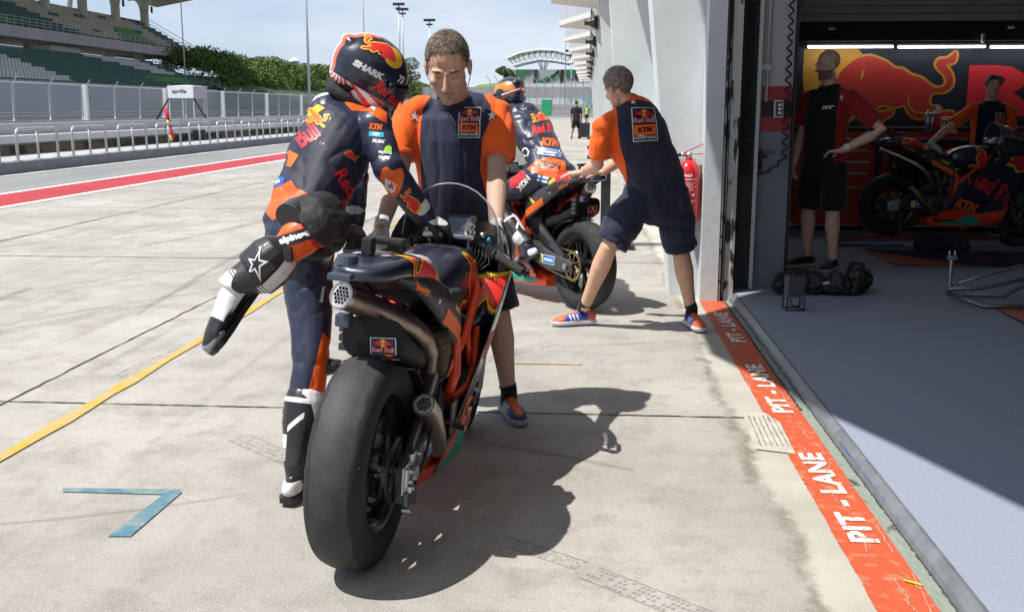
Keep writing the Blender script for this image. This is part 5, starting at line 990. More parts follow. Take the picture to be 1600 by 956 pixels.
def suitmat(name):
    m = leather(name); t = m.node_tree; bs = t.nodes['Principled BSDF']; at = _n(t, 'ShaderNodeAttribute'); at.attribute_name = 'blk'; tc = _n(t, 'ShaderNodeTexCoord'); mp = _n(t, 'ShaderNodeMapping'); mp.inputs['Rotation'].default_value = (0, R(27), 0); t.links.new(tc.outputs['Object'], mp.inputs[0])
    wv = _n(t, 'ShaderNodeTexWave', bands_direction='Z'); wv.inputs['Scale'].default_value = 58; wv.inputs['Distortion'].default_value = .4; t.links.new(mp.outputs[0], wv.inputs[0]); mr = _n(t, 'ShaderNodeMapRange'); mr.inputs[1].default_value = 0; mr.inputs[2].default_value = .004; t.links.new(at.outputs['Fac'], mr.inputs[0]); mu = _n(t, 'ShaderNodeMath', operation='MULTIPLY'); t.links.new(wv.outputs['Fac'], mu.inputs[0]); t.links.new(mr.outputs[0], mu.inputs[1])
    b2 = _n(t, 'ShaderNodeBump'); b2.inputs['Strength'].default_value = .5; b2.inputs['Distance'].default_value = .002; t.links.new(mu.outputs[0], b2.inputs['Height']); t.links.new(bs.inputs['Normal'].links[0].from_socket, b2.inputs['Normal']); t.links.new(b2.outputs[0], bs.inputs['Normal'])
    return panels(m, [('orange', (.8, .115, .015), .42), ('white', (.72, .72, .72), .4), ('red', (.5, .02, .03), .45), ('blk', (.013, .016, .036), .5)])
def shaft(c, r, col_=0): pass
def zero(me, *names):
    for n_ in names: field(me, n_, -np.ones(len(me.vertices)))
def bull_decal(D, org, xd, yd, k, step=.015, off=.003, sun=True, mir=1, ring=None):
    if sun: D.put(poly2([circ(-.42*k*mir, .02*k, .33*k, 24)]), m_ly, org, xd, yd, step, off)
    D.put(xf(poly2([grow(catmull(BULL, 2), .03)]), k*mir, k), m_ly, org, xd, yd, step, off+.001); D.put(xf(poly2([BULL], 2), k*mir, k), m_lr if ring is None else ring, org, xd, yd, step, off+.0022)

def main_rider():
    base = V((-1.06, 3.62, 0)); lc = -base; root = empty('person', base, 0, 'rider in navy and orange leathers swinging a leg over the front motorcycle', 'person')
    P = atY
    hR, hL = V((-1.05, 3.8, .985)), V((-1.1, 3.93, .95)); kR, aR = P(497, 347, 3.52), P(372, 452, 3.44); kL, aL = P(486, 566, 3.72), V((-1.08, 3.6, .115))
    sR, sL = V((-.835, 4.0, 1.385)), V((-1.0, 4.3, 1.4)); eR, wR = P(606, 262, 3.93), P(664, 338, 4.02); eL, wL = V((-1.0, 4.36, 1.16)), P(552, 352, 4.16)
    pel = V((-1.1, 3.87, 1.0)); neck = V((-.91, 4.16, 1.47)); sd = (sR-sL).normalized(); b = MB()
    b.tube([pel+V((0, -.01, -.09)), pel, pel+V((.03, .05, .12)), V((-1.03, 4.0, 1.24)), V((-.975, 4.07, 1.36)), neck], [(.13, .12), (.165, .152), (.152, .14), (.175, .155), (.17, .135), (.075, .07)], 24, side=sd, dome=True)
    b.ell(V((-1.085, 3.84, .98)), (.15, .14, .13)); b.ell(V((-1.04, 4.08, 1.425)), (.075, .08, .085)); b.ell(sR, (.075, .08, .07)); b.ell(sL, (.075, .08, .07))
    limb(b, [V((-.93, 4.14, 1.45)), V((-.9, 4.19, 1.54))], [.07, .065])
    for s_, e_, w_ in ((sR, eR, wR), (sL, eL, wL)): limb(b, armpts(s_, e_, w_), [.072, .066, .058, .058, .052, .042]); b.ell(e_-(w_-s_).cross(V((0, 0, 1))).normalized()*0, (.062, .062, .062))
    limb(b, legpts(hR, kR, aR), [.118, .108, .092, .076, .07, .052, .034], 18); limb(b, legpts(hL, kL, aL), [.115, .1, .082, .07, .07, .06, .044], 18)
    b.ell(V((-.86, 4.22, 1.6)), (.08, .09, .1))
    for w_, dn in ((wR, (1.2, .35, -.8)), (wL, (.3, -.7, -.6))): hand_mb(b, w_, dn, (.3, -.1, .9), .8, side=1)
    dR = V((-.45, -.5, -.74)).normalized(); b.tube([aR, aR+dR*.03, aR+dR*.07], [.034, .03, .02], 10, dome=True); b.tube([aL, aL-V((0, -.02, .04))], [.036, .03], 10, dome=True)
    me = remesh(b, .0065, 4); fold(me, .01, 6, 4); wrinkle(me, .0065, 6.5, 8, (1, 1, 1.6)); me.materials.append(suitmat('rider_leather')); o = link('body', me, root, True); o.location = lc; co = coords(me)
    XZ = co[:, [0, 2]]
    def pp(px, Y): return [(P(x, y, Y).x, P(x, y, Y).z) for x, y in px]
    t1, r1, L1 = seg(co, kR, aR); tt, rt, Lt = seg(co, hR, kR)
    band = np.minimum(sdp(XZ, pp([(470, 276), (440, 288), (412, 300), (400, 322), (432, 342), (450, 330), (492, 322), (486, 305)], 3.8)), 3.98-co[:, 1])
    shin = np.minimum.reduce([t1-.02, .25-t1, .13-r1]); side = np.minimum(sdp(XZ, pp([(502, 520), (524, 560), (520, 600), (500, 660), (476, 660), (490, 600), (498, 560)], 3.7)), 3.9-co[:, 1])
    shl = np.minimum(sdp(XZ, pp([(533, 160), (545, 149), (578, 148), (600, 170), (605, 194), (590, 184), (575, 174), (548, 173)], 3.95)), 4.1-co[:, 1])
    sunp = np.minimum(sdp(XZ, pp([(452, 200), (459, 175), (470, 155), (482, 150), (505, 160), (490, 178), (470, 180)], 3.9)), -1)
    buttst = np.minimum(sdp(XZ, pp([(390, 345), (396, 338), (404, 350), (404, 372), (395, 385)], 3.75)), 3.9-co[:, 1])
    field(me, 'orange', np.maximum.reduce([band, shin, side, shl, buttst])); elb = sdp(XZ, pp([(596, 276), (604, 268), (618, 268), (626, 284), (622, 300), (608, 296)], 3.9))
    field(me, 'white', np.maximum.reduce([np.minimum(sdp(XZ, pp([(468, 165), (474, 148), (492, 142), (506, 146), (486, 152)], 3.95)), 4.3-co[:, 1]), np.minimum(.006-np.abs(t1-.0-.0), .1-rt)*0-1]))
    field(me, 'red', np.minimum(sdp(XZ, pp([(518, 322), (560, 300), (572, 270), (582, 285), (560, 340), (545, 372), (535, 340)], 3.95)), 4.05-co[:, 1])); 
    # ribbed stretch panel under the arm
    rib = sdp(XZ, pp([(492, 182), (510, 166), (538, 190), (556, 232), (538, 272), (508, 302), (476, 290), (460, 272), (478, 225)], 3.9)); ribf = np.minimum(rib, 4.1-co[:, 1]); no = normals(me); q = (co[:, 2]*.9+co[:, 0]*.45); field(me, 'blk', ribf)
    D = Decals(o); bk = V((-1, 0, 0)); 
    def org(x, y, Y=3.6): return P(x, y, Y)
    vd = lambda x, y: -ray(x, y).normalized()
    def fr(x, y, ang):  # sticker facing back towards where the panel faces
        n_ = vd(x, y); r_ = V((0, 0, 1)).cross(n_).normalized(); u_ = n_.cross(r_); c_, s_ = math.cos(ang), math.sin(ang); return org(x, y), r_*c_+u_*s_, u_*c_-r_*s_
    a, x_, y_ = fr(490, 182, R(-22)); bull_decal(D, a, x_, y_, .105, .012, sun=False, mir=1, ring=m_lo); D.put(poly2([[(-.05, -.06), (-.035, .0), (.0, .05), (.03, .045), (-.01, -.01), (-.035, -.055)]]), m_ly, a, x_, y_, .015)
    a, x_, y_ = fr(479, 210, R(33)); D.put(fitted(text2('Bull', .03), .09, .07), m_lr, a, x_, y_, .012)
    a, x_, y_ = fr(452, 250, R(55)); D.put(poly2([[(-.02, -.02), (.035, -.02), (.03, .03), (-.03, .02)]]), m_lo, a, x_, y_, .012)
    a, x_, y_ = fr(434, 284, R(25)); D.put(poly2([circ(0, 0, .028, 20, .016)]), mat('badge_blue', (.02, .1, .5), .4), a, x_, y_, .012, .003); D.put(fitted(text2('M', .06), .02, .012), m_bw, a, x_, y_, .01, .0045)
    a, x_, y_ = fr(587, 198, R(-6)); D.put(fitted(text2('KTM', .07, .15), .05, .024), m_lo, a, x_, y_, .01); 
    a, x_, y_ = fr(588, 210, R(-6)); D.put(poly2([rect(0, 0, .055, .018)]), mat('patch_teal', (.02, .42, .5), .4), a, x_, y_, .01); D.put(fitted(text2('WP', .06), .03, .01), m_bw, a, x_, y_, .01, .005)
    a, x_, y_ = fr(592, 221, R(-6)); D.put(fitted(text2('FLEX', .07, .2), .05, .013), m_bw, a, x_, y_, .01)
    a, x_, y_ = fr(606, 234, R(-30)); D.put(poly2([circ(0, 0, .013, 12, .018)]), mat('leaf_green', (.25, .55, .03), .5), a, x_, y_, .01)
    a, x_, y_ = fr(601, 243, R(-8)); D.put(xf(fitted(text2('april', .06), .05, .017), 1, 1, 0, 0, .011), m_bw, a, x_, y_, .01); D.put(xf(fitted(text2('mov', .06), .045, .014), 1, 1, 0, 0, -.008), m_bw, a, x_, y_, .01)
    a, x_, y_ = fr(549, 243, R(-35)); bull_decal(D, a, x_, y_, .05, .012, sun=False)
    a, x_, y_ = fr(541, 285, R(-60)); D.put(fitted(text2('Red', .03), .1, .05), m_lr, a, x_, y_, .012)
    a, x_, y_ = fr(612, 283, R(-8)); D.put(xf(poly2([[(-.028, -.04), (-.034, .02), (-.02, .04), (0, .03), (.022, .042), (.034, .02), (.028, -.025), (.01, -.05)]], 3), 1.3), m_lo, a, x_, y_, .01, .004); D.put(poly2([[(-.022, -.03), (-.026, .01), (0, -.002), (.02, -.012), (.016, -.04), (0, -.045)]]), m_bw, a, x_, y_, .01, .0055); D.put(poly2([[(x*.02, y*.018-.018) for x, y in STAR]]), m_lr, a, x_, y_, .01, .007)
    a, x_, y_ = fr(643, 315, R(-55)); D.put(poly2([circ(.02, 0, .03, 18, .024)]), m_ly, a, x_, y_, .01, .004); bull_decal(D, a, x_, y_, .09, .01, .005, sun=False, mir=-1)
    a, x_, y_ = fr(468, 369, R(16)); a = P(468, 369, 3.15); D.put(poly2([rect(0, 0, .15, .042)]), m_bl, a, x_, y_, .01, .004, 1.2, .1, .3); D.put(fitted(text2('alpinestars', .06), .14, .03), m_bw, a, x_, y_, .01, .006, 1.2, .1, .3)
    a, x_, y_ = fr(395, 333, R(60)); D.put(fitted(text2('ab', .08), .04, .025), m_bw, a, x_, y_, .01)
    a, x_, y_ = fr(503, 460, R(80)); D.put(fitted(text2('ixon', .05), .06, .014), m_bw, a, x_, y_, .01)
    a, x_, y_ = fr(576, 162, R(-20)); D.put(poly2([[(-.03, -.012), (-.02, .012), (.005, .014), (.03, -.006), (.03, -.02), (0, -.008)]]), m_bw, a, x_, y_, .01, .004); D.put(poly2([[(-.012, -.006), (-.008, .006), (.008, .004), (.02, -.012)]]), m_lr, a, x_, y_, .01, .0055); D.done()
    # knee sliders
    for (c_, n_) in ((P(459, 336, 3.5), (-.3, -.75, .58)), (kL+V((.075, .02, -.02)), (.95, .1, .1))):
        nn = V(n_).normalized(); Mx = frame(c_, V((0, 0, 1)).cross(nn), V((0, 0, 1))); s = MB(); s.M = Mx; kq = .92 if nn.y < -.3 else .55; ol = [(x*.062*kq, y*.05*kq) for x, y in circ(0, 0, 1, 22)]
        s.loft([[(x*1.3, y*1.35, -.045) for x, y in ol], [(x*1.25, y*1.3, -.02) for x, y in ol], [(x*1.05, y*1.05, .012) for x, y in ol], [(x, y, .03) for x, y in ol], [(x*.9, y*.9, .035) for x, y in ol]]); q_ = s.build('knee_slider', m_bl if kq < 1 else mat('slider_scuffed', (.1, .1, .105), .5, c2=(.36, .36, .37), vs=30, thr=(.42, .72), bump=.3), root, True, ang=40); q_.location = lc
    s = MB(); s.tube([kR.lerp(hR, .42), kR.lerp(hR, .12), kR.lerp(aR, .02), kR.lerp(aR, .12)], [(.122, .12), (.116, .115), (.1, .104), (.08, .09)], 20); me2 = remesh(s, .008, 3, 'knee_cup'); wrinkle(me2, .014, 9, 3); me2.materials.append(mat('knee_fabric', (.013, .013, .014), .7, bump=.5, bs=30)); kc = link('knee_cup', me2, root, True); kc.location = lc
    boot(root, kR, aR, (-.45, -.5, -.74), lc, g=1.1, upv=(-.6, -.45, .66), topf=.21); boot(root, kL, aL, (.12, .99, 0), lc, g=1.0)
    glove(root, lc, wR, eR, (.9, .25, -.5), (.35, -.25, .9), .55, 1); glove(root, lc, wL, eL, (.35, -.8, -.35), (.2, .2, .9), .7, 1)
    mh = panels(mat('helmet_navy', (.012, .013, .03), .3, coat=.6), [('stripe', (.75, .12, .05), .3), ('streak', (.78, .76, .74), .3), ('rays', (.75, .74, .73), .3), ('raysr', (.68, .03, .03), .3)])
    def dec(D, ho):
        me = ho.data; co = coords(me)
        s1 = np.minimum(.02-np.abs(co[:, 0]+.02+(co[:, 1]+.1)*.35), -.0-co[:, 1]); field(me, 'stripe', np.minimum(.055-np.abs(co[:, 0]+.015), -.045-co[:, 1])); field(me, 'streak', np.minimum(.016-np.abs(co[:, 0]+.005), -.02-co[:, 1]))
        low = np.minimum.reduce([-.05-co[:, 2], co[:, 0]+.02, .075-co[:, 1]]); ang = np.arctan2(co[:, 2]+.02, co[:, 1]+.14); field(me, 'rays', low); field(me, 'raysr', np.minimum(low, np.sin(ang*26)*.008))
        X = (1, 0, 0)
        D.put(xf(poly2([circ(0, 0, .046, 24)]), 1), m_ly, (.25, .02, .23), (0, 1, 0), (-.62, 0, .9), .015, .002, .8, .0, .2)
        D.put(xf(poly2([grow(catmull(BULL, 2), .04)]), -.14, .14), m_ly, (.25, -.035, .235), (0, 1, .0), (-.62, 0, .9), .012, .003, .8, 0, .2); D.put(xf(poly2([BULL], 2), -.14, .14), m_lr, (.25, -.035, .235), (0, 1, .0), (-.62, 0, .9), .012, .0042, .8, 0, .2)
        D.put(fitted(text2('SHARK', .07, .1), .125, .026), m_bw, (.3, -.045, .03), (0, 1, .05), (0, 0, 1), .01, .002, .8, 0, .2)
        D.put(fitted(text2('Red Bull', .04), .135, .045), m_lr, (.3, .075, -.012), (0, 1, -.22), (0, .2, 1), .01, .002, .8, 0, .2)
        D.put(fitted(text2('73', .05), .03, .03), m_bw, (.3, .09, .06), (0, 1, 0), (0, 0, 1), .01, .002, .8, 0, .2)
    helmet(root, (-.873, 4.12, 1.572), (.76, .42, -.48), (.45, .0, .88), mh, dec, 1.07)
    return root
centre_mechanic(); pushing_mechanic(); main_rider()
# ============================================================ MOTORCYCLES  (x right, y forward, z up, origin under the rear tyre)
m_tyre = mat('tyre_rubber', (.028, .028, .03), .62, c2=(.05, .05, .051), vs=14, thr=(.3, .75), bump=.12, bs=140, spec=.35)
m_tyre = panels(m_tyre, [('band', (.021, .021, .022), .8)]); m_grit = mat('grit', (.15, .14, .13), .8); m_tyreb = mat('tyre_sidewall', (.02, .02, .021), .5); m_rim = mat('rim_black', (.012, .012, .013), .3, coat=.3)
m_carb = mat('carbon', (.022, .022, .024), .38, var=.3, vs=60, coat=.4); m_cgrey = mat('matt_grey_panel', (.038, .038, .042), .45, var=.1, vs=12)
m_nav = mat('fairing_navy', (.012, .014, .032), .3, var=.1, vs=5, coat=.5); m_fo = mat('fairing_orange', (.8, .06, .012), .32, coat=.5); m_fred = mat('fairing_red', (.8, .03, .012), .32, coat=.5); m_frame = mat('frame_orange', (.72, .06, .012), .35, coat=.3)
m_ti = mat('exhaust_titanium', (.33, .28, .24), .36, metal=1, c2=(.2, .16, .14), vs=7, thr=(.35, .7), bump=.08, bs=90); m_end = mat('exhaust_rim', (.42, .37, .31), .35, metal=1); m_hex = mat('honeycomb_metal', (.62, .6, .6), .35, metal=.7)
m_alu = mat('machined_aluminium', (.5, .5, .51), .32, metal=1, var=.1, vs=30); m_dalu = mat('dark_aluminium', (.12, .12, .125), .38, metal=.9, var=.2, vs=30); m_gold = mat('gold_chain', (.42, .33, .16), .4, metal=.9)
m_swa = mat('swingarm_grey', (.06, .06, .062), .36, metal=.4, var=.2, vs=30, coat=.2); m_glass = mat('screen_acrylic', (.12, .13, .15), .04, alpha=.3); m_bluem = mat('sticker_blue', (.01, .12, .5), .4); m_bley = mat('sticker_yellow', (.75, .65, .05), .4); m_teal = mat('belly_teal', (.01, .3, .2), .4); m_pad = mat('seat_foam', (.02, .02, .022), .85, bump=.4, bs=80); m_grey = mat('grey_pad', (.36, .37, .39), .6)
m_slab = mat('box_bluegrey', (.05, .065, .1), .5)
def sup(hw, z0, z1, y, cx=0, n=20, e=.55):
    cz = (z0+z1)/2; hh = (z1-z0)/2; o = []
    for i in range(n):
        a = 2*math.pi*i/n; c, s = math.cos(a), math.sin(a); o.append((cx+hw*math.copysign(abs(c)**e, c), y, cz+hh*math.copysign(abs(s)**e, s)))
    return o
def subsurf(o, lv=1):
    m = o.modifiers.new('s', 'SUBSURF'); m.levels = lv; m.render_levels = lv; return bake(o)
def bake(o):
    dg = bpy.context.evaluated_depsgraph_get(); dg.update(); me = bpy.data.meshes.new_from_object(o.evaluated_get(dg)); old = o.data; o.modifiers.clear(); o.data = me; me.name = old.name; return o
def surf(name, G_, m, parent, th=.006, lv=1):
    nu = len(G_); nv = len(G_[0]); b = MB(); b.add([p for r in G_ for p in r], [(i*nv+j, i*nv+j+1, (i+1)*nv+j+1, (i+1)*nv+j) for i in range(nu-1) for j in range(nv-1)]); o = b.build(name, m, parent, True, fix=True)
    s = o.modifiers.new('t', 'SOLIDIFY'); s.thickness = th; s.offset = 0
    if lv: q = o.modifiers.new('s', 'SUBSURF'); q.levels = lv; q.render_levels = lv
    return bake(o)
def wheel(bk, y, z, rt, w_, front=False):
    r = rt; h = w_/2; rr = .218
    t = empty('wheel', (0, y, z)); t.parent = bk
    pr = [(-h*.74, rr-.004), (-h*.86, rr+.012), (-h*.985, rr+.032), (-h*1.0, r-.062*(h/.098)), (-h*.93, r-.038*(h/.098)), (-h*.76, r-.0185*(h/.098)), (-h*.5, r-.0075), (-h*.25, r-.0018), (0, r)]
    pr = pr+[(-x, q) for x, q in pr[:-1][::-1]]; ex = [pr[0]]+pr+[pr[-1]]; pr = [tuple(.5*(2*ex[i+1][a]+(ex[i+2][a]-ex[i][a])*t+(2*ex[i][a]-5*ex[i+1][a]+4*ex[i+2][a]-ex[i+3][a])*t*t+(3*ex[i+1][a]-ex[i][a]-3*ex[i+2][a]+ex[i+3][a])*t**3) for a in (0, 1)) for i in range(len(pr)-1) for t in (0, .33, .67)]+[pr[-1]]; b = MB(); b.lathe(pr, (0, 0, 0), 'X', 128); b.mi = 1; rnd = random.Random(5)
    for _ in range(0 if front else 70):
        x = rnd.uniform(-.085, .085); a = rnd.uniform(0, 6.283); q = r-.0018-.0175*(abs(x)/.07)**3; b.box((x, q*math.cos(a), q*math.sin(a)), (.0022, rnd.uniform(.0015, .004), .0022))
    ty = b.build('tyre', [m_tyre, m_grit], t, True); field(ty.data, 'band', np.abs(coords(ty.data)[:, 0])-h*.7+.004*np.sin(coords(ty.data)[:, 1]*90))
    b = MB(); hb = h*.76; b.lathe([(-hb, rr-.012), (-hb-.006, rr+.002), (-hb+.004, rr), (-hb+.02, rr-.022), (-.02, rr-.032), (.02, rr-.032), (hb-.02, rr-.022), (hb-.004, rr), (hb+.006, rr+.002), (hb, rr-.012), (hb-.02, rr-.034), (0, rr-.044), (-hb+.02, rr-.034)], (0, 0, 0), 'X', 64, closeprof=True)
    b.lathe([(-.055, .018), (-.055, .036), (-.03, .045), (.03, .045), (.055, .036), (.055, .018)], (0, 0, 0), 'X', 24)
    for k in range(7 if not front else 5):
        a = 2*math.pi*k/(7 if not front else 5)
        for s in (-.11, .11):
            b.tube([(0, .042*math.cos(a), .042*math.sin(a)), (0, .12*math.cos(a+s*.6), .12*math.sin(a+s*.6)), (0, (rr-.036)*math.cos(a+s*1.5), (rr-.036)*math.sin(a+s*1.5))], [(.013, .02), (.009, .017), (.009, .02)], 8, side=(0, math.cos(a+1.57), math.sin(a+1.57)))
    b.build('rim', m_rim, t, True, ang=40); return t
def disc(bk, x, y, z, r, ri, name='brake_disc', m=None):
    b = MB(); n = 36; vs = []; 
    b.lathe([(-.003, ri), (-.003, r), (.003, r), (.003, ri)], (x, y, z), 'X', 48, closeprof=True)
    for k in range(8):
        a = 2*math.pi*k/8; b.tube([(x, y+.03*math.cos(a), z+.03*math.sin(a)), (x, y+(ri+.004)*math.cos(a+.3), z+(ri+.004)*math.sin(a+.3))], .0055, 6)
    b.lathe([(-.006, .015), (-.006, .035), (.006, .035), (.006, .015)], (x, y, z), 'X', 24); return b.build(name, m or m_dalu, bk, True, ang=40)
def honey(parent, c, d, r, upv=(0, 0, 1)):
    d = V(d).normalized(); u = V(upv); u = (u-d*u.dot(d)).normalized(); M = frame(V(c)+d*.002, u.cross(d), u); loops = [circ(0, 0, r, 40)]; s = r*.335; 
    for i in range(-4, 5):
        for j in range(-4, 5):
            x = s*(i+.5*(j % 2)); y = s*.866*j
            if math.hypot(x, y) < r*.88: loops.append([(x+s*.5*math.cos(k*math.pi/3+math.pi/6), y+s*.5*math.sin(k*math.pi/3+math.pi/6)) for k in range(6)])
    flat('honeycomb_screen', poly2(loops), m_hex, M, parent); b = MB(); b.M = frame(V(c)-d*.02, u.cross(d), u); b.add([(x, y, 0) for x, y in circ(0, 0, r*1.02, 32)], [tuple(range(32))]); b.build('dark_core', m_blk, parent)
def exhaust(bk, path, rad, nm='exhaust_can'):
    b = MB(); P = [V(p) for p in path]; rr = rad if isinstance(rad, list) else [rad]*len(P)
    Q = [tuple(p) for p in P]; b.tube(Q, rr, 28, caps=False); b.tube(Q[::1], [q-.003 for q in rr], 28, caps=False); o = b.build(nm, m_ti, bk, True, fix=False)
    d = (P[0]-P[1]).normalized(); e = MB(); e.tube([P[0]-d*.012, P[0]+d*.004], rr[0]+.0025, 32, caps=False); e.tube([P[0]-d*.012, P[0]+d*.004], rr[0]-.004, 32, caps=False)
    e.loft([[P[0]+d*.004+q for q in ring(d, rr[0]+.0025)], [P[0]+d*.004+q for q in ring(d, rr[0]-.004)]], cap=False); e.build('end_ring', m_end, o, True, fix=False); honey(o, P[0]+d*.0, d, rr[0]-.004); return o
def ring(d, r, n=32):
    s = V((0, 0, 1)); s = (s-d*s.dot(d)).normalized(); t = d.cross(s); return [s*(r*math.cos(2*math.pi*i/n))+t*(r*math.sin(2*math.pi*i/n)) for i in range(n)]
def motorcycle(loc, rz, ry, label, steer=0.0, scl=1.0, wk=1.0):
    bk = empty('racing_motorcycle', loc, rz, label, 'motorcycle', ry=ry); bk.scale = (scl,)*3
    wheel(bk, 0, .326*wk, .326*wk, .178); wheel(bk, 1.38, .3, .3, .124, True)
    # swingarm
    for s in (-1, 1):
        b = MB(); secs = []
        for y, z, hx, hz, cx in ((-.06, .325, .012, .03, .135), (0, .325, .02, .05, .135), (.16, .335, .024, .062, .135), (.3, .35, .028, .075, .13), (.44, .37, .04, .085, .11), (.6, .39, .06, .06, .07)):
            secs.append(sup(hx, z-hz, z+hz, y, s*cx, 14, .6))
        b.loft(secs); sw = b.build('swingarm', m_swa, bk, True, ang=50); D = Decals(sw); X = (0, -s, 0) if s < 0 else (0, 1, 0)
        X = (0, s, 0); D.put(poly2([rect(0, 0, .2, .064)]), m_bw, (s*.3, .25, .345), X, (0, -.12*0+.0, 1), .03, .0015, 1); D.put(poly2([rect(.02, 0, .15, .056)]), m_bluem, (s*.3, .25, .345), X, (0, 0, 1), .03, .0025, 1); D.put(poly2([rect(-.076, 0, .038, .056)]), m_bley, (s*.3, .25, .345), X, (0, 0, 1), .03, .0025, 1); D.put(xf(fitted(text2('MICHELIN', .06, .15), .125, .022), 1, 1, 0, .02, 0), m_bw, (s*.3, .25, .345), X, (0, 0, 1), .02, .0036, 1); D.done()
        # brace rising over the swingarm
        b = MB(); b.loft([sup(.012, .36, .40, .05, s*.135, 12), sup(.016, .42, .5, .22, s*.13, 12), sup(.02, .46, .6, .42, s*.11, 12)]); b.build('swingarm_brace', m_carb, bk, True, ang=50)
    b = MB(); b.tube([(-.17, 0, .325), (.17, 0, .325)], .013, 12); b.tube([(-.175, 0, .325), (-.16, 0, .325)], .024, 6); b.tube([(.16, 0, .325), (.178, 0, .325)], .026, 6); b.build('rear_axle', m_alu, bk, ang=30)
    disc(bk, .105, 0, .325, .11, .078); disc(bk, -.1, 0, .325, .105, .09, 'sprocket', m_gold)
    b = MB()
    for zt, zb in ((.43, .46), (.222, .3)):
        n = 34
        for i in range(n): q = i/n; b.box((-.1, .0+.62*q, zt+(zb-zt)*q), (.012, .013, .011), rot=Matrix.Rotation(.05, 4, 'X'))
    for i in range(18): a = R(95+170*i/17); b.box((-.1, .107*math.cos(a), .325+.107*math.sin(a)), (.012, .013, .011))
    b.build('chain', m_gold, bk)
    # rear caliper with hoses and bolts
    b = MB(); b.box((.135, .03, .235), (.05, .11, .055), bev=.008, rot=Matrix.Rotation(R(-20), 4, 'X')); b.box((.155, -.03, .25), (.02, .05, .05), bev=.006); b.build('rear_caliper', m_dalu, bk)
    b = MB(); b.box((.154, -.03, .325), (.006, .12, .09), bev=.002); b.box((.158, -.055, .33), (.014, .03, .06), bev=.005); b.box((.16, .0, .38), (.014, .05, .03), bev=.005); b.box((.165, -.03, .285), (.016, .035, .02), bev=.004)
    for yy, zz_ in ((-.055, .35), (-.055, .315), (-.03, .285), (.03, .38), (-.06, .22), (-.02, .2)): b.tube([(.15, yy, zz_), (.178, yy, zz_)], .009, 8); 
    b.build('axle_adjuster', m_alu, bk, ang=30)
    b = MB(); b.tube([(.16, .02, .26), (.175, .1, .34), (.17, .2, .43), (.15, .35, .48), (.12, .5, .5)], .006, 6); b.build('brake_hose', m_blk, bk, True)
    # hugger arcs over the rear tyre
    G_ = []
    for i in range(11):
        a = R(84-60*i/10); rr = .35+.012*(i/10); G_.append([(x*.115, rr*math.cos(a)*1.0, .326+(rr-.03*abs(x)**2.2)*math.sin(a)) for x in (-1, -.7, -.3, 0, .3, .7, 1)])
    surf('rear_mudguard', G_, m_carb, bk)
    # tail, undertray
    b = MB(); b.loft([sup(.04, .955, .99, -.165), sup(.088, .945, 1.002, -.125), sup(.112, .94, 1.015, -.05), sup(.128, .92, 1.02, .06), sup(.138, .9, 1.0, .17), sup(.14, .86, .95, .28), sup(.138, .8, .88, .4), sup(.13, .74, .84, .52)])
    tail = subsurf(b.build('tail_cowl', m_nav, bk, True)); D = Decals(tail)
    for s in (-1, 1):
        bull_decal(D, (s*.3, .14, .955), (0, s, 0), (0, 0, 1), .23, .012, .0015, sun=False, mir=-1 if s > 0 else -1)
        D.put(poly2([circ(0, 0, .052, 24, .05)]), m_ly, (s*.3, .25, .92), (0, s, 0), (0, 0, 1), .015, .0012, 1)
    D.put(fitted(text2('HJC', .05, .2), .12, .03), m_bw, (0, -.02, 1.3), (1, 0, 0), (0, 1, 0), .02, .002, 1)
    for s in (-1, 1): D.put(poly2([[(-.11, -.04), (-.1, .02), (-.03, .05), (.05, .02), (.05, .01), (-.02, .025), (-.06, .0), (-.09, -.045)]]), m_lo, (s*.055, -.08, 1.3), (s, 0, 0) if s < 0 else (-1, 0, 0), (0, 1, 0) if s < 0 else (0, 1, 0), .02, .0015, 1)
    D.done()
    b = MB(); b.loft([sup(.1, .69, .82, -.01, .015), sup(.115, .66, .76, .06, .015), sup(.115, .61, .69, .2, .01), sup(.1, .55, .66, .38, 0)]); ut = b.build('undertray', m_blk if False else mat('undertray_black', (.006, .006, .008), .55, spec=.25), bk, True, ang=50)
    D = Decals(ut); team_patch(D, (.045, -.3, .778), (1, .0, .08), (0, .25, 1), .084, .1, .02, .002); D.done()
    b = MB()
    for i in range(4): b.box((-.085, .02, .71+.03*i), (.03, .05, .022), bev=.004)
    b.build('undertray_vent', m_cgrey, bk)
    b = MB(); b.box((-.065, -.06, .812), (.045, .045, .038), bev=.005); b.build('rain_light', m_slab, bk)
    b = MB(); b.box((.0-.01, -.02, 1.04), (.032, .05, .055), bev=.006); b.box((.02, .06, 1.05), (.12, .05, .02), bev=.008); b.tube([(-.03, .06, 1.01), (-.03, .06, 1.045)], .01, 8); b.tube([(.07, .06, 1.01), (.07, .06, 1.045)], .01, 8); b.build('rear_camera_mount', m_loud, bk)
    b = MB(); b.box((-.045, -.165, .965), (.07, .04, .02), bev=.004); b.tube([(-.045, -.11, .995), (-.045, -.11, 1.022)], [.034, .03], 16); b.build('transponder', m_slab, bk)
    # right/left side panels below the tail with the opening and the orange edge
    for s in (-1, 1):
        G_ = []
        for i, (y, zt, zb, x) in enumerate(((-.06, .965, .945, .1), (.06, .955, .91, .128), (.2, .925, .83, .145), (.33, .88, .745, .16), (.46, .83, .66, .17), (.58, .78, .59, .16))):
            G_.append([(s*(x-.006), y, zt), (s*(x+.006), y, zt*.62+zb*.38), (s*(x+.004), y, zt*.25+zb*.75), (s*(x-.02), y, zb)])
        sp = surf('side_panel', G_, m_cgrey, bk, .005); D = Decals(sp); X = (0, s, 0); O = lambda y, z: (s*.35, y, z)
        def pl(pts): return poly2([[(s*(y) if s > 0 else -y, z) for y, z in pts]])
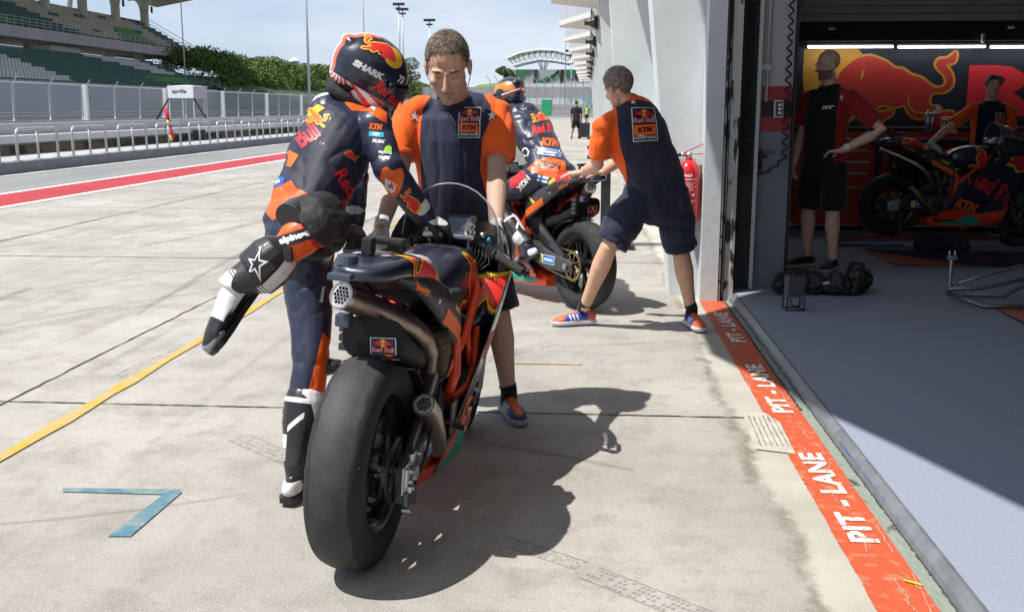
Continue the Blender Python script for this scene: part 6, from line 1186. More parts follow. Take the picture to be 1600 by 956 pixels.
        def PL(pts, m, off): D.put(poly2([[(s*y, z) for y, z in pts]]), m, (s*.35, 0, 0), X, (0, 0, 1), .02, off, 1, band=.3)
        PL([(.05, .955), (.09, .935), (.2, .93), (.2, .91), (.26, .86), (.16, .85), (.1, .9)] if False else [(.1, .935), (.2, .925), (.235, .9), (.3, .845), (.2, .855), (.16, .89)], m_blk, .0015)
        PL([(.03, .945), (.07, .915), (.155, .888), (.155, .835), (.085, .865), (.075, .9)], m_lo, .002)
        PL([(.33, .80), (.6, .66), (.6, .61), (.34, .745)], m_lo, .002)
        D.put(fitted(text2('SKF' if False else 'motul', .06, .15), .09, .028), m_bley, (s*.35, .47, .77), (0, s, -.45), (0, .2, 1), .02, .002, 1, band=.3)
        D.put(poly2([circ(0, 0, .008, 10)]), m_alu, (s*.35, .25, .835), X, (0, 0, 1), 0, .003, 1, band=.3); D.put(fitted(text2('KTM', .06, .1), .04, .012), m_lb, (s*.35, .12, .865), (0, s, -.3), (0, 0, 1), .02, .003, 1, band=.3)
        D.done()
    # seat and pad
    b = MB(); b.loft([sup(.1, .82, .9, .33, 0, 20), sup(.115, .8, .865, .42), sup(.11, .79, .84, .5), sup(.08, .8, .86, .6)]); b.build('seat', m_pad, bk, True, ang=50)
    b = MB(); b.loft([sup(.09, .82, .955, .34), sup(.1, .82, .965, .38), sup(.1, .8, .935, .44), sup(.085, .78, .86, .48)]); o = b.build('seat_stop_pad', m_grey, bk, True, ang=50); D = Decals(o); D.put(poly2([rect(0, 0, .06, .05)]), m_bw, (.03, .4, 1.3), (1, 0, 0), (0, 1, .1), .02, .001, 1); D.done()
    b = MB(); b.tube([(.165, .36, .84), (.175, .42, .83), (.17, .47, .82)], [.02, .026, .018], 10, dome=True); b.build('seat_strap', m_pad, bk, True)
    # tank
    b = MB(); b.loft([sup(.07, .76, .84, .53), sup(.11, .74, .895, .6), sup(.13, .7, .93, .7), sup(.14, .66, .94, .82), sup(.138, .66, .93, .93), sup(.11, .67, .9, 1.01)]); tk = subsurf(b.build('fuel_tank', m_nav, bk, True)); D = Decals(tk)
    for s in (-1, 1):
        sw_ = [(.90, .985), (.93, .93), (.9, .88), (.93, .83), (.90, .79), (.86, .8), (.84, .77), (.79, .785), (.75, .76), (.74, .73), (.78, .715), (.83, .73), (.88, .7), (.95, .72), (.99, .8), (.985, .9), (.955, .96)]
        sw_ = [(.62+(y-.74)*1.1, .64+(z-.7)*.95) for y, z in sw_]; D.put(poly2([[(s*y, z) for y, z in grow(catmull(sw_, 3), .011)]]), m_ly, (s*.4, 0, 0), (0, s, 0), (0, 0, 1), .02, .0015, 1, band=.3); D.put(poly2([[(s*y, z) for y, z in sw_]], 3), m_lr, (s*.4, 0, 0), (0, s, 0), (0, 0, 1), .02, .0028, 1, band=.3)
    D.put(fitted(text2('KTM', .05, .15), .12, .04), m_cgrey, (0, .8, 1.4), (1, 0, 0), (0, 1, 0), .02, .001, 1); D.done()
    # steel trellis frame
    for s in (-1, 1):
        b = MB(); 
        for P_, r in (([(s*.12, .55, .5), (s*.155, .7, .62), (s*.16, .85, .76), (s*.1, 1.0, .86)], .017), ([(s*.12, .58, .38), (s*.17, .68, .42), (s*.175, .8, .5), (s*.15, .95, .68), (s*.08, 1.04, .74)], .016), ([(s*.13, .56, .4), (s*.15, .6, .5), (s*.14, .62, .62), (s*.13, .52, .72)], .02), ([(s*.16, .72, .63), (s*.17, .76, .48)], .012), ([(s*.12, .52, .72), (s*.13, .3, .82)], .014)): b.tube(P_, r, 10)
        b.build('frame_rail', m_frame, bk, True)
    b = MB(); b.loft([sup(.06, .5, .7, .5, 0, 16, .4), sup(.13, .28, .66, .62, 0, 16, .4), sup(.15, .24, .68, .78, 0, 16, .4), sup(.14, .26, .7, .95, 0, 16, .4), sup(.1, .3, .6, 1.05, 0, 16, .4)])
    for i in range(9): b.tube([(.14, .64+.04*i, .3+.03*(i % 3)), (.17, .64+.04*i, .3+.03*(i % 3))], .012, 7)
    b.tube([(.12, .75, .42), (.175, .75, .42)], .07, 20); b.tube([(-.12, .78, .4), (-.175, .78, .4)], .08, 20); b.build('engine', mat('engine_cast', (.04, .04, .042), .45, metal=.6, var=.3, vs=30), bk, True, ang=35)
    b = MB(); b.tube([(.13, .5, .34), (.18, .5, .33), (.225, .48, .33)], .011, 8); b.box((.17, .52, .36), (.012, .1, .12), bev=.004); b.build('footpeg', m_dalu, bk, ang=35); b = MB(); b.tube([(-.13, .5, .34), (-.27, .47, .33)], .012, 8); b.box((-.17, .52, .36), (.012, .1, .12), bev=.004); b.build('footpeg', m_dalu, bk, ang=35)
    b = MB(); b.tube([(.1, .46, .47), (.12, .5, .6), (.13, .49, .68)], [.028, .022, .02], 12); b.tube([(.07, .42, .55), (.1, .45, .63)], .026, 10)
    for i in range(7): b.lathe([(-.004, .022), (0, .034), (.004, .022)], (.09, .43, .5+.016*i), 'Z', 12)
    b.build('shock_absorber', m_dalu, bk, True, ang=40)
    b = MB(); random.seed(21)
    for i in range(14):
        y0 = random.uniform(.4, .62); z0 = random.uniform(.46, .7); x0 = random.uniform(.07, .15); b.tube([(x0, y0, z0), (x0+random.uniform(-.02, .03), y0+.05, z0+random.uniform(-.06, .06)), (x0+random.uniform(-.03, .02), y0+.12, z0+random.uniform(-.08, .08))], random.choice((.004, .006, .008)), 6)
    b.build('cables', m_loud, bk, True)
    exhaust(bk, [(-.055, -.12, .9), (-.025, -.05, .87), (.025, .06, .82), (.075, .18, .76), (.105, .26, .7), (.112, .32, .64), (.1, .36, .56)], [.041, .041, .041, .04, .037, .033, .03])
    b = MB(); b.tube([(.13, .38, .7), (.135, .41, .64), (.12, .44, .56), (.08, .5, .48)], [.034, .036, .034, .03], 14)
    for i in range(6): b.lathe([(-.004, .034), (0, .04), (.004, .034)], (.128-.004*i, .405+.008*i, .66-.02*i), 'Z', 16)
    b.build('exhaust_header', m_gold if False else mat('heat_wrap', (.1, .085, .06), .5, metal=.8, var=.4, vs=40, bump=.6, bs=60), bk, True)
    exhaust(bk, [(.152, .14, .51), (.162, .2, .46), (.165, .26, .37), (.15, .36, .29), (.12, .5, .25), (.06, .62, .27)], [.0365, .0375, .039, .038, .034, .03])
    # fairing sides
    ts = [0, .12, .3, .5, .7, .86, 1]
    for s in (-1, 1):
        G_ = []
        for i in range(9):
            q = i/8; row = []
            for t_ in ts:
                yr = .98-.62*t_**.9; yf = 1.42-.34*t_; y = yr+(yf-yr)*q; zt = .815+.03*math.sin(q*2.6); zb = .16+.0*q; z = zt+(zb-zt)*t_
                x = (.255-.12*t_**1.15)*(1-.62*max(0, q-.25)**1.5)+.01*math.sin(t_*3.1); row.append((s*x, y, z))
            G_.append(row)
        fs = surf('side_fairing', G_, m_nav, bk, .007); D = Decals(fs)
        def FP(pts, m, off, sm=0): D.put(poly2([[(s*y, z) for y, z in pts]], sm), m, (s*.6, 0, 0), (0, s, 0), (0, 0, 1), .03, off, 1.4, band=.5)
        FP([(.36, .1), (.42, .25), (.6, .3), (.9, .24), (1.15, .22), (1.2, .1)], m_fo, .0015); FP([(.62, .12), (.75, .24), (.95, .2), (1.1, .12)], m_teal, .0025)
        FP(catmull([(1.0, .88), (1.1, .8), (1.05, .74), (1.14, .72), (1.2, .66), (1.3, .68), (1.42, .75), (1.42, .9)], 3), m_ly, .0015); FP(catmull([(1.02, .88), (1.12, .81), (1.08, .76), (1.15, .74), (1.21, .68), (1.3, .7), (1.42, .77), (1.42, .9)], 3), m_lr, .0025)
        D.put(fitted(text2('Red Bull', .035), .62, .19), m_lr, (s*.6, 1.0, .5), (0, s, -.55*1) if s > 0 else (0, -1, .55), (0, .55*1, 1) if s > 0 else (0, .55, 1), .03, .002, 1.4, band=.5)
        D.put(fitted(text2('KTM', .08, .2), .26, .1), m_lo, (s*.6, .72, .33), (0, s, -.3*s if s > 0 else .3), (0, .3, 1), .03, .0035, 1.4, band=.5); D.done()
        # inner shoulder panel joining tank and fairing, painted with the bull
        def SP(u, v): # patch between tank flank and fairing lip, u across, v down
            A_ = V((s*.12, 1.0, .80)); B_ = V((s*.258, 1.035, .822)); C_ = V((s*.12, .87, .61)); D_ = V((s*.222, .925, .635)); return A_.lerp(B_, u).lerp(C_.lerp(D_, u), v)+V((0, -.012*math.sin(math.pi*u), 0))
        us = [i/8 for i in range(9)]; wav = lambda u, k: .5+.1*math.sin(u*9+k)+(.16 if u > .55 else 0)
        surf('fairing_shoulder', [[SP(u, .06+.0*u) for u in us], [SP(u, .28) for u in us], [SP(u, wav(u, 0)) for u in us]], m_fred, bk, .005, 1)
        surf('yellow_edge', [[SP(u, -.02) for u in us], [SP(u, .075) for u in us]], m_ly, bk, .006, 0); surf('yellow_edge', [[SP(u, wav(u, 0)-.01) for u in us], [SP(u, wav(u, 0)+.09) for u in us]], m_ly, bk, .006, 0)
        surf('inner_panel', [[SP(u, wav(u, 0)+.075) for u in us], [SP(u, 1) for u in us]], m_nav, bk, .004, 0)
        b = MB(); b.loft([[(s*.12, .9, .77), (s*.15, .94, .77), (s*.15, .96, .3), (s*.14, .7, .3)], [(s*.13, 1.1, .8), (s*.18, 1.15, .8), (s*.16, 1.1, .3), (s*.12, 1.05, .3)]]); b.build('inner_duct', m_carb, bk, ang=30)
    b = MB(); b.loft([sup(.09, .12, .2, .36, 0, 16, .5), sup(.13, .095, .26, .55, 0, 16, .5), sup(.15, .09, .28, .8, 0, 16, .5), sup(.12, .12, .3, 1.1, 0, 16, .5), sup(.06, .2, .34, 1.2, 0, 16, .5)]); bp_ = b.build('belly_pan', m_fo, bk, True, ang=50); D = Decals(bp_)
    for s in (-1, 1): D.put(poly2([[(s*y, z) for y, z in [(.44, .1), (.6, .25), (.78, .25), (.95, .1)]]]), m_teal, (s*.4, 0, 0), (0, s, 0), (0, 0, 1), .03, .002, 1, band=.3)
    D.done()
    # nose, screen, dash
    b = MB(); b.loft([sup(.12, .74, .9, 1.16), sup(.16, .72, .94, 1.28), sup(.14, .72, .92, 1.42), sup(.09, .74, .87, 1.54), sup(.03, .77, .82, 1.6)]); b.build('nose_cowl', m_nav, bk, True, ang=50)
    for s in (-1, 1):
        surf('upper_cowl', [[(s*.19, 1.02, 1.03), (s*.245, 1.0, .95), (s*.262, .98, .83)], [(s*.2, 1.1, 1.03), (s*.25, 1.12, .95), (s*.258, 1.12, .85)], [(s*.17, 1.25, .99), (s*.21, 1.27, .93), (s*.23, 1.28, .86)], [(s*.1, 1.4, .95), (s*.14, 1.42, .9), (s*.16, 1.42, .84)]], m_carb, bk, .006)
    G_ = []
    for i in range(9):
        a = R(-90+180*i/8); row = []
        for j, (y, z, hw, hz) in enumerate(((1.02, .935, .2, .225), (1.1, .95, .195, .2), (1.22, .95, .165, .15), (1.36, .93, .12, .08), (1.46, .9, .07, .04))): row.append((hw*math.sin(a), y, z+hz*math.cos(a)**.9 if math.cos(a) > 1e-6 else z))
        G_.append(row)
    surf('windscreen', G_, m_glass, bk, .003)
    b = MB(); b.tube([(.2*math.sin(R(a)), 1.018, .935+.225*max(0, math.cos(R(a)))**.9) for a in range(-90, 91, 12)], .0028, 6); b.build('screen_edge', mat('clear_edge', (.45, .47, .5), .2, alpha=.7), bk, True)
    b = MB(); b.loft([sup(.17, .9, .955, 1.12, 0, 16, .5), sup(.16, .9, .99, 1.25, 0, 16, .5), sup(.1, .88, .95, 1.4, 0, 16, .5)]); b.box((.02, 1.1, .985), (.13, .02, .085), bev=.006, rot=Matrix.Rotation(R(-25), 4, 'X')); ds = b.build('dash_housing', m_loud, bk, True, ang=40)
    b = MB(); b.box((.02, 1.087, .987), (.095, .004, .06), rot=Matrix.Rotation(R(-25), 4, 'X')); b.build('dash_screen', mat('screen_blue_grey', (.1, .13, .18), .15), ds)
    # front end
    fe_ = empty('steering', (0, 1.02, .93)); fe_.parent = bk; fe_.rotation_euler = (0, 0, steer); fe_.scale = (.8, 1, 1); fe_.location.z -= .03
    def q(x, y, z): return (x, y-1.02, z-.93)
    for s in (-1, 1):
        b = MB(); b.tube([q(s*.1, 1.0, 1.0), q(s*.1, 1.13, .72)], .026, 16); b.tube([q(s*.1, 1.13, .72), q(s*.1, 1.34, .33)], .03, 16); b.build('fork_leg', m_dalu, fe_, True)
        b = MB(); b.tube([q(s*.1, .985, 1.025), q(s*.1, 1.0, .99)], .03, 16); b.tube([q(s*.1, .98, 1.035), q(s*.1, .985, 1.025)], .018, 6); b.build('fork_cap', m_alu, fe_, True, ang=40)
        b = MB(); b.tube([q(s*.1, 1.01, .955), q(s*.17, 1.005, .95), q(s*.19, .995, .94)], .016, 10); b.tube([q(s*.19, 1.0, .938), q(s*.38, .955, .868)], .0135, 12); b.build('handlebar', m_loud, fe_, True)
        b = MB(); b.tube([q(s*.235, .988, .921), q(s*.355, .962, .877)], .0185, 16); b.tube([q(s*.355, .962, .877), q(s*.385, .955, .866)], .021, 14); b.tube([q(s*.225, .99, .925), q(s*.236, .988, .921)], .026, 16); b.build('grip', mat('grip_rubber', (.03, .03, .033), .6, bump=.6, bs=160), fe_, True, ang=40)
        b = MB(); b.box(q(s*.205, .995, .934), (.035, .05, .05), bev=.006, rot=Matrix.Rotation(R(20*s), 4, 'Y')); b.box(q(s*.19, 1.04, .95), (.05, .03, .03), bev=.006); b.build('switch_block', m_loud, fe_)
        b = MB(); b.tube([q(s*.2, 1.03, .94), q(s*.26, 1.06, .92), q(s*.33, 1.04, .89), q(s*.38, 1.02, .87)], [.009, .008, .006, .007], 8); b.build('lever', m_alu, fe_, True)
        b = MB(); b.tube([q(s*.385, .955, .866), q(s*.41, .98, .855), q(s*.405, 1.05, .86), q(s*.37, 1.1, .87), q(s*.33, 1.1, .88)], [.011, .012, .011, .009, .006], 8, dome=True); b.build('lever_guard', m_loud, fe_, True)
    b = MB(); b.box(q(0, 1.0, .985), (.26, .075, .022), bev=.01); b.tube([q(0, .99, .99), q(0, .99, 1.012)], .024, 6); b.tube([q(0, .99, 1.012), q(0, .99, 1.02)], .017, 12); b.build('triple_clamp', m_alu, fe_, ang=40)
    b = MB(); b.box(q(0, 1.08, .72), (.24, .07, .03), bev=.01); b.build('lower_clamp', m_dalu, fe_)
    b = MB(); b.tube([q(.165, 1.03, .975), q(.165, 1.03, 1.0)], .017, 12); b.build('fluid_reservoir', m_alu, fe_, True); b = MB(); b.ell(q(.2, 1.01, .975), (.011, .011, .012)); b.build('blue_cap', mat('cap_blue', (.02, .25, .4), .4), fe_, True)
    b = MB()
    for i in range(6): b.tube([q(.13+.014*i, 1.0, .975-.008*i), q(.12+.02*i, .975-.006*i, .94-.01*i), q(.13+.004*i, .99, .89-.01*i), q(.1, 1.04, .82)], .0032, 5)
    b.build('control_cables', m_loud, fe_, True)
    for s in (-1, 1): disc(bk, s*.075, 1.38, .3, .16, .115)
    for s in (-1, 1): b = MB(); b.box((s*.095, 1.3, .36), (.045, .06, .12), bev=.01, rot=Matrix.Rotation(R(-28), 4, 'X')); b.build('front_caliper', m_dalu, bk)
    b = MB(); b.tube([(-.11, 1.38, .3), (.11, 1.38, .3)], .014, 10); b.build('front_axle', m_alu, bk)
    G_ = []
    for i in range(9): a = R(150-125*i/8); G_.append([(x*.07, 1.38+.325*math.cos(a), .3+(.325-.03*x*x)*math.sin(a)) for x in (-1, -.5, 0, .5, 1)])
    surf('front_mudguard', G_, m_nav, bk)
    return bk
bk1 = motorcycle((-.728, 3.09, 0), R(-6), R(4.2), 'front racing motorcycle seen from behind with wide slick tyre and two honeycomb tipped exhausts', R(4), 1.0, 1.06)
bk2 = motorcycle((-.03, 7.42, 0), R(35), R(2), 'second racing motorcycle with its rider seated, pushed by the mechanic in shorts', 0)
bk3 = motorcycle((3.12, 10.85, GF+.09), R(-84), R(0), 'third racing motorcycle parked inside the dark garage on a paddock stand', 0)
# ============================================================ seated second rider, garage crew, people far off
def second_rider():
    Mb = bk2.matrix_basis.copy() if False else (Matrix.Translation(bk2.location) @ bk2.rotation_euler.to_matrix().to_4x4()); W = lambda x, y, z: Mb @ V((x, y, z))
    base = W(0, .5, 0); base.z = 0; lc = -base; root = empty('person', base, 0, 'rider in navy leathers and helmet sitting hunched on the second motorcycle', 'person')
    fw = (Mb.to_3x3() @ V((0, 1, 0))).normalized(); rt = (Mb.to_3x3() @ V((1, 0, 0))).normalized(); up = V((0, 0, 1)); b = MB()
    b.tube([W(0, .4, .92), W(0, .5, 1.0), W(.01, .62, 1.12), W(.02, .82, 1.29), W(.02, .95, 1.38), W(.02, 1.05, 1.42)], [(.15, .12), (.172, .14), (.15, .12), (.19, .135), (.17, .12), (.08, .075)], 22, side=rt, dome=True)
    b.ell(W(.02, .9, 1.43), (.08, .1, .07)); b.ell(W(0, .44, .97), (.17, .15, .12))
    for s in (-1, 1):
        sh_ = W(s*.18, .96, 1.36); el = W(s*.36, 1.02, 1.12); wr = W(s*.31, 1.05, .97); limb(b, armpts(sh_, el, wr), [.07, .062, .054, .055, .048, .038]); b.ell(sh_, (.075, .075, .07)); hand_mb(b, wr, fw*.6+rt*(-.1*s)-up*.6, up+fw*.3, .8, side=s)
        hp = W(s*.1, .48, .94); kn = W(s*.3, .86, .74); an = W(s*.21, .44, .42); limb(b, legpts(hp, kn, an), [.115, .1, .085, .074, .075, .06, .045]); b.tube([an, an-up*.05], [.04, .036], 10, dome=True)
    limb(b, [W(.02, 1.04, 1.42), W(.02, 1.12, 1.48)], [.07, .065]); b.ell(W(.02, 1.17, 1.53), (.08, .09, .1))
    me = remesh(b, .009, 4); fold(me, .01, 6, 3); wrinkle(me, .012, 8, 4); me.materials.append(suitmat('rider_leather_two')); o = link('body', me, root, True); o.location = lc; co = coords(me); XZ = co[:, [0, 2]]; zero(me, 'white', 'blk')
    def pp(px): return [(atY(x, y, 7.95).x, atY(x, y, 7.95).z) for x, y in px]
    field(me, 'orange', np.minimum(sdp(XZ, pp([(826, 262), (840, 248), (862, 244), (884, 250), (888, 272), (872, 276), (850, 270)])), 8.2-co[:, 1])); field(me, 'red', np.maximum(sdp(XZ, pp([(800, 268), (815, 262), (826, 270), (812, 290), (798, 292)])), sdp(XZ, pp([(806, 236), (812, 240), (818, 260), (812, 262)]))))
    D = Decals(o)
    def fr(x, y, ang, Y=7.3):
        n_ = -ray(x, y).normalized(); r_ = up.cross(n_).normalized(); u_ = n_.cross(r_); c_, s_ = math.cos(ang), math.sin(ang); return atY(x, y, Y), r_*c_+u_*s_, u_*c_-r_*s_
    kk = dict(step=.015, off=.0035, reach=2.5)
    def put(sh, m, f_, off=.0035): D.put(sh, m, f_[0], f_[1], f_[2], .015, off, 2.5, .25, .2)
    f_ = fr(844, 183, R(12)); put(xf(poly2([circ(.035, .01, .05, 20, .042)]), 1), m_ly, f_); put(xf(poly2([grow(catmull(BULL, 2), .04)]), -.13, .13), m_ly, f_, .005); put(xf(poly2([BULL], 2), -.13, .13), m_lr, f_, .0065)
    put(fitted(text2('Red Bull', .05), .2, .07), m_lr, fr(852, 200, R(8))); put(fitted(text2('KTM', .08, .15), .14, .06), m_lo, fr(860, 222, R(-4)))
    f_ = fr(859, 238, R(-8)); put(poly2([rect(0, 0, .18, .05)]), m_bw, f_); put(poly2([rect(.02, 0, .135, .04)]), m_bluem, f_, .005); put(fitted(text2('MICHELIN', .06), .1, .018), m_bw, f_, .0065)
    put(fitted(text2('iXON', .04, .1), .13, .04), m_lb, fr(862, 258, R(-10)), .0055); put(poly2([circ(0, 0, .03, 6, .038), circ(0, 0, .02, 6, .026)]), m_bw, fr(821, 238, R(10)))
    put(fitted(text2('XON', .06, .1), .13, .045), m_bw, fr(818, 287, R(50))); f_ = fr(848, 280, R(-14)); put(poly2([rect(0, 0, .08, .045)]), m_bw, f_); put(poly2([rect(0, 0, .08, .014)]), m_bluem, f_, .005); put(poly2([rect(-.012, 0, .014, .045)]), m_bluem, f_, .005); D.done()
    mh = panels(mat('helmet_navy_two', (.013, .014, .032), .3, coat=.6), [('stripe', (.8, .2, .02), .3), ('streak', (.7, .7, .7), .3), ('rays', (.4, .03, .04), .3), ('raysr', (.02, .02, .02), .3)])
    def dec(D, ho):
        me = ho.data; c2 = coords(me); field(me, 'stripe', np.minimum(.03-np.abs(c2[:, 0]+.075+.25*c2[:, 2]), .04-np.abs(c2[:, 2]-.06))); field(me, 'streak', np.minimum(.007-np.abs(c2[:, 2]-.03+.25*np.abs(c2[:, 0])), -.04-c2[:, 1])); field(me, 'rays', np.minimum(.006-np.abs(c2[:, 2]-.012+.3*np.abs(c2[:, 0])), -.03-c2[:, 1])); zero(me, 'raysr')
        D.put(fitted(text2('Mika', .06, .1), .075, .022), m_bw, (.03, -.4, .022), (1, 0, 0), (0, 0, 1), .01, .003, .8, 0, .2); D.put(fitted(text2('26', .06), .04, .024), m_bw, (.04, -.4, -.012), (1, 0, 0), (0, 0, 1), .01, .003, .8, 0, .2)
        D.put(fitted(text2('R', .05), .04, .045), m_bw, (-.08, -.3, -.01), (.75, -.65, 0), (0, 0, 1), .01, .003, .8, 0, .2); D.put(xf(poly2([BULL], 1), .1, .1), m_lr, (-.08, -.3, .055), (.75, -.65, 0), (.3, 0, 1), .01, .004, .8, 0, .2)
    helmet(root, W(.02, 1.17, 1.545), fw*.9+up*-.22-rt*.15, (fw*.2+up), mh, dec, 1.0)
    for s in (-1, 1):
        kn = W(s*.3, .86, .74); an = W(s*.21, .44, .42); boot(root, kn, an, fw*.93-up*.3, lc, decal=False, colw=(s < 0)); wr = W(s*.31, 1.05, .97); glove(root, lc, wr, W(s*.36, 1.02, 1.12), fw*.6+rt*(-.1*s)-up*.6, up+fw*.3, .8, s)
    return root
second_rider()

def stand_person(base, label, hgt=1.8, face=(0, -1), mats=None, arms=None, vox=.009, hair=None, legs=None, group=None, sleeves=True, polo=None, headdir=None, lean=0.0):
    """plain standing figure; arms: {side: (elbow, wrist, handdir, curl)} in the body's own frame (x right of the person, y front, z up)"""
    base = V(base); f = V((face[0], face[1], 0)).normalized(); r = f.cross(V((0, 0, 1))); k = hgt/1.8; W = lambda x, y, z: base+r*(x*k)+f*(y*k)+V((0, 0, z*k)); lc = -base
    root = empty('person', base, 0, label, 'person', group); b = MB(); hd = V(headdir) if headdir else f; H = hframe(W(0, .03+lean, 1.68), hd, (0, 0, 1)); head_mb(b, H, big=k)
    limb(b, [W(0, .01+lean, 1.6), W(0, -.01+lean*.8, 1.5)], [.055*k, .064*k])
    b.tube([W(0, 0, .9), W(0, .0, 1.0), W(0, .01+lean*.3, 1.12), W(0, .01+lean*.6, 1.3), W(0, -.01+lean*.8, 1.42), W(0, -.015+lean*.8, 1.5)], [(.16*k, .12*k), (.16*k, .12*k), (.15*k, .115*k), (.178*k, .125*k), (.165*k, .105*k), (.07*k, .065*k)], 20, side=r, dome=True)
    legs = legs or {1: ((.1, 0, .9), (.12, .02, .48), (.13, 0, .1)), -1: ((-.1, 0, .9), (-.12, .02, .48), (-.13, 0, .1))}; AP = {}
    for s in (1, -1):
        e, w_, hdv, cu = (arms or {}).get(s, ((s*.25, -.02, 1.14), (s*.26, .06, .88), (0, .1, -1), .4)); sh_ = W(s*.2, lean*.8, 1.42); e = W(*e); w_ = W(*w_); AP[s] = (sh_, e, w_); hv = r*hdv[0]+f*hdv[1]+V((0, 0, hdv[2]))
        limb(b, armpts(sh_, e, w_), [q*k for q in (.058, .05, .042, .045, .036, .028)]); nb = r*s if abs(hdv[2]) > .6 else V((0, 0, 1)); hand_mb(b, w_, hv, nb, cu, side=-s if abs(hdv[2]) > .6 else 1, sc_=k)
        h_, kn, an = [W(*q) for q in legs[s]]; limb(b, legpts(h_, kn, an), [q*k for q in (.09, .082, .066, .056, .062, .046, .034)]); foot_mb(b, an, an+f+r*(s*.25))
    me = remesh(b, vox, 3); me.materials.append(mats['skin']); o = link('body', me, root, True); o.location = lc
    if hair: hair_cap(H, root, lc, hair, k*1.02, front=.075, side=-.01, short=.006, seed=5, n=500, back=-.07)
    b = MB(); b.tube([W(0, 0, .84), W(0, .01+lean*.2, 1.0), W(0, .015+lean*.3, 1.14), W(0, .015+lean*.6, 1.3), W(0, -.005+lean*.8, 1.42), W(0, -.01+lean*.8, 1.48), W(0, 0+lean*.9, 1.53)], [q for q in ((.19*k, .145*k), (.185*k, .142*k), (.178*k, .138*k), (.198*k, .145*k), (.185*k, .122*k), (.12*k, .09*k), (.07*k, .068*k))], 24, side=r)
    for s in (1, -1): sh_, e, w_ = AP[s]; b.tube([sh_-r*(s*.08*k)+V((0, 0, .02)), sh_, sh_.lerp(e, .4), sh_.lerp(e, .78)], [.058*k, .073*k, .075*k, .074*k], 16)
    me = remesh(b, vox, 4, 'shirt'); fold(me, .012, 5, 3, (1, 1, .6)); wrinkle(me, .01, 7, 3, (1, 1, .7)); me.materials.append(mats['shirt']); o = link('shirt', me, root, True); o.location = lc
    co = coords(me); rel = co-np.array(base); xx = rel @ np.array(r); field(me, 'navy', .155*k-np.abs(xx)-.12*np.clip(rel[:, 2]-1.36*k, 0, 1)) ; shirt = o
    if mats.get('shorts'):
        b = MB(); b.tube([W(0, 0, 1.0), W(0, 0, .88), W(0, 0, .8)], [(.17*k, .13*k), (.18*k, .14*k), (.16*k, .13*k)], 20, side=r)
        for s in (1, -1): h_, kn, an = [W(*q) for q in legs[s]]; b.tube([h_, h_.lerp(kn, .5), h_.lerp(kn, .95)], [.105*k, .107*k, .102*k], 16)
        me = remesh(b, vox, 4, 'shorts'); fold(me, .012, 6, 8); me.materials.append(mats['shorts']); o = link('shorts', me, root, True); o.location = lc
    for s in (1, -1): h_, kn, an = [W(*q) for q in legs[s]]; shoe(root, an-V((0, 0, .008)), f+r*(s*.25), mats['shoe'], mats['sole'], None, loc=lc, g=k)
    return root, H, W, shirt, AP
m_bshirt = panels(cloth('black_polo', (.3, .018, .018), .4), [('navy', (.012, .012, .014), None)]); m_blackc = cloth('black_cotton', (.013, .013, .014)); m_bshoe = panels(mat('black_shoe', (.015, .015, .017), .5), [('p2', (.02, .02, .022), None)]); m_wsole = mat('pale_sole', (.4, .4, .4), .6)
p0 = G(1279, 420, GF); rt_, H_, W_, sh_, AP_ = stand_person((p0.x, p0.y, GF), 'bald bearded man in black shirt with glasses standing hand on hip in the garage', 1.88, (-.75, -.66), dict(skin=panels(skinmat('garage_skin', (.75, .47, .35)), [('beard', (.2, .12, .085), .8)]), shirt=m_bshirt, shorts=m_blackc, shoe=m_bshoe, sole=m_wsole),
    arms={-1: ((-.44, -.12, 1.16), (-.24, .12, 1.0), (.9, .35, -.1), .35), 1: ((.25, -.02, 1.14), (.26, .06, .88), (0, .1, -1), .4)}, vox=.008, headdir=(-.93, -.35, -.12))
for ch in rt_.children:
    if ch.name.startswith('body'):
        co = coords(ch.data); c_, r_, f_, u_ = H_; rel = co-np.array(c_); hy = rel @ np.array(f_); hz = rel @ np.array(u_); field(ch.data, 'beard', np.minimum.reduce([-.045-hz+hy*.1, hy-.0, np.minimum(.122+hz, .12+hy)]))
c_, r_, f_, u_ = H_; b = MB()
for s in (-1, 1): b.tube([c_+r_*(s*.034+.024*math.cos(a))+f_*.098+u_*(.004+.018*math.sin(a)) for a in [i*math.pi/6 for i in range(12)]], .002, 5, closed=True); b.tube([c_+r_*s*.058+f_*.097+u_*.008, c_+r_*s*.082+f_*.0+u_*.005], .002, 5)
b.tube([c_-r_*.01+f_*.1+u_*.008, c_+r_*.01+f_*.1+u_*.008], .002, 5); o = b.build('glasses', m_alu, rt_); o.location = -rt_.location
b = MB(); b.tube([c_+r_*.08-u_*.0, c_+r_*.09+f_*.02-u_*.07, c_+r_*.03+f_*.07-u_*.17, c_-r_*.03+f_*.07-u_*.17, c_-r_*.09+f_*.02-u_*.07, c_-r_*.08], .0035, 5); o = b.build('neck_cord', m_pipe, rt_, True); o.location = -rt_.location
w_ = AP_[-1][2].lerp(AP_[-1][1], .12); ax_ = (AP_[-1][1]-AP_[-1][2]).normalized(); b = MB(); b.tube([w_-ax_*.012, w_+ax_*.012], .036, 16, caps=False); nn = (V((-.3, -1, .3))-ax_*V((-.3, -1, .3)).dot(ax_)).normalized(); b.tube([w_+nn*.03, w_+nn*.042], .024, 16); o = b.build('wristwatch', m_bw, rt_, True, ang=40); o.location = -rt_.location
D = Decals(sh_); D.put(fitted(text2('MT', .07, .2), .1, .03), m_bw, W_(-.09, .5, 1.34), W_(-1, 0, 0)-W_(0, 0, 0), (0, 0, 1), .015, .003); D.put(poly2([[(x*.022, y*.03) for x, y in STAR]]), m_bw, W_(-.17, .5, 1.42), W_(-1, 0, 0)-W_(0, 0, 0), (0, 0, 1), .015, .003); D.done()
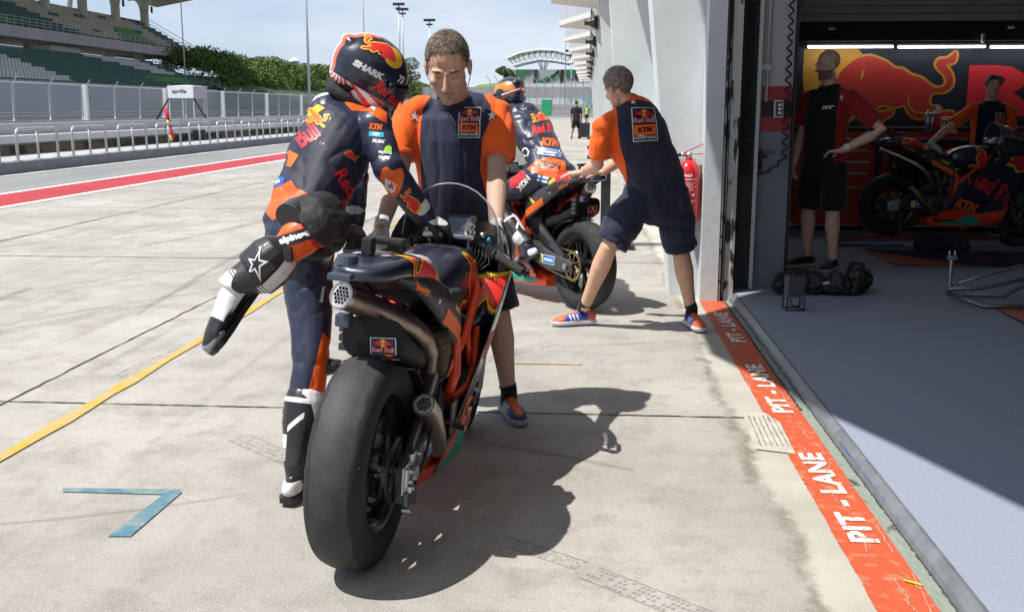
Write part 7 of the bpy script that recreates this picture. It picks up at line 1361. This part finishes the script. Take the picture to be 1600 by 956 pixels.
p0 = atY(1553, 135, 11.75); rt2, H2, W2, sh2, AP2 = stand_person((p0.x, 11.8, GF), 'smiling man in orange and navy shirt reaching over the garage motorcycle', 1.74, (-.1, -1), dict(skin=skinmat('garage_skin_two', (.7, .42, .32)), shirt=tee_stack('tee_garage', ORG, (.012, .014, .03)), shorts=m_blackc, shoe=m_bshoe, sole=m_wsole),
    arms={1: ((.48, .18, 1.22), (.72, .3, 1.02), (.75, .3, -.25), .3), -1: ((-.25, -.02, 1.14), (-.26, .06, .9), (0, .2, -1), .4)}, vox=.01, hair=m_hair)
D = Decals(sh2); team_patch(D, W2(-.08, .5, 1.32), W2(-1, 0, 0)-W2(0, 0, 0), (0, 0, 1), .1, .14, .03); D.done()
# far people
dm = dict(skin=m_skin, shirt=panels(cloth('far_black_tee', (.012, .012, .013)), []), shorts=m_blackc, shoe=m_bshoe, sole=m_blk)
p0 = G(900, 217); stand_person((p0.x, 51, 0), 'man in black shirt and shorts walking away beside a black trolley case', 1.84, (.15, 1), dm, vox=.02, hair=m_hair, legs={1: ((.1, 0, .9), (.12, .06, .48), (.12, .12, .1)), -1: ((-.1, 0, .9), (-.14, -.02, .48), (-.2, -.1, .1))})
tr = empty('trolley_case', (p0.x+.42, 51, 0), 0, 'black trolley case standing beside the man walking in black', 'trolley'); b = MB(); b.box((0, 0, .42), (.5, .35, .7), bev=.05); b.build('case', m_blk, tr); b = MB(); b.tube([(-.15, .1, .75), (-.2, .1, 1.05), (.05, .1, 1.05), (.1, .1, .75)], .02, 6); b.build('handle', m_blk, tr)
for s in (-1, 1): b = MB(); b.lathe([(-.02, 0), (-.02, .06), (.02, .06), (.02, 0)], (s*.2, 0, .06), 'X', 12); b.build('caster', m_loud, tr)
bm_ = dict(skin=m_skin, shirt=panels(cloth('far_blue_tee', (.03, .08, .4)), [('navy', (.35, .6, .03), None)]), shorts=m_blackc, shoe=m_bshoe, sole=m_blk); p0 = G(917, 190); stand_person((p0.x, 106, 0), 'distant person in blue and yellow green clothes in the pit lane', 1.8, (0, -1), bm_, vox=.03, hair=m_hair)
wm_ = dict(skin=m_skin, shirt=cloth('far_white_tee', (.6, .6, .62)), shorts=m_blackc, shoe=m_bshoe, sole=m_blk); p0 = G(931, 188); stand_person((p0.x+.0, 104, 0), 'distant person in white shirt close to the pit building wall', 1.8, (0, 1), wm_, vox=.03, hair=m_hair)
# ---- things on the garage floor
random.seed(4); b = MB(); c0 = G(1280, 458, GF)
for i in range(13): b.ell((c0.x-.28+.052*i+random.uniform(-.03, .03), c0.y+random.uniform(-.1, .12), GF+random.uniform(.05, .1)), (random.uniform(.06, .11), random.uniform(.08, .13), random.uniform(.06, .1)), Matrix.Rotation(random.uniform(0, 3), 3, 'Z'), 10, 8)
b.ell((c0.x+.28, c0.y, GF+.12), (.1, .12, .11))
me = remesh(b, .01, 2, 'cloth_heap'); fold(me, .03, 12, 2); fold(me, .012, 30, 5); me.materials.append(mat('black_nylon', (.012, .012, .013), .5, bump=.6, bs=30)); bg_ = link('bag', me, None, True); tag(bg_, 'crumpled black bag lying on the garage floor at the bald man feet', 'bag')
b = MB()
for q_ in ((.02, .06), (-.16, .02)): b.box((c0.x+q_[0], c0.y-.12, GF+.1), (.05, .01, .02), rz=.3)
b.build('bag_label', m_bw, bg_)
c1 = G(1242, 486, GF); t = empty('work_lamp', (c1.x, c1.y+.06, GF), R(6), 'small dark box lamp with wire frame foot beside the black bag', 'lamp'); b = MB(); b.box((0, 0, .17), (.12, .1, .15), bev=.012); b.build('housing', mat('lamp_grey', (.06, .065, .075), .5), t)
b = MB()
for sx in (-1, 1):
    for sy in (-1, 1): b.tube([(sx*.06, sy*.055, 0.005), (sx*.06, sy*.055, .1)], .005, 6)
    b.tube([(sx*.06, -.055, .005), (sx*.06, .055, .005)], .005, 6); b.tube([(-.06, sx*.055, .005), (.06, sx*.055, .005)], .005, 6)
b.tube([(-.04, -.056, .09), (-.035, -.056, .045), (0, -.056, .03), (.035, -.056, .045), (.04, -.056, .09)], .005, 6); b.build('wire_frame', m_loud, t, True); b = MB(); b.tube([(-.04, 0, .245), (-.03, 0, .275), (.03, 0, .275), (.04, 0, .245)], .009, 8); b.box((0, -.03, .255), (.05, .03, .03), bev=.006); b.build('handle', m_blk, t)
# paddock stand
def Gp(x, y, z): return G(x, y, z)
ps = empty('paddock_stand', (0, 0, 0), 0, 'bare grey tube paddock stand lying on the garage floor at the right', 'stand'); m_tube = mat('stand_tube', (.22, .23, .25), .35, metal=.7)
A = Gp(1480, 458, GF+.06); B_ = Gp(1535, 478, GF+.02); C_ = Gp(1640, 478, GF+.02); D_ = Gp(1490, 466, GF+.1); ps.location = (A.x, A.y, GF); lc = -ps.location
b = MB(); b.tube([A, A.lerp(B_, .5), B_, C_], .017, 10); b.tube([A+V((0, 0, .03)), Gp(1535, 450, GF+.1), Gp(1640, 428, GF+.2)], .017, 10); b.tube([Gp(1497, 443, GF+.16), Gp(1545, 428, GF+.22), Gp(1640, 405, GF+.34)], .014, 10); b.tube([Gp(1505, 460, GF+.02), Gp(1570, 462, GF+.02), Gp(1640, 425, GF+.2)], .014, 10); o = b.build('tube_frame', m_tube, ps, True); o.location = lc
b = MB(); u0 = Gp(1483, 455, GF+.06); b.tube([u0, V((u0.x, u0.y, GF+.3))], .016, 10); b.tube([V((u0.x+.03, u0.y, GF+.05)), V((u0.x, u0.y, GF+.24))], .01, 8); b.box((u0.x, u0.y, GF+.31), (.07, .04, .03), bev=.006); b.tube([V((u0.x-.02, u0.y, GF+.33)), V((u0.x-.02, u0.y, GF+.36))], .008, 8); b.tube([V((u0.x+.02, u0.y, GF+.33)), V((u0.x+.02, u0.y, GF+.36))], .008, 8); o = b.build('upright_hook', m_alu, ps, True, ang=40); o.location = lc
# stand lifting the garage bike, dark cover beside its wheel
r0 = bk3.location; s3 = empty('rear_lift', (r0.x, r0.y, GF), 0, 'black lift stand holding up the rear wheel of the garage motorcycle', 'stand'); b = MB()
b.tube([(-.5, -.2, .02), (.1, -.22, .03), (.02, -.2, .36)], .016, 8); b.tube([(-.5, .2, .02), (.1, .22, .03), (.02, .2, .36)], .016, 8); b.tube([(-.5, -.2, .02), (-.62, 0, .03), (-.5, .2, .02)], .016, 8); b.build('lift_frame', m_dalu, s3, True)
s4 = empty('front_lift', (r0.x+1.38, r0.y+.1, GF), 0, 'black block supporting the front wheel of the garage motorcycle', 'stand'); b = MB(); b.box((0, .0, .045), (.3, .3, .09), bev=.01); b.build('block', m_loud, s4)
b = MB()
for i in range(7): b.ell((r0.x+.22+.06*i, r0.y-.42+random.uniform(-.04, .04), GF+.06+.04*math.sin(i)), (.09, .1, random.uniform(.06, .13)), None, 10, 8)
me = remesh(b, .012, 2, 'tyre_cover'); fold(me, .03, 14, 3); me.materials.append(m_pad); tag(link('tyre_cover', me, None, True), 'crumpled dark tyre cover on the floor before the garage motorcycle', 'cover')
b = MB(); b.ell((2.16, 4.62, GF+.06), (.07, .09, .06), None, 14, 10); b.box((2.2, 4.62, GF+.03), (.1, .12, .05), bev=.015); tag(b.build('tool_pouch', m_loud, None, True), 'small black pouch at the right edge of the garage floor', 'pouch')
